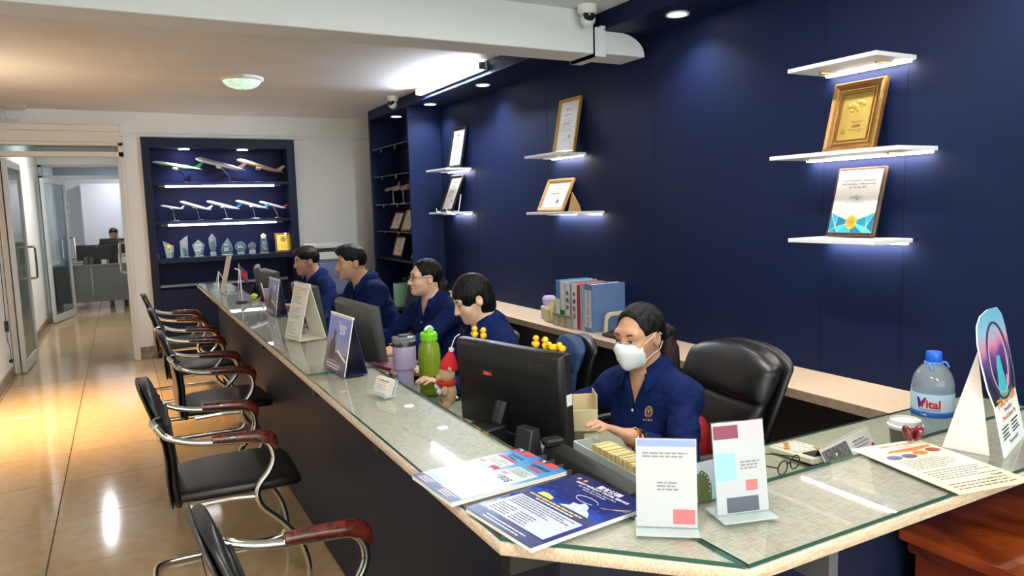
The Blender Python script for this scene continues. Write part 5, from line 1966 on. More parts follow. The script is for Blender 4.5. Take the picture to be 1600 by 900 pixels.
def ex1(t, FM, w):
    for o in (quad('print', mat('pale_blue_ink', (128, 142, 178), .5), t, .004, w - .004, .150, .162, 0), quad('print', mat('soft_red_ink', (206, 96, 100), .5), t, w * .60, w - .006, .012, .038, 0),
              lines('print', M_gink, t, w * .35, w * .7, (.085, .079, .073), .003, 0, 71, .2), lines('print', M_gink, t, w * .12, w * .85, (.138, .132), .003, 0, 72, .2)):
        o.matrix_basis = FM


def ex2(t, FM, w):
    for o in (quad('print', mat('plum_ink', (120, 40, 66), .5), t, .004, w * .5, .145, .170, 0), quad('print', mat('pale_pink_ink', (212, 168, 174), .5), t, w * .5, w - .004, .145, .170, 0),
              quad('print', mat('pale_teal_ink', (136, 206, 204), .5), t, .004, w * .42, .068, .118, 0), quad('print', mat('soft_red_ink', (206, 96, 100), .5), t, w * .58, w * .8, .046, .066, 0),
              quad('print', mat('slate_ink', (74, 74, 86), .5), t, w * .2, w * .8, .008, .036, 0), lines('print', M_gink, t, w * .5, w * .9, (.1, .094, .088), .003, 0, 73, .3)):
        o.matrix_basis = FM


sign_stand('white card sign in an acrylic stand with a red corner patch', (.782, 1.012), (.872, .946), .166, ex1)
sign_stand('white card sign in an acrylic stand with plum and teal patches', (.935, .967), (1.04, .937), .178, ex2)
bk_ = thing('leaning_card', 'white and teal card with an olive arch between the two signs', 'card', (.955, 1.042, CT), Rd(-6))
RL = Matrix.Rotation(Rd(-12), 4, 'X')
MB().box(0, .10, -.0008, .0008, .001, .075, RL).build('card', ramp_mat('teal_card', [(0, (160, 226, 230)), (1, (226, 226, 244))], 'Z', 0, .07, .4), bk_)
o = poly('print', mat('olive_ink', (104, 112, 70), .5), bk_, [(-.0, .001), (.033, .001), (.036, .03), (.030, .05), (.018, .06), (.006, .056), (-.0, .048)], 0)
o.matrix_basis = RL @ Matrix.Translation((.003, -.0012, 0)) @ Matrix.Rotation(PI / 2, 4, 'X')
b = MB()
for k in range(7):
    a = -.5 + .35 * k
    b.raw([(x, y, .0003) for x, y in disc(.010 + .022 * math.cos(a), .030 + .026 * math.sin(a), .0016, .0016, 8)], [tuple(range(8))])
o = b.build('dot_print', M_wink, bk_, smooth=0)
o['kind'] = 'stuff'
o.matrix_basis = RL @ Matrix.Translation((.003, -.0012, 0)) @ Matrix.Rotation(PI / 2, 4, 'X')
MB().box(.002, .098, .0, .03, .0004, .0024).build('foot', M_acr_e, bk_)

# ---- flyer and standee on the counter's near end
M_fly = ramp_mat('cream_flyer', [(0, (226, 222, 186)), (.5, (238, 234, 208)), (.8, (238, 226, 190)), (1, (244, 238, 216))], 'Y', 0, .29, .3, .1, 10, .3)
fy_ = sheet('flyer', 'cream printed flyer with food pictures at the counter end', 'flyer', (1.412, .800, CT + .0002), Rd(-11), .198, .288, .0012, M_fly, pages=False)
z_ = .0014
text('lettering', 'SAINT HOLIDAY', .014, mat('orange_title', (196, 84, 40), .5), fy_, (.115, .27, z_), bold=.0005)
text('lettering', '2 0 2 4', .012, mat('orange_title', (196, 84, 40), .5), fy_, (.12, .255, z_), bold=.0004)
poly('print', mat('orange_food', (206, 120, 50), .5, noise=(120, .5)), fy_, [(.05, .232), (.12, .226), (.185, .238), (.19, .25), (.13, .246), (.07, .244)], z_)
for x, y, m_ in ((.045, .205, mat('violet_food', (96, 90, 140), .5, noise=(150, .6))), (.085, .203, mat('plum_food', (90, 80, 110), .5, noise=(150, .6))), (.125, .212, mat('amber_food', (196, 120, 40), .5, noise=(150, .6))), (.168, .218, mat('red_food', (140, 60, 44), .5, noise=(150, .7)))):
    poly('print', m_, fy_, disc(x, y, .019, .013, 20), z_ + .0002)
lines('print', M_ink, fy_, .03, .19, [.178 - .0092 * k for k in range(6)], .0026, z_, 81, .6)
lines('print', M_ink, fy_, .03, .19, [.112 - .0105 * k for k in range(5)], .0026, z_, 82, .35)
lines('print', mat('brown_ink', (110, 76, 40), .5), fy_, .02, .185, (.042, .03, .018), .0042, z_, 83, .1)
text('lettering', 'Travel', .011, M_ink, fy_, (.165, .056, z_), bold=.0004)

sd = thing('standee', 'arched ferris wheel standee card at the right end of the counter', 'standee', (1.69, .862, CT), Rd(17))
RS = Matrix.Rotation(Rd(-12), 4, 'X')
WS, HS = .215, .325
arch = [(0, .002), (WS, .002), (WS, .12), (WS + .018, .16), (WS + .022, .27), (WS + .012, .30), (WS - .02, .32), (WS * .5, HS), (.03, .318), (-.012, .30), (-.034, .265), (-.036, .22), (-.026, .16), (0, .115)]
AM = RS @ Matrix.Rotation(PI / 2, 4, 'X')
MB().prism(arch, -.0025, .0, AM).build('board', M_paper, sd)
o = poly('photo', ramp_mat('dusk_photo', [(0, (30, 26, 40)), (.3, (40, 40, 84)), (.52, (110, 70, 150)), (.66, (226, 140, 170)), (.8, (160, 190, 220)), (1, (120, 190, 220))], 'Y', .12, .31, .35, .25, 16), sd, [(p[0] * .97 + .003, p[1]) for p in arch if p[1] > .10], .0004)
o.matrix_basis = AM
MB().tube([(WS * .5 + .092 * math.cos(a), .205 + .088 * math.sin(a), .001) for a in [2 * PI * k / 36 for k in range(36)]], .003, 5, closed=True).build('wheel_print', mat('wheel_ink', (40, 52, 80), .5), sd).matrix_basis = AM
MB().tube([(WS * .5 + .078 * math.cos(a), .205 + .074 * math.sin(a), .001) for a in [2 * PI * k / 36 for k in range(36)]], .0014, 5, closed=True).build('wheel_print', mat('wheel_pink', (226, 160, 190), .5), sd).matrix_basis = AM
b = MB()
for k in range(9):
    x = .06 + .01 * k
    b.tube([(WS * .5 + (x - .1) * .25, .215, .001), (x, .125, .001)], .0011, 4)
o = b.build('tower_print', mat('tower_teal', (70, 190, 196), .5), sd)
o.matrix_basis = AM
o['kind'] = 'stuff'
for x, y, m_ in ((.155, .15, mat('pink_print', (226, 120, 180), .5)), (.17, .135, mat('crimson_print', (176, 40, 70), .5)), (.13, .128, mat('green_print', (90, 190, 110), .5))):
    o = poly('print', m_, sd, disc(x, y, .014, .016, 6), .0008)
    o.matrix_basis = AM
for tx, sz, y, m_, bo in (('TOKYO FUN', .030, .114, mat('orange_print', (236, 150, 70), .5), .001), ('The land full of', .012, .094, M_ink, .0002), ('Travel & Summer Trip', .014, .078, mat('orange_title', (196, 84, 40), .5), .0003), ('Travel on and off', .012, .022, M_nink, .0003)):
    o = text('lettering', tx, sz, m_, sd, (WS * .5, y, .0012), bold=bo)
    o.matrix_basis = AM
for c in range(2):
    o = lines('print', M_ink, sd, .02 + .09 * c, .09 + .09 * c, (.06, .052, .044, .037), .0035, .0008, 90 + c, .3)
    o.matrix_basis = AM
lg = [(0.03, .0), (.15, .0), (.06, .21), (.035, .21)]
MB().raw([(.0, .030, .001), (.0, .125, .001), (.0, .062, .235), (.0025, .030, .001), (.0025, .125, .001), (.0025, .062, .235)], [(0, 1, 2), (5, 4, 3), (0, 3, 4, 1), (1, 4, 5, 2), (2, 5, 3, 0)]).build('support_leg', mat('card_back', (222, 212, 210), .7), sd)

# ================================================================== THINGS ON THE DESKS
# ---- water bottle
M_pet = glass('clear_bottle', (236, 242, 246), .04, 1.45, haze=((210, 218, 226), .24))
wb = thing('large_water_bottle', 'big clear water bottle with a blue cap and carry handle', 'bottle', (2.255, 1.375, DZ + .001), Rd(0))
pr = [(.0001, .004), (.03, .001), (.056, .003), (.0605, .012), (.0605, .05), (.058, .058), (.0605, .066), (.0615, .15), (.060, .172), (.052, .196), (.040, .214), (.026, .228), (.021, .234), (.021, .240)]
MB().lathe(pr, 40, cap=False).build('bottle', M_pet, wb)
MB().lathe([(.0001, .006), (.055, .006), (.0585, .014), (.0590, .140), (.0001, .141)], 36).build('water', glass('clear_water', (240, 246, 250), .01, 1.2), wb)
MB().lathe([(.0619, .064), (.0622, .066), (.0626, .136), (.0620, .138)], 40, cap=False).build('label_band', ramp_mat('bottle_label', [(0, (20, 74, 168)), (.2, (40, 110, 196)), (.28, (186, 208, 226)), (1, (176, 200, 220))], 'Z', .064, .138, .35), wb)
MB().lathe([(.0225, .236), (.0235, .238), (.0235, .262), (.0215, .266), (.0001, .266)], 28).build('cap', mat('blue_cap', (30, 98, 214), .4), wb)
hn = MB().tube([(.0245 * math.cos(a), .0245 * math.sin(a), .231) for a in [2 * PI * k / 24 for k in range(24)]], .0035, 6, closed=True)
hn.tube([(-.0245, -.0, .231), (-.042, -.014, .229), (-.044, -.024, .216)], .0035, 6).tube([(.0245, 0, .231), (.045, -.014, .227), (.049, -.02, .212)], .0035, 6)
hn.build('handle', mat('blue_handle', (86, 136, 226), .4), wb)
# brand lettering wrapped around the label, facing the viewer
va = math.atan2(-1.375, -2.255)


def wrap_text(s, size, m, r, z, ang, parent, bold=0.0, shear=0.0):
    o = text('lettering', s, size, m, parent, bold=bold, shear=shear, depth=.0002)
    for v in o.data.vertices:
        a = ang + v.co.x / r
        x, y, zz = v.co
        rr = r + zz
        v.co = (rr * math.cos(a), rr * math.sin(a), z + y)
    o.data.update()
    return o


wrap_text('Vital', .036, M_rink, .0628, .106, va - .12, wb, .0012)
wrap_text('V', .046, mat('label_navy', (24, 44, 140), .4), .0631, .108, va - .60, wb, .0012, .2)
wrap_text('DRINKING WATER', .0075, mat('label_navy', (24, 44, 140), .4), .0629, .088, va - .1, wb)
wrap_text('1.5L', .009, M_wink, .0629, .073, va - .35, wb, .0003)
MB().lathe([(.0001, 0), (.008, 0), (.008, .001), (.0001, .001)], 14, Matrix.Rotation(va - .35, 4, 'Z') @ Matrix.Translation((.0622, 0, .074)) @ Matrix.Rotation(PI / 2, 4, 'Y') @ Matrix.Diagonal((1, 1, .3, 1))).build('badge', _mats['label_navy'], wb)

# ---- coffee cup with a white lid, hair claw, calculator, reading glasses, spiral calendar
cu_ = thing('coffee_cup', 'takeaway coffee cup with a white lid on the return desk', 'cup', (1.945, 1.262, DZ + .001))
MB().lathe([(.0001, 0), (.030, 0), (.031, .003), (.042, .098), (.0435, .1), (.0435, .104)], 32).build('cup', mat('dark_cup', (96, 92, 84), .4), cu_)
MB().lathe([(.046, .1), (.0475, .104), (.0475, .109), (.043, .112), (.0405, .124), (.037, .126), (.036, .119), (.0001, .118)], 32).build('lid', M_wplast, cu_)
MB().box(-.012, .012, -.034, -.02, .1205, .127).build('sip_spout', M_wplast, cu_, bevel=.003)
cl = thing('hair_claw', 'glossy dark red hair claw beside the cream flyer', 'hair clip', (1.64, 1.045, CT + .001), Rd(-30))
M_dred = mat('dark_red_gloss', (104, 16, 26), .15, coat=.6)
for s in (-1, 1):
    MB().ball((s * .012, 0, .019), (.0095, .016, .020), 16, Matrix.Rotation(s * .35, 4, 'Y')).build('jaw', M_dred, cl)
MB().cyl((-.012, 0, .028), (.012, 0, .028), .004, n=10).build('hinge', M_dred, cl)
ca = thing('calculator', 'beige desk calculator on the return desk', 'calculator', (1.735, 1.44, DZ + .001), Rd(84))
RK = Matrix.Rotation(Rd(5), 4, 'Y') @ Matrix.Translation((0, 0, .008))
MB().box(-.088, .088, -.05, .05, -.006, .014, RK).build('body', mat('beige_plastic', (206, 202, 184), .45), ca, bevel=.004)
MB().box(-.082, -.035, -.036, .036, .0141, .0165, RK).build('display', mat('lcd_grey', (54, 60, 54), .25), ca)
for i in range(5):
    for j in range(5):
        MB().box(-.024 + .0215 * i, -.009 + .0215 * i, -.043 + .018 * j, -.031 + .018 * j, .0141, .018, RK).build('key', mat('key_cream', (226, 224, 212), .45) if (i + j) % 6 else mat('key_orange', (200, 130, 60), .45), ca)
rg = thing('reading_glasses', 'folded black reading glasses on the return desk', 'eyeglasses', (1.60, 1.375, DZ + .001), Rd(12))
for s in (-1, 1):
    pts = [(s * .033 + .025 * math.cos(a), 0, .021 + .019 * math.sin(a)) for a in [2 * PI * k / 20 for k in range(20)]]
    MB().tube(pts, .0019, 6, closed=True).build('rim', M_black, rg)
    MB().raw(pts, [tuple(range(20))]).build('lens', glass('spectacle_glass'), rg)
    MB().tube([(s * .058, 0, .026), (s * .060, .03, .024), (s * .055, .11, .012), (s * .05, .135, .003)], .0022, 6, smooth=3).build('temple', M_black, rg)
MB().tube([(-.009, 0, .024), (0, 0, .028), (.009, 0, .024)], .002, 6).build('bridge', M_black, rg)
sp = thing('spiral_calendar', 'low spiral desk calendar lying on the return desk', 'calendar', (1.845, 1.385, DZ + .001), Rd(12))
MB().raw([(-.15, -.03, .0), (.15, -.03, 0), (.15, .0, .05), (-.15, 0, .05), (-.15, -.028, 0), (.15, -.028, 0), (.15, .002, .05), (-.15, .002, .05)], [(0, 1, 2, 3), (7, 6, 5, 4), (0, 4, 5, 1), (1, 5, 6, 2), (2, 6, 7, 3), (3, 7, 4, 0)]).build('front_leaf', M_paper, sp)
MB().raw([(-.15, .03, .0), (.15, .03, 0), (.15, .002, .05), (-.15, 0.002, .05), (-.15, .032, 0), (.15, .032, 0), (.15, .004, .05), (-.15, .004, .05)], [(3, 2, 1, 0), (4, 5, 6, 7), (1, 5, 4, 0), (2, 6, 5, 1), (3, 7, 6, 2), (0, 4, 7, 3)]).build('back_leaf', M_black, sp)
FMs = Matrix.Translation((0, -.0305, 0)) @ Matrix.Rotation(math.atan2(.05, .03), 4, 'X')
o = quad('photo', mat('grey_city_photo', (110, 112, 108), .5, noise=(90, .7)), sp, -.148, .0, .004, .052, .0012)
o.matrix_basis = FMs
o = lines('print', M_gink, sp, .03, .13, (.04, .03, .02), .003, .0012, 95, .3)
o.matrix_basis = FMs
o = quad('print', M_rink, sp, .125, .142, .006, .014, .0012)
o.matrix_basis = FMs
for k in range(26):
    x = -.14 + .0112 * k
    MB().tube([(x, .001 + .005 * math.cos(a), .052 + .006 * math.sin(a)) for a in [2 * PI * q / 8 for q in range(8)]], .0008, 4, closed=True).build('spiral_ring', M_wplast, sp)

# ---- first desk: ridged tray, card box, cream file stand, phone, speaker, boxes under the monitor
tr = thing('ridged_tray', 'long black ridged plastic tray behind the counter corner', 'tray', (1.075, 1.60, DZ + .001), Rd(-2))
MB().box(-.07, .045, -.25, .25, 0, .012).build('base', M_black, tr, bevel=.003)
MB().raw([(-.03, -.22, .012), (-.03, .21, .012), (.045, .21, .012), (.045, -.22, .012), (-.02, -.22, .055), (-.02, .21, .055), (.03, .21, .062), (.03, -.22, .062)], [(0, 1, 2, 3), (7, 6, 5, 4), (0, 4, 5, 1), (1, 5, 6, 2), (2, 6, 7, 3), (3, 7, 4, 0)]).build('hood', mat('soft_black', (30, 30, 28), .55), tr, bevel=.004)
for k in range(9):
    y = -.20 + .048 * k
    MB().box(-.062, -.026, y - .0015, y + .0015, .012, .034, None).build('rib', M_grey, tr)
MB().box(-.03, .03, .17, .215, .055, .078).build('knob_block', mat('soft_black', (30, 30, 28), .55), tr, bevel=.006)
cb = thing('card_box', 'clear acrylic box packed with cream index cards', 'box', (1.175, 1.61, DZ + .001), Rd(-3))
MB().box(-.032, .032, -.17, .17, 0, .003).box(-.035, -.032, -.17, .17, 0, .058).box(.032, .035, -.17, .17, 0, .058).box(-.035, .035, -.173, -.17, 0, .058).box(-.035, .035, .17, .173, 0, .058).build('box', M_acr_e, cb)
for k in range(26):
    y = -.165 + .0092 * k
    MB().box(-.030, .030, y, y + .0082, .0035, .078 - .003 * ((k * 7) % 3) / 3, Matrix.Rotation(.04 * math.sin(k * 3), 4, 'X')).build('index_card', mat('card_cream', (214, 198, 140), .7) if k % 3 else mat('card_cream_dark', (196, 180, 124), .7), cb)
fs = thing('file_stand', 'cream plastic file stand beside the masked woman', 'file holder', (1.335, 2.055, DZ + .001), Rd(-30))
MB().box(-.085, .085, -.05, -.047, .0, .075).box(-.085, .085, .047, .05, 0, .105).box(.082, .085, -.047, .047, 0, .125).box(-.085, -.082, -.047, .047, 0, .06).box(-.082, .082, -.047, .047, 0, .003).build('stand', mat('cream_plastic', (216, 200, 158), .45), fs, bevel=.001)
fs.location = (1.315, 2.055, DZ + .001)
fs.rotation_euler = (0, 0, Rd(-25))
ph = thing('smartphone', 'black smartphone lying by the cream file stand', 'phone', (1.245, 1.93, DZ + .001), Rd(60))
MB().box(-.075, .075, -.036, .036, 0, .0085).build('body', M_black, ph, bevel=.003, seg=2)
MB().box(-.072, .072, -.033, .033, .0086, .0092).build('screen', mat('phone_glass', (8, 9, 14), .05), ph)
kb_specs = ((1.17, 3.62, 92, 'white keyboard in front of the woman with eyeglasses'), (1.17, 4.70, 90, 'white keyboard in front of the man with swept hair'), (1.17, 5.86, 90, 'white keyboard in front of the farthest man'))
kb0 = None
for x, y, r, lb in kb_specs:
    if kb0 is None:
        kb0 = thing('keyboard', lb, 'keyboard', (x, y, DZ + .001), Rd(r), 'desk keyboards')
        MB().box(-.20, .20, -.055, .055, 0, .016).build('body', M_wplast, kb0, bevel=.003)
        for i in range(13):
            for j in range(4):
                MB().box(-.188 + .0288 * i, -.164 + .0288 * i, -.045 + .0235 * j, -.026 + .0235 * j, .0161, .021).build('key', mat('key_white', (206, 206, 204), .5), kb0)
        k_ = kb0
    else:
        k_ = dup(kb0, (x, y, DZ + .001), Rd(r))
    tag(k_, lb, 'keyboard', 'desk keyboards')
nt_ = thing('notebook_stack', 'stack of white and pink notebooks by the woman with eyeglasses', 'notebooks', (1.10, 3.20, DZ + .001), Rd(8))
for k, (m_, s_) in enumerate(((M_wplast, .30), (M_paper, .28), (mat('plum_cover', (120, 60, 84), .5), .24))):
    MB().box(-.09, .09, -s_ / 2, s_ / 2, .0 + .017 * k, .0165 + .017 * k, Matrix.Rotation(.05 * k, 4, 'Z')).build('notebook', m_, nt_, bevel=.0015)
ms = thing('computer_mouse', 'black computer mouse behind the tumbler', 'mouse', (1.0, 3.09, DZ + .001), Rd(30))
MB().loft([[V3(x, w_ * math.cos(a), .0005 + hh * (math.sin(a) if math.sin(a) > 0 else 0)) for a in [2 * PI * k / 16 for k in range(16)]] for x, w_, hh in ((-.055, .012, .010), (-.05, .024, .022), (-.02, .032, .036), (.015, .031, .035), (.045, .024, .02), (.056, .012, .008))]).build('shell', M_black, ms, smooth=60)
MB().cyl((.028, -.004, .028), (.028, .004, .028), .008, n=12).build('scroll_wheel', M_grey, ms)
pp_ = thing('paper_sheet', 'ruled white paper lying on the desk behind the card holder', 'paper', (.915, 2.96, DZ + .0008), Rd(12))
MB().box(-.08, .08, -.11, .11, 0, .0008).build('sheet', mat('bluish_paper', (206, 214, 230), .6), pp_)
lines('print', mat('blue_rule', (70, 90, 140), .6), pp_, -.07, .07, [.09 - .03 * k for k in range(7)], .002, .001, 97, 0, False)
nf = thing('name_card', 'white printed card with lettering under the plush bear', 'card', (.90, 2.48, DZ + .0008), Rd(-70))
MB().box(-.16, .16, -.08, .08, 0, .001).build('card', mat('pale_green_paper', (206, 212, 196), .6), nf)
text('lettering', 'wisdom', .05, M_ink, nf, (0, -.035, .0014), bold=.001)
b = MB()
for k in range(5):
    a = .5 + .53 * k
    b.raw([(0, .012, .0014), (.03 * math.cos(a - .12), .012 + .03 * math.sin(a - .12), .0014), (.034 * math.cos(a), .012 + .034 * math.sin(a), .0014), (.03 * math.cos(a + .12), .012 + .03 * math.sin(a + .12), .0014)], [(0, 1, 2, 3)])
b.build('leaf_print', M_ink, nf, smooth=0)['kind'] = 'stuff'
bx_ = thing('cable_box', 'small black box under the large black monitor', 'box', (.965, 2.0, DZ + .001), Rd(14))
MB().box(-.04, .04, -.055, .055, 0, .085).build('case', M_black, bx_, bevel=.004)
MB().box(-.0415, -.0402, -.035, .0, .045, .072).build('label', M_gink, bx_)
spk = thing('desk_speaker', 'small grey wedge speaker at the right end of the monitor', 'speaker', (1.055, 1.90, DZ + .001), Rd(14))
MB().prism([(-.03, .0), (.03, 0), (.022, .085), (-.012, .085)], -.035, .035, RX).build('case', mat('speaker_grey', (52, 54, 56), .5), spk, bevel=.003)
cx_ = thing('cable_tangle', 'tangle of black cables behind the large black monitor', 'cables', (.90, 1.85, DZ + .001), 0)
for k in range(5):
    rnd = random.Random(k)
    MB().tube([(rnd.uniform(-.05, .1), -.25 + .09 * q + rnd.uniform(-.03, .03), .006 + rnd.uniform(0, .025)) for q in range(7)], .0035, 6, smooth=4).build('cable', M_black if k != 2 else M_grey, cx_)
# red cushion on the executive chair
cs = thing('cushion', 'red patterned cushion between the masked woman and her chair', 'cushion', (1.79, 2.03, .46), Rd(FACE - 8))
rings = []
for y, w_, hh in ((-.055, .08, .08), (-.045, .12, .125), (0, .14, .135), (.04, .12, .125), (.05, .08, .08)):
    rings.append([V3(w_ * math.copysign(abs(math.cos(a)) ** .6, math.cos(a)), y, .145 + hh * math.copysign(abs(math.sin(a)) ** .6, math.sin(a))) for a in [2 * PI * k / 24 for k in range(24)]])
MB().loft(rings).build('cover', mat('red_brocade', (150, 14, 24), .6, noise=(40, .3)), cs, smooth=70)
b = MB()
rnd = random.Random(3)
for k in range(40):
    x, z = rnd.uniform(-.10, .10), rnd.uniform(.05, .24)
    b.cbox((x, .046 - .25 * (x * x + (z - .145) ** 2), z), (.008, .002, .003), Matrix.Rotation(rnd.uniform(-1, 1), 4, 'Y'))
b.build('gold_fleck', M_gold, cs)['kind'] = 'stuff'

# ================================================================== WALL SHELVES WITH LED STRIPS AND FRAMES
M_shelfw = mat('white_shelf', (226, 226, 228), .45)
M_bracket = mat('brass_bracket', (206, 180, 120), .3, metal=.8)


def wall_shelf(label, y_far, y_near, z, dep=.25, fork=True):
    t = thing('wall_shelf', label, 'shelf', (W, (y_far + y_near) / 2, z), 0, 'white wall shelves with light strips')
    L = (y_far - y_near) / 2
    MB().box(-dep, -.001, -L, L, -.017, 0).build('board', M_shelfw, t, bevel=.0015)
    MB().box(-.034, -.012, -L + .01, L - .02, -.0265, -.0175).build('led_strip', M_led, t, bevel=.002)
    area('lamp', t, (-.03, 0, -.030), (0, Rd(-8), 0), .02, SHELFLED * L, (1, .93, .80), 'RECTANGLE', 2 * L - .04)
    for s in (-1, 1):
        MB().box(-.14, -.001, s * (L * .62) - .006, s * (L * .62) + .006, -.026, -.0175).build('bracket', M_bracket if fork else M_shelfw, t, bevel=.001)
    return t


SHV = {}
for key, y1, y0, z, lb in (('R1', 2.265, 1.845, 2.062, 'top white wall shelf of the three on the right, empty'),
                           ('R2', 2.36, 1.745, 1.697, 'wide middle white wall shelf on the right holding the gold frame'),
                           ('R3', 2.25, 1.835, 1.335, 'lowest white wall shelf on the right holding the teal plaque'),
                           ('M1', 4.60, 4.18, 1.862, 'upper white wall shelf in the middle holding a gilt framed certificate'),
                           ('M2', 4.59, 3.975, 1.463, 'lower white wall shelf in the middle holding a tan leather frame'),
                           ('L1', 6.50, 6.02, 1.868, 'upper white wall shelf beside the navy shelf unit'),
                           ('L2', 6.46, 6.02, 1.474, 'lower white wall shelf beside the navy shelf unit')):
    SHV[key] = z
    wall_shelf(lb, y1, y0, z, .25, key[0] == 'R')


def picture(name, label, cat, yc, zb, w, hgt, foot, fw_, fm, art, depth=.022, board=None, inner=None, leg=None):
    """frame leaning on the navy wall: foot = distance of its lower edge from the wall"""
    t = thing(name, label, cat)
    th = math.asin(min(.95, (foot - depth * 1.15) / hgt))
    v = Vector((math.sin(th), 0, math.cos(th)))
    place(t, Vector((W - foot, yc + w / 2, zb + .0012 + depth * math.sin(th))), (0, -1, 0), v)
    # mitred moulding: four sides, raised outside and sunk inside
    prof = [(0, 0), (0, depth * .8), (fw_ * .18, depth), (fw_ * .55, depth * .85), (fw_ * .8, depth * .55), (fw_, depth * .5), (fw_, 0)]
    crn = [(0, 0, 1, 1), (w, 0, -1, 1), (w, hgt, -1, -1), (0, hgt, 1, -1)]
    rings = [[V3(cx + sx * a, cy + sy * a, d - depth) for a, d in prof] for cx, cy, sx, sy in crn]
    for k in range(4):
        MB().loft([rings[k], rings[(k + 1) % 4]]).build('frame_side', fm, t, smooth=0)
    MB().box(fw_ * .5, w - fw_ * .5, fw_ * .5, hgt - fw_ * .5, -depth * .95, -depth * .62).build('backing', board or M_paper, t)
    if inner:
        quad('mount', inner[0], t, fw_, w - fw_, fw_, hgt - fw_, -depth * .60)
        m_ = inner[1]
        quad('sheet', board or M_paper, t, fw_ + m_, w - fw_ - m_, fw_ + m_, hgt - fw_ - m_, -depth * .58)
    art(t, w, hgt, -depth * .55)
    return t


M_gilt = mat('gilt_moulding', (190, 146, 74), .35, metal=.65, noise=(30, .15))
M_bronze = mat('bronze_moulding', (138, 100, 52), .4, metal=.6, noise=(20, .15))
M_goldleaf = mat('gold_leaf', (196, 166, 86), .38, metal=.6, bump=(50, .25))
M_blackfr = mat('black_frame', (26, 24, 24), .35)
M_walnut = grain_mat('walnut_frame', (44, 28, 20), (84, 56, 40), .4, 20, (1, .1, 1), .1)
M_tanfr = mat('tan_leather_frame', (190, 146, 92), .5)


def art_gold(t, w, h, z):
    for k, (d, m_) in enumerate(((.034, M_gilt), (.046, M_bronze))):
        b = MB()
        b.box(d, w - d, d, d + .004, z, z + .006).box(d, w - d, h - d - .004, h - d, z, z + .006).box(d, d + .004, d + .004, h - d - .004, z, z + .006).box(w - d - .004, w - d, d + .004, h - d - .004, z, z + .006)
        b.build('inner_fillet', m_, t, smooth=0)
    b = MB()
    for (x0, y0, x1, y1) in ((.004, .004, w - .004, .004), (w - .004, .004, w - .004, h - .004), (w - .004, h - .004, .004, h - .004), (.004, h - .004, .004, .004)):
        n = int(max(abs(x1 - x0), abs(y1 - y0)) / .008)
        for q in range(n):
            b.ball((x0 + (x1 - x0) * (q + .5) / n, y0 + (y1 - y0) * (q + .5) / n, -.002), .0032, 6)
    b.build('bead_edge', M_gilt, t)['kind'] = 'stuff'
    # raised relief of clouds
    b = MB()
    for x, y, r in ((.09, .20, .014), (.105, .206, .012), (.12, .195, .015), (.14, .212, .017), (.155, .205, .013), (.10, .178, .010), (.13, .18, .009)):
        b.ball((x, y, z), (r, r * .7, .003), 14)
    b.build('relief', M_goldleaf, t)['kind'] = 'stuff'
    bk = mat('brown_print', (92, 54, 24), .5)
    text('lettering', '感謝狀', .014, bk, t, (w * .56, .108, z + .001), bold=.0004)
    text('lettering', '中華民國旅行業', .0082, bk, t, (w * .56, .126, z + .001))
    text('lettering', '聖航國際旅行社有限公司', .0068, bk, t, (w * .58, .092, z + .001))
    text('lettering', '二〇一九年 敬贈', .0062, bk, t, (w * .58, .082, z + .001))
    poly('seal', bk, t, disc(w * .32, .088, .009, .009, 18), z + .001)
    poly('seal', M_goldleaf, t, disc(w * .32, .088, .006, .006, 18), z + .0013)


picture('framed_award', 'thick gold frame with an embossed gold sheet on the right wall shelf', 'frame', 2.075, SHV['R2'], .245, .305, .11, .032, M_bronze, art_gold, .026, M_goldleaf)


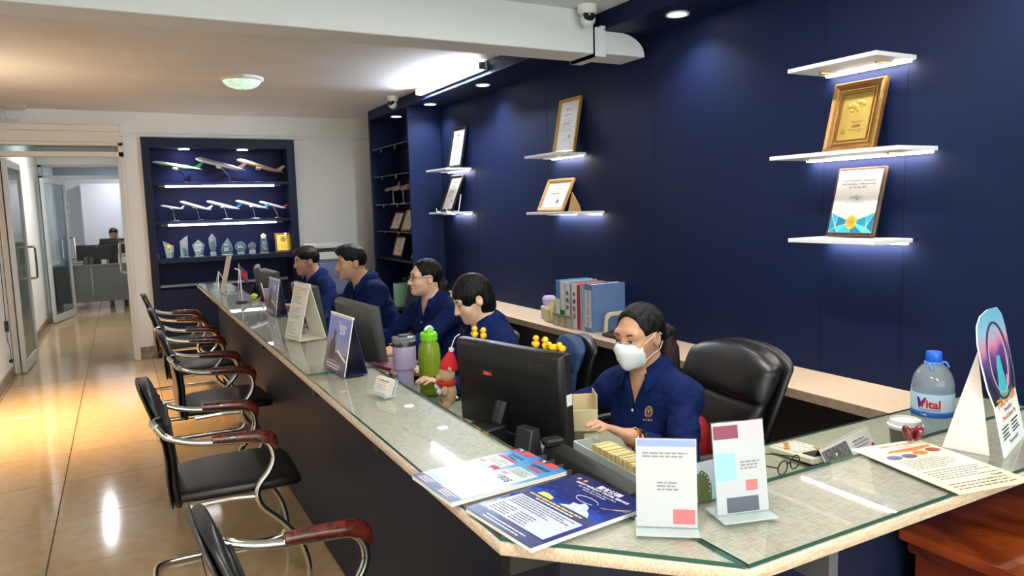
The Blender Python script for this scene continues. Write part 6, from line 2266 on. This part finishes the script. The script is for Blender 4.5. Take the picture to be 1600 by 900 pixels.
def art_teal(t, w, h, z):
    z = .0006
    quad('sheet', mat('silver_sheet', (206, 204, 202), .35), t, .014, w - .014, .016, h - .014, z)
    te = [mat('teal_%s' % n_, c, .35) for n_, c in (('a', (30, 146, 176)), ('b', (54, 168, 196)), ('c', (22, 120, 156)), ('d', (84, 190, 208)))]
    x0, x1, y0 = .0145, w - .0145, .0165
    mx = (x0 + x1) / 2
    P = [(x0, y0), (x0, .105), (x0 + .035, .088), (mx, .062), (x1 - .035, .088), (x1, .105), (x1, y0), (x1 - .045, y0), (mx, y0), (x0 + .045, y0), (x0 + .03, .04), (x1 - .03, .04)]
    for k, tri in enumerate(((0, 10, 1), (1, 10, 2), (2, 10, 3), (3, 10, 9), (0, 9, 10), (3, 9, 8), (3, 8, 7), (3, 7, 11), (3, 11, 4), (4, 11, 5), (5, 11, 6), (6, 11, 7))):
        poly('facet', te[k % 4], t, [P[i] for i in tri], z + .0003)
    b = MB()
    for i, j in ((10, 1), (10, 2), (10, 9), (10, 0), (10, 3), (11, 3), (11, 4), (11, 5), (11, 6), (11, 7), (1, 3), (3, 5), (3, 8)):
        b.tube([(P[i][0], P[i][1], z + .0006), (P[j][0], P[j][1], z + .0006)], .0009, 4)
    b.build('facet_line', mat('pale_gold', (196, 214, 170), .4), t)['kind'] = 'stuff'
    seal = [(mx + (.027 + .0022 * math.cos(14 * a)) * math.cos(a), .062 + (.030 + .0022 * math.cos(14 * a)) * math.sin(a)) for a in [2 * PI * k / 56 for k in range(56)]]
    poly('seal', mat('seal_gold', (222, 184, 84), .35), t, seal, z + .0012)
    poly('seal', mat('seal_gold_deep', (206, 156, 60), .35), t, disc(mx, .062, .020, .0225, 30), z + .0016)
    lines('print', M_bronze, t, mx - .014, mx + .014, (.066, .058), .003, z + .002, 3, .1)
    for tx, sz, y in (('Proudly Presented For Achievement', .0105, .245), ('And Contribution To Market Activity', .0105, .230), ('For The Year 2023', .0105, .215)):
        text('lettering', tx, sz, M_ink, t, (mx, y, z + .0006), sx=1.02, bold=.00015)
    text('lettering', 'Malaysia', .012, M_gink, t, (mx + .01, .278, z + .0006))
    MB().tube([(mx - .03, .168, z + .001), (mx - .02, .176, z + .001), (mx - .016, .166, z + .001), (mx - .006, .180, z + .001), (mx - .002, .166, z + .001), (mx + .008, .182, z + .001), (mx + .006, .158, z + .001), (mx + .02, .172, z + .001), (mx + .03, .176, z + .001)], .0007, 4, smooth=4).build('signature', M_ink, t)
    lines('print', M_gink, t, mx - .045, mx + .04, (.150,), .0022, z + .0006, 8, 0)


pq = thing('award_plaque', 'walnut plaque with a teal certificate and gold seal', 'plaque')
th = math.asin((.10 - .02) / .305)
place(pq, Vector((W - .10, 2.06 + .12, SHV['R3'] + .0012 + .02 * math.sin(th))), (0, -1, 0), (math.sin(th), 0, math.cos(th)))
MB().box(0, .238, 0, .305, -.018, 0).build('board', M_walnut, pq, bevel=.006, seg=1)
art_teal(pq, .238, .305, 0)


def art_cert(seed, logo=None):
    def f(t, w, h, z):
        lines('print', M_gink, t, w * .26, w * .74, [h * (.62 - .035 * k) for k in range(7)], h * .008, z + .0006, seed, .3)
        lines('print', M_ink, t, w * .32, w * .68, (h * .70, h * .54), h * .013, z + .0006, seed + 1, .2)
        lines('print', M_gink, t, w * .3, w * .6, (h * .26, h * .22), h * .007, z + .0006, seed + 2, .3)
        lines('print', M_nink, t, w * .36, w * .64, (h * .80,), h * .022, z + .0006, seed + 3, .05)
        poly('seal', M_gink, t, disc(w * .66, h * .30, w * .05, w * .05, 16), z + .0008)
    return f


picture('framed_certificate', 'certificate in a gilt frame on the upper middle wall shelf', 'frame', 4.335, SHV['M1'], .27, .385, .10, .022, M_gilt, art_cert(11), .024, M_paper)
tf = picture('framed_certificate', 'certificate in a tan leather easel frame on the lower middle wall shelf', 'frame', 4.48, SHV['M2'], .345, .25, .13, .03, M_tanfr, art_cert(15), .02, M_paper)
eb = tf
EM = tf.matrix_world.inverted() @ Matrix.Translation((W - .11, 4.25, SHV['M2'] + .0015))
es = MB().raw([(0, .0, 0), (0, -.15, 0), (.0, -.14, .035), (.02, -.02, .13), (.006, 0, 0), (.006, -.15, 0), (.006, -.14, .035), (.026, -.02, .13)], [(0, 1, 2, 3), (7, 6, 5, 4), (0, 4, 5, 1), (1, 5, 6, 2), (2, 6, 7, 3), (3, 7, 4, 0)])
es.v = [tuple(EM @ Vector(v)) for v in es.v]
es.build('easel_strut', M_tanfr, eb)
picture('framed_certificate', 'certificate in a black frame on the upper shelf by the shelf unit', 'frame', 6.205, SHV['L1'], .30, .385, .10, .03, M_blackfr, art_cert(21), .02, M_paper)
picture('framed_certificate', 'certificate in a black frame leaning far forward on the lower shelf by the shelf unit', 'frame', 6.29, SHV['L2'], .28, .36, .16, .026, M_blackfr, art_cert(25), .02, M_paper)
for y in (6.13, 6.43):
    pass
eh = thing('plate_stand', 'small white display stand under the forward leaning black frame', 'stand', (W - .175, 6.29, SHV['L2'] + .0012))
for s in (-1, 1):
    MB().tube([(-.02, s * .12, .035), (-.015, s * .12, .004), (.10, s * .12, .004), (.13, s * .12, .16)], .006, 8).build('foot', M_wplast, eh)

# ---- framed certificates and plane models in the navy shelf unit
uy = 7.305
for k, (y, z, w, h_, lean, fm, lb) in enumerate(((7.62, 1.285, .30, .215, .07, M_walnut, 'leftmost brown framed certificate on the third shelf of the navy unit'),
                                                 (7.26, 1.285, .27, .23, .07, M_tanfr, 'tan framed certificate in the middle of the third shelf of the navy unit'),
                                                 (6.93, 1.285, .25, .22, .07, M_walnut, 'brown framed certificate at the right end of the third shelf of the navy unit'),
                                                 (7.60, .995, .30, .235, .06, M_walnut, 'brown framed certificate with a light streak on the fourth shelf of the navy unit'),
                                                 (7.02, .995, .26, .23, .06, M_tanfr, 'tan framed certificate at the right of the fourth shelf of the navy unit'))):
    W_keep = W
    W = 2.73
    picture('framed_certificate', lb, 'frame', y, z, w, h_, lean + .03, .02, fm, art_cert(100 + 5 * k), .016, M_cpaper)
    W = W_keep


def plane(label, loc, L, yaw, climb, cols, stand, prop=False, group='model airliners'):
    """model airliner: nose towards local -x; cols = body, belly, tail, engine"""
    t = thing('model_airplane', label, 'model plane', loc, yaw, group)
    hgt = stand[0]
    R = Matrix.Translation((0, 0, hgt)) @ Matrix.Rotation(climb, 4, 'Y')
    r = L * .052
    st = [(-.5, .05), (-.485, .35), (-.455, .68), (-.41, .92), (-.36, 1), (.18, 1), (.3, .82), (.40, .52), (.48, .2), (.5, .08)]
    up_ = [(x, k, (k - 1) * -.35 if x > .2 else (1 - k) * -.15) for x, k in st]

    def ring(x, k, dz, a0, a1, n):
        return [R @ V3(x * L, r * k * math.cos(a), r * (dz + k * math.sin(a))) for a in [a0 + (a1 - a0) * i / n for i in range(n + 1)]]
    for nm, a0, a1, m_ in (('fuselage', -.1, PI + .1, cols[0]), ('belly', PI + .1, 2 * PI - .1, cols[1])):
        rings = [ring(x, k, dz, a0, a1, 12) for x, k, dz in up_]
        vs, fs = [], []
        for rg_ in rings:
            vs += rg_
        n = 13
        for i in range(len(rings) - 1):
            for j in range(n - 1):
                fs.append((i * n + j, i * n + j + 1, (i + 1) * n + j + 1, (i + 1) * n + j))
        MB().raw(vs, fs).build(nm, m_, t)
    for s in (-1, 1):
        MB().prism([(-.08 * L, 0), (.10 * L, 0), (.24 * L, s * .30 * L), (.20 * L, s * .30 * L)], -.006 * L, .004 * L, R @ Matrix.Translation((0, 0, -r * .5))).build('wing', cols[3], t)
        MB().prism([(.38 * L, 0), (.46 * L, 0), (.51 * L, s * .16 * L), (.47 * L, s * .16 * L)], -.003 * L, .003 * L, R @ Matrix.Translation((0, 0, r * .35))).build('tailplane', cols[3], t)
        MB().lathe([(.018 * L, -.05 * L), (.026 * L, -.045 * L), (.027 * L, .01 * L), (.016 * L, .05 * L), (.0001, .05 * L)], 14, R @ Matrix.Translation((-.02 * L, s * .16 * L, -r * 1.25)) @ Matrix.Rotation(PI / 2, 4, 'Y')).build('engine', cols[3], t)
    MB().prism([(.33 * L, r * .7), (.44 * L, r * .5), (.52 * L, r * .5 + .145 * L), (.46 * L, r * .5 + .145 * L)], -.004 * L, .004 * L, R @ Matrix.Rotation(PI / 2, 4, 'X')).build('tail_fin', cols[2], t)
    # curved stem and foot
    MB().tube([(stand[1], 0, .008), (stand[1] - .01, 0, hgt * .35), (.01, 0, hgt * .8), (0, 0, hgt - r * .8)], .0055, 8, smooth=4).build('stem', stand[2], t)
    MB().lathe([(.0001, .0008), (stand[3], .0008), (stand[3] * .9, .007), (.0001, .010)], 20, Matrix.Translation((stand[1], 0, 0)) @ Matrix.Diagonal((1.4, .8, 1, 1))).build('foot', stand[2], t)
    return t


M_pw = mat('plane_white', (226, 228, 230), .3)
M_pg = mat('plane_green', (16, 110, 62), .3)
M_pgold = mat('plane_gold', (150, 128, 86), .3)
M_pgrey = mat('plane_grey', (150, 140, 136), .3)
M_ppink = mat('plane_pink', (196, 140, 170), .35)
M_pblue = mat('plane_blue', (24, 120, 190), .35)
M_pred = mat('plane_red', (150, 28, 40), .35)
yz = YF + .12
z1, z2, z3 = 1.8655, 1.4555, 1.0555
for lb, x, z, L, cl_, cols, stn in (
        ('green bellied model airliner at the left of the top shelf', .60, z1, .50, .18, (M_pw, M_pg, M_pg, M_pw), (.175, .075, M_black, .05)),
        ('silver and pink model airliner in the middle of the top shelf', 1.04, z1, .52, .27, (M_pgrey, M_pw, M_ppink, M_pw), (.195, .09, M_steel, .05)),
        ('gold model airliner at the right of the top shelf', 1.46, z1, .51, .31, (M_pgold, M_pgold, M_pgold, M_pgrey), (.175, -.0, M_black, .055)),
        ('small red nosed propeller plane model at the left of the second shelf', .52, z2, .235, .20, (M_pw, M_pw, M_pw, M_pw), (.145, .02, M_steel, .035)),
        ('white model airliner second from the left on the second shelf', .755, z2, .33, .33, (M_pw, M_pw, M_pw, M_pgrey), (.155, .035, M_chrome, .03)),
        ('white and blue tailed model airliner in the middle of the second shelf', 1.04, z2, .36, .29, (M_pw, M_pw, M_pblue, M_pw), (.155, .035, M_steel, .05)),
        ('white model airliner with a teal tail, second from the right on the second shelf', 1.345, z2, .36, .29, (M_pw, M_pw, mat('plane_teal', (30, 150, 190), .35), M_pw), (.155, .03, M_steel, .05)),
        ('white and dark red model airliner at the right of the second shelf', 1.575, z2, .31, .29, (M_pw, M_pw, M_pred, M_pred), (.145, .05, M_steel, .03))):
    plane(lb, (x, yz, z), L, Rd(-8), cl_, cols, stn)
rn = MB().ball((0, 0, 0), (.016, .011, .011), 12)
for y, L, lb in ((7.62, .30, 'silver model plane at the left of the second glass shelf'), (7.30, .34, 'silver model plane in the middle of the second glass shelf'), (7.05, .36, 'silver model plane at the right of the second glass shelf')):
    plane(lb, (2.64, y, 1.5705), L, Rd(-75), -.12, (M_pgrey, M_pgrey, M_pgrey, M_pgrey), (.17, .02, M_steel, .04), group='model planes in the navy shelf unit')

# ---- crystal awards on the third cabinet shelf
M_cryst = glass('crystal', (214, 226, 230), .03, 1.6, haze=((150, 170, 176), .22))
M_cryst_e = glass('crystal_edge', (226, 238, 240), .05, 1.6, haze=((190, 206, 210), .5))
M_crystg = glass('green_crystal', (110, 170, 130), .03, 1.6, haze=((16, 84, 46), .5))


def award(name, label, x, outline, th, foot, marks=None, m_=None):
    t = thing(name, label, 'award', (x, YF + .07, z3), Rd(-4), 'crystal awards on the display cabinet')
    b0 = foot[2] if foot else .0008
    if foot:
        MB().box(-foot[0] / 2, foot[0] / 2, -foot[1] / 2, foot[1] / 2, .0008, foot[2]).build('foot', M_cryst_e, t, bevel=.003)
    UP = Matrix.Translation((0, 0, b0 + .0003)) @ Matrix.Rotation(PI / 2, 4, 'X')
    MB().prism(outline, -th / 2, th / 2, UP).build('block', m_ or M_cryst, t, bevel=.003)
    pts = [UP @ V3(p[0], p[1], th / 2) for p in outline]
    MB().tube(pts, .0014, 5, closed=True).build('bright_edge', M_cryst_e, t)
    if marks:
        for o_ in marks(t):
            o_.matrix_basis = UP @ Matrix.Translation((0, 0, th / 2 + .0006))
    return t


def star_pts(cx, cy, r):
    return [(cx + (r if k % 2 == 0 else r * .42) * math.sin(PI * k / 5), cy + (r if k % 2 == 0 else r * .42) * math.cos(PI * k / 5)) for k in range(10)]


etch = mat('etched_print', (206, 214, 214), .5)
M_starg = mat('star_gold', (226, 180, 50), .3, metal=.5)
award('crystal_award', 'crystal award with a gold star at the left of its shelf', .455, [(-.03, 0), (.035, 0), (.05, .13), (-.055, .19)], .025, None, lambda t: [poly('star', M_starg, t, star_pts(0, .125, .036), 0), lines('print', M_starg, t, -.025, .03, (.075, .068), .005, 0, 1, .1)])
award('crystal_award', 'green based crystal award with a slanted top', .605, [(-.035, 0), (.035, 0), (.04, .225), (-.04, .165)], .03, (.10, .05, .014), lambda t: [lines('print', mat('etched_brown', (170, 120, 90), .5), t, -.03, .03, (.16, .152), .006, 0, 2, .1)], M_cryst)
MB().prism([(-.04, 0), (.036, 0), (.03, .05), (-.01, .10), (-.04, .08)], -.012, .012, Matrix.Translation((0, -.001, .016)) @ Matrix.Rotation(PI / 2, 4, 'X')).build('green_block', M_crystg, [o for o in COL.objects if o.get('label') == 'green based crystal award with a slanted top'][0])
award('crystal_award', 'five sided crystal award engraved with text', .75, [(-.032, 0), (.032, 0), (.062, .115), (0, .172), (-.062, .115)], .025, (.10, .045, .014), lambda t: [lines('print', etch, t, -.035, .035, (.115, .105, .085, .07, .055), .005, 0, 3, .3)])
award('crystal_award', 'tall pointed crystal award on a faceted foot', .895, [(-.016, 0), (.016, 0), (.036, .06), (.036, .15), (0, .205), (-.036, .15), (-.036, .06)], .025, (.062, .05, .045), lambda t: [lines('print', mat('etched_brown', (170, 120, 90), .5), t, -.02, .02, (.14, .13), .006, 0, 4, .2)])
award('crystal_award', 'flame shaped crystal award with engraved lines', 1.04, [(-.05, 0), (.05, 0), (.062, .06), (.048, .115), (.012, .18), (-.004, .15), (-.04, .11), (-.062, .055)], .025, (.12, .045, .013), lambda t: [lines('print', etch, t, -.03, .03, (.11, .1, .07, .06, .05, .04), .005, 0, 5, .3)])
award('crystal_award', 'large round crystal award on a clear foot', 1.185, disc(0, .058, .058, .058, 12), .025, (.075, .045, .03), lambda t: [lines('print', etch, t, -.03, .03, (.075, .06, .05), .005, 0, 6, .3)])
award('crystal_award', 'small round crystal award with red engraving', 1.31, disc(0, .045, .042, .042, 12), .022, (.07, .045, .045), lambda t: [lines('print', mat('etched_red', (170, 70, 70), .5), t, -.02, .02, (.055, .045), .006, 0, 7, .2)])
fa = award('crystal_award', 'narrow crystal award topped with a pale flower', 1.44, [(-.045, 0), (.045, 0), (.03, .16), (-.03, .16)], .025, (.10, .045, .010), lambda t: [lines('print', etch, t, -.02, .025, (.12, .1, .08, .06, .04), .004, 0, 8, .3)])
M_flow = mat('pale_flower', (216, 222, 176), .4)
for k in range(5):
    a = 2 * PI * k / 5 + .3
    MB().ball((.018 * math.cos(a), -.004, .196 + .018 * math.sin(a)), (.014, .006, .014), 12).build('petal', M_flow, fa)
MB().ball((0, -.008, .196), (.009, .006, .009), 10).build('flower_heart', M_starg, fa)
vb = thing('small_vial', 'tiny clear bottle at the far left of the award shelf', 'bottle', (.345, YF + .06, z3))
MB().lathe([(.0001, .0008), (.014, .0008), (.015, .03), (.006, .042), (.006, .056), (.0001, .057)], 14).build('vial', M_cryst, vb)
gp = thing('gold_plaque', 'gold plaque in a brown wooden frame at the shelf right end', 'plaque')
place(gp, Vector((1.565, YF + .055, z3 + .004)), (1, 0, 0), (0, .18, 1))
MB().box(0, .19, 0, .225, -.016, 0).build('board', grain_mat('plaque_wood', (90, 40, 18), (140, 70, 34), .3, 12, (1, .2, 1), .4), gp, bevel=.004)
quad('gold_sheet', mat('bright_gold_sheet', (240, 200, 60), .35, metal=.35), gp, .022, .168, .022, .203, .0006)
poly('seal', mat('seal_gold_deep', (206, 156, 60), .35), gp, disc(.095, .150, .036, .036, 28), .0010)
poly('print', mat('plaque_green', (60, 70, 40), .5), gp, [(.07, .15), (.09, .165), (.115, .158), (.122, .148), (.10, .155), (.085, .15)], .0014)
poly('print', _mats['plaque_green'], gp, [(.12, .142), (.10, .128), (.075, .134), (.07, .142), (.09, .138), (.105, .142)], .0014)
lines('print', mat('seal_gold_deep', (206, 156, 60), .35), gp, .04, .15, [.095 - .012 * k for k in range(5)], .005, .0010, 12, .2)

# ---- binders on the worktop
WZ = .7008
MG = mat('grey_rack', (150, 146, 128), .5)


def binder(label, y, th, hgt, spine, side, txt=None, tm=None, strip=None, dep=.26, x0=2.575, name='binder', rot=False):
    t = thing(name, label, 'binder', (x0, y, WZ), 0, 'binders and books on the wall worktop')
    MB().box(.004, dep, -th / 2 + .003, th / 2 - .003, .004, hgt - .006).build('pages', M_paper, t)
    b = MB().box(0, dep, -th / 2, -th / 2 + .0028, 0.0008, hgt).box(0, dep, th / 2 - .0028, th / 2, .0008, hgt)
    b2 = MB().box(0, dep, -th / 2, -th / 2 + .0028, 0.0008, hgt)
    b2.build('cover', side, t)
    MB().box(0, dep, th / 2 - .0028, th / 2, .0008, hgt).build('cover', side, t)
    MB().box(-.0015, .003, -th / 2, th / 2, .0008, hgt).build('spine', spine, t, bevel=.001)
    SM = Matrix(((0, 0, -1, -.002), (-1, 0, 0, 0), (0, 1, 0, 0), (0, 0, 0, 1)))
    if strip:
        o = quad('spine_strip', strip[0], t, -th / 2 + .001, th / 2 - .001, strip[1], strip[2], 0)
        o.matrix_basis = SM
    if txt:
        if rot:
            o = text('lettering', txt, th * .42, tm, t, (0, hgt * .47, .0006), rot=Matrix.Rotation(PI / 2, 4, 'Z'), bold=.0004)
            o.matrix_basis = SM
        else:
            for k, c in enumerate(txt):
                o = text('lettering', c, th * .62, tm, t, (0, hgt * .76 - k * hgt * .16, .0006), bold=.0005)
                o.matrix_basis = SM
    return t


C_blue = mat('binder_blue', (96, 120, 168), .5)
C_dblue = mat('binder_deep_blue', (44, 84, 170), .5)
C_green = mat('binder_green', (40, 130, 40), .5)
C_red = mat('binder_red', (178, 44, 76), .5)
C_grey = mat('binder_grey', (176, 172, 164), .5)
C_sky = mat('binder_sky', (70, 140, 200), .5)
C_orange = mat('binder_orange', (200, 110, 80), .5)
binder('sky blue binder at the left of the row', 4.155, .05, .305, C_sky, C_sky, strip=(M_paper, .03, .18))
binder('white binder with a green lower spine', 4.098, .055, .302, M_paper, C_grey, strip=(C_green, .02, .11))
binder('white binder with small black characters', 4.035, .05, .297, M_paper, C_sky, '泰國旅', M_ink)
binder('thin lilac and orange book between white binders', 3.998, .02, .295, mat('lilac', (150, 140, 180), .5), C_orange, strip=(C_orange, .04, .15), dep=.24)
binder('white binder with four large black characters', 3.955, .058, .296, M_paper, C_orange, '金邊飯店', M_ink)
binder('crimson binder in the middle of the row', 3.906, .034, .292, C_red, C_red)
binder('pale grey folder right of the crimson binder', 3.873, .026, .286, C_grey, C_grey, dep=.25)
binder('thin bright blue folder left of the large lettered binder', 3.847, .02, .292, mat('pale_blue_spine', (150, 186, 224), .5), C_dblue)
binder('large blue grey binder with vertical lettering on a white spine label', 3.795, .075, .306, C_blue, C_blue, '床母飯店 SAIT HOLIDAY', M_gink, strip=(mat('spine_label', (206, 212, 224), .5), .03, .27), rot=True)
rk = thing('file_rack', 'grey slotted rack in front of the binders', 'rack', (2.545, 4.06, WZ))
for k in range(3):
    b = MB()
    y0 = -.118 + .08 * k
    b.box(0, .006, y0, y0 + .012, .0008, .085).box(0, .006, y0 + .066, y0 + .078, .0008, .085).box(0, .006, y0 + .012, y0 + .066, .07, .085).box(0, .006, y0 + .012, y0 + .066, .0008, .012)
    b.build('slot_frame', MG, rk)
    MB().box(.004, .007, y0 + .012, y0 + .066, .012, .07).build('slot_card', mat('slot_card', (190, 184, 156), .6), rk)
MB().box(.006, .026, -.12, .118, .0008, .006).build('rack_base', MG, rk)
ts = thing('tissue_pack', 'white and lavender tissue pack left of the binders', 'tissue pack', (2.67, 4.43, WZ))
MB().box(-.05, .05, -.045, .045, .0008, .095).build('pack', mat('white_pack', (222, 218, 220), .6), ts, bevel=.008)
MB().loft([[V3(r_ * math.cos(a) + .004 * math.sin(5 * a), r_ * 1.0 * math.sin(a), z_) for a in [2 * PI * k / 18 for k in range(18)]] for r_, z_ in ((.04, .095), (.046, .12), (.05, .145), (.038, .165), (.02, .158))]).build('tissue', mat('lavender_tissue', (196, 184, 222), .8), ts)
mh = thing('magazine_file', 'cream magazine file left of the binders', 'file holder', (2.64, 4.315, WZ))
MB().prism([(-.06, .0008), (.18, .0008), (.18, .16), (.05, .17), (-.06, .085)], -.035, -.032, RX).prism([(-.06, .0008), (.18, .0008), (.18, .16), (.05, .17), (-.06, .085)], .032, .035, RX).box(-.06, -.057, -.035, .035, .0008, .085).box(-.06, .18, -.035, .035, .0008, .004).build('file', mat('cream_file', (222, 208, 150), .5), mh)
be = thing('bookend', 'cream curved bookend right of the lettered binder', 'bookend', (2.62, 3.69, WZ), Rd(0))
MB().prism([(.0, .0008), (.02, .0008), (.026, .09), (.05, .108), (.20, .108), (.20, .135), (.035, .13), (.012, .11)], -.012, .012, RX @ Matrix.Translation((0, 0, 0))).build('arch', mat('cream_bookend', (206, 198, 168), .5), be, bevel=.003)
MB().box(0, .2, -.05, .02, .0008, .0035).build('base', mat('cream_bookend', (206, 198, 168), .5), be)
lk = thing('phone_keypad', 'black desk telephone by the bookend', 'telephone', (2.66, 3.56, WZ), Rd(0))
MB().prism([(-.10, .0008), (.10, .0008), (.10, .05), (-.10, .018)], -.07, .07, RX).build('base', M_black, lk, bevel=.004)
for i in range(3):
    for j in range(4):
        MB().box(-.07 + .026 * j, -.052 + .026 * j, -.055 + .026 * i, -.037 + .026 * i, .0, .006, Matrix.Translation((0, 0, .034)) @ Matrix.Rotation(-.16, 4, 'Y')).build('key', M_grey, lk)

# ---- copier by the far wall and mint bag
cp = thing('photocopier', 'white and blue grey photocopier in the far corner', 'photocopier', (2.05, 8.0, 0), 0)
M_cop = mat('copier_white', (206, 204, 200), .5)
M_cop_b = mat('copier_blue_grey', (88, 100, 138), .5)
MB().box(-.24, .24, -.25, .25, .04, .62).build('cabinet', M_black, cp, bevel=.01)
MB().box(-.25, .25, -.27, .27, .62, 1.0).build('body', M_cop_b, cp, bevel=.012)
MB().box(-.26, .26, -.28, .28, 1.0, 1.08).build('scanner_bed', M_cop, cp, bevel=.01)
MB().box(-.25, .25, -.2, .28, 1.12, 1.16).build('feeder_lid', M_cop, cp, bevel=.01)
MB().box(-.22, .22, -.18, .26, 1.08, 1.12).build('feeder_slot', M_black, cp)
MB().raw([(-.1, -.19, 1.125), (.05, -.19, 1.125), (.06, -.1, 1.175), (-.09, -.1, 1.175)], [(0, 1, 2, 3)]).build('paper', M_paper, cp)
MB().box(-.22, .22, -.275, -.265, .66, .80).build('paper_drawer', mat('copier_drawer', (104, 114, 150), .5), cp, bevel=.004)
MB().box(-.22, .22, -.275, -.265, .82, .97).build('paper_drawer', mat('copier_drawer', (104, 114, 150), .5), cp, bevel=.004)
for sx in (-1, 1):
    for sy in (-1, 1):
        MB().cyl((sx * .2 - .01, sy * .2, .02), (sx * .2 + .01, sy * .2, .02), .0195, n=12).build('castor', M_black, cp)
mb_ = thing('mint_box', 'mint green box low in the navy shelf unit behind the men', 'box', (2.62, 7.36, .4805), Rd(0))
MB().box(-.09, .10, -.07, .07, .0008, .25).build('case', mat('mint_plastic', (150, 206, 184), .5), mb_, bevel=.012, seg=2)
MB().tube([(.02, -.05, .25), (.02, -.04, .295), (.02, .04, .295), (.02, .05, .25)], .008, 8, smooth=3).build('handle', M_grey, mb_)

# ---- power adapter and socket on the left wall, light switch
pa = thing('power_adapter', 'black power adapter hanging on the white left wall', 'adapter', (XL + .0015, 8.22, .52))
MB().box(0, .03, -.022, .022, -.05, .05).build('brick', M_black, pa, bevel=.005)
MB().tube([(.012, 0, .05), (.012, .01, .3), (.012, .02, .62)], .0035, 6, smooth=3).build('cable', M_black, pa)
MB().tube([(.012, 0, -.05), (.012, -.02, -.13), (.02, .03, -.22), (.02, .02, -.30), (.03, -.02, -.335)], .0035, 6, smooth=4).build('cable', M_black, pa)
ws = thing('wall_socket', 'white wall socket above the skirting by the glass door', 'socket', (XL + .0015, 8.19, .19))
MB().box(0, .010, -.04, .04, -.06, .06).build('plate', M_wplast, ws, bevel=.003)
MB().box(.0105, .04, -.016, .016, -.016, .016).build('plug', M_black, ws, bevel=.003)

# ================================================================== BACK OFFICE BEYOND THE CORRIDOR
od = thing('office_desk', 'grey metal desk in the back office', 'desk', (-.05, 14.25, 0))
M_od = mat('desk_grey', (112, 116, 114), .5)
MB().box(-.95, .70, -.35, .40, .705, .74).build('desk_top', M_od, od, bevel=.003)
MB().box(-.93, -.42, -.33, -.31, .12, .705).build('modesty_panel', M_od, od)
MB().box(-.41, .68, -.33, -.31, .12, .705).build('modesty_panel', M_od, od)
for x in (-.91, .66):
    MB().box(x - .015, x + .015, -.3, .36, .001, .705).build('side_panel', M_od, od)
for k, (x, y, w_, z_, lb) in enumerate(((-.36, 14.18, .62, 1.06, 'black monitor standing on the back office desk'), (-.02, 14.5, .60, 1.15, 'black monitor hiding the person in the back office'))):
    t = thing('office_monitor', lb, 'monitor', (x, y, .7405))
    hh = z_ - .74
    MB().box(-w_ / 2, w_ / 2, -.02, .02, hh - .36, hh).build('shell', mat('monitor_black', (18, 18, 20), .45), t, bevel=.006)
    MB().box(-w_ * .36, w_ * .36, -.034, -.02, hh - .30, hh - .05).build('back_bulge', mat('monitor_black', (18, 18, 20), .45), t, bevel=.006)
    MB().box(-.04, .04, -.012, .03, .012, hh - .2).build('stand_neck', M_black, t)
    MB().box(-.12, .12, -.09, .09, .0008, .012).build('stand_foot', M_black, t, bevel=.003)
    quad('badge', M_gink, t, -.03, .03, hh - .035, hh - .022, 0).matrix_basis = Matrix(((1, 0, 0, 0), (0, 0, -1, -.0212), (0, 1, 0, 0), (0, 0, 0, 1)))
bx2 = thing('tissue_box', 'white and lime tissue box on the back office desk', 'box', (.02, 14.05, .7405))
MB().box(-.08, .08, -.06, .06, .0008, .10).build('carton', M_wplast, bx2, bevel=.003)
MB().box(-.081, .081, -.061, .061, .10, .16).build('lime_carton', mat('lime_carton', (150, 180, 110), .6), bx2, bevel=.003)
mg = thing('white_mug', 'small white mug on the back office desk', 'mug', (-.27, 14.0, .7405))
MB().lathe([(.0001, .0008), (.04, .0008), (.042, .07), (.038, .07), (.036, .01), (.0001, .01)], 20).build('cup', M_wplast, mg)
MB().tube([(.04, 0, .055), (.065, 0, .05), (.065, 0, .02), (.04, 0, .015)], .006, 8, smooth=3).build('handle', M_wplast, mg)
cl2 = thing('desk_clutter', 'heap of papers and jars behind the glass door', 'papers', (-.68, 14.05, .7405))
for k in range(6):
    MB().box(-.1, .1, -.07, .07, .0008 + .012 * k, .011 + .012 * k, Matrix.Rotation(.3 * math.sin(k * 2.2), 4, 'Z')).build('paper_stack', (M_paper, M_cpaper, M_gink)[k % 3], cl2)
for x in (.15, .22, -.14):
    MB().lathe([(.0001, .0008), (.035, .0008), (.035, .10), (.028, .115), (.03, .13), (.0001, .13)], 18, Matrix.Translation((x, .02, 0))).build('jar', M_cryst, cl2)
wc = thing('white_cabinet', 'tall white cabinet against the back office wall', 'cabinet', (-.05, 16.0, 0))
MB().box(-.55, .75, -.18, .19, .02, 2.15).build('body', mat('cabinet_white', (200, 202, 212), .5), wc, bevel=.004)
for s in (-1, 1):
    MB().box(.1 + s * .32 - .315, .1 + s * .32 + .315, -.20, -.181, .05, 2.12).build('door', mat('cabinet_white', (200, 202, 212), .5), wc, bevel=.003)
pn = thing('wall_notice', 'small printed notice on the back office wall', 'notice', (-.86, 16.19, 1.72))
MB().box(-.07, .07, -.003, -.0005, -.10, .10).build('sheet', M_paper, pn)
o = lines('print', M_rink, pn, -.05, .05, (.06, .04, .0, -.02, -.05), .014, 0, 5, .2)
o.matrix_basis = Matrix(((1, 0, 0, 0), (0, 0, -1, -.0036), (0, 1, 0, 0), (0, 0, 0, 1)))
person('person with black hair behind the monitors in the back office', (-.10, 14.98, 1.215), Rd(180), Rd(180), M_skin3, 'crop', lean=.2, pitch=-.15,
       hands=((-.30, 14.6, .80), (.10, 14.6, .80)), res=.013, fres=.008, male=True, lip=M_lip_m)
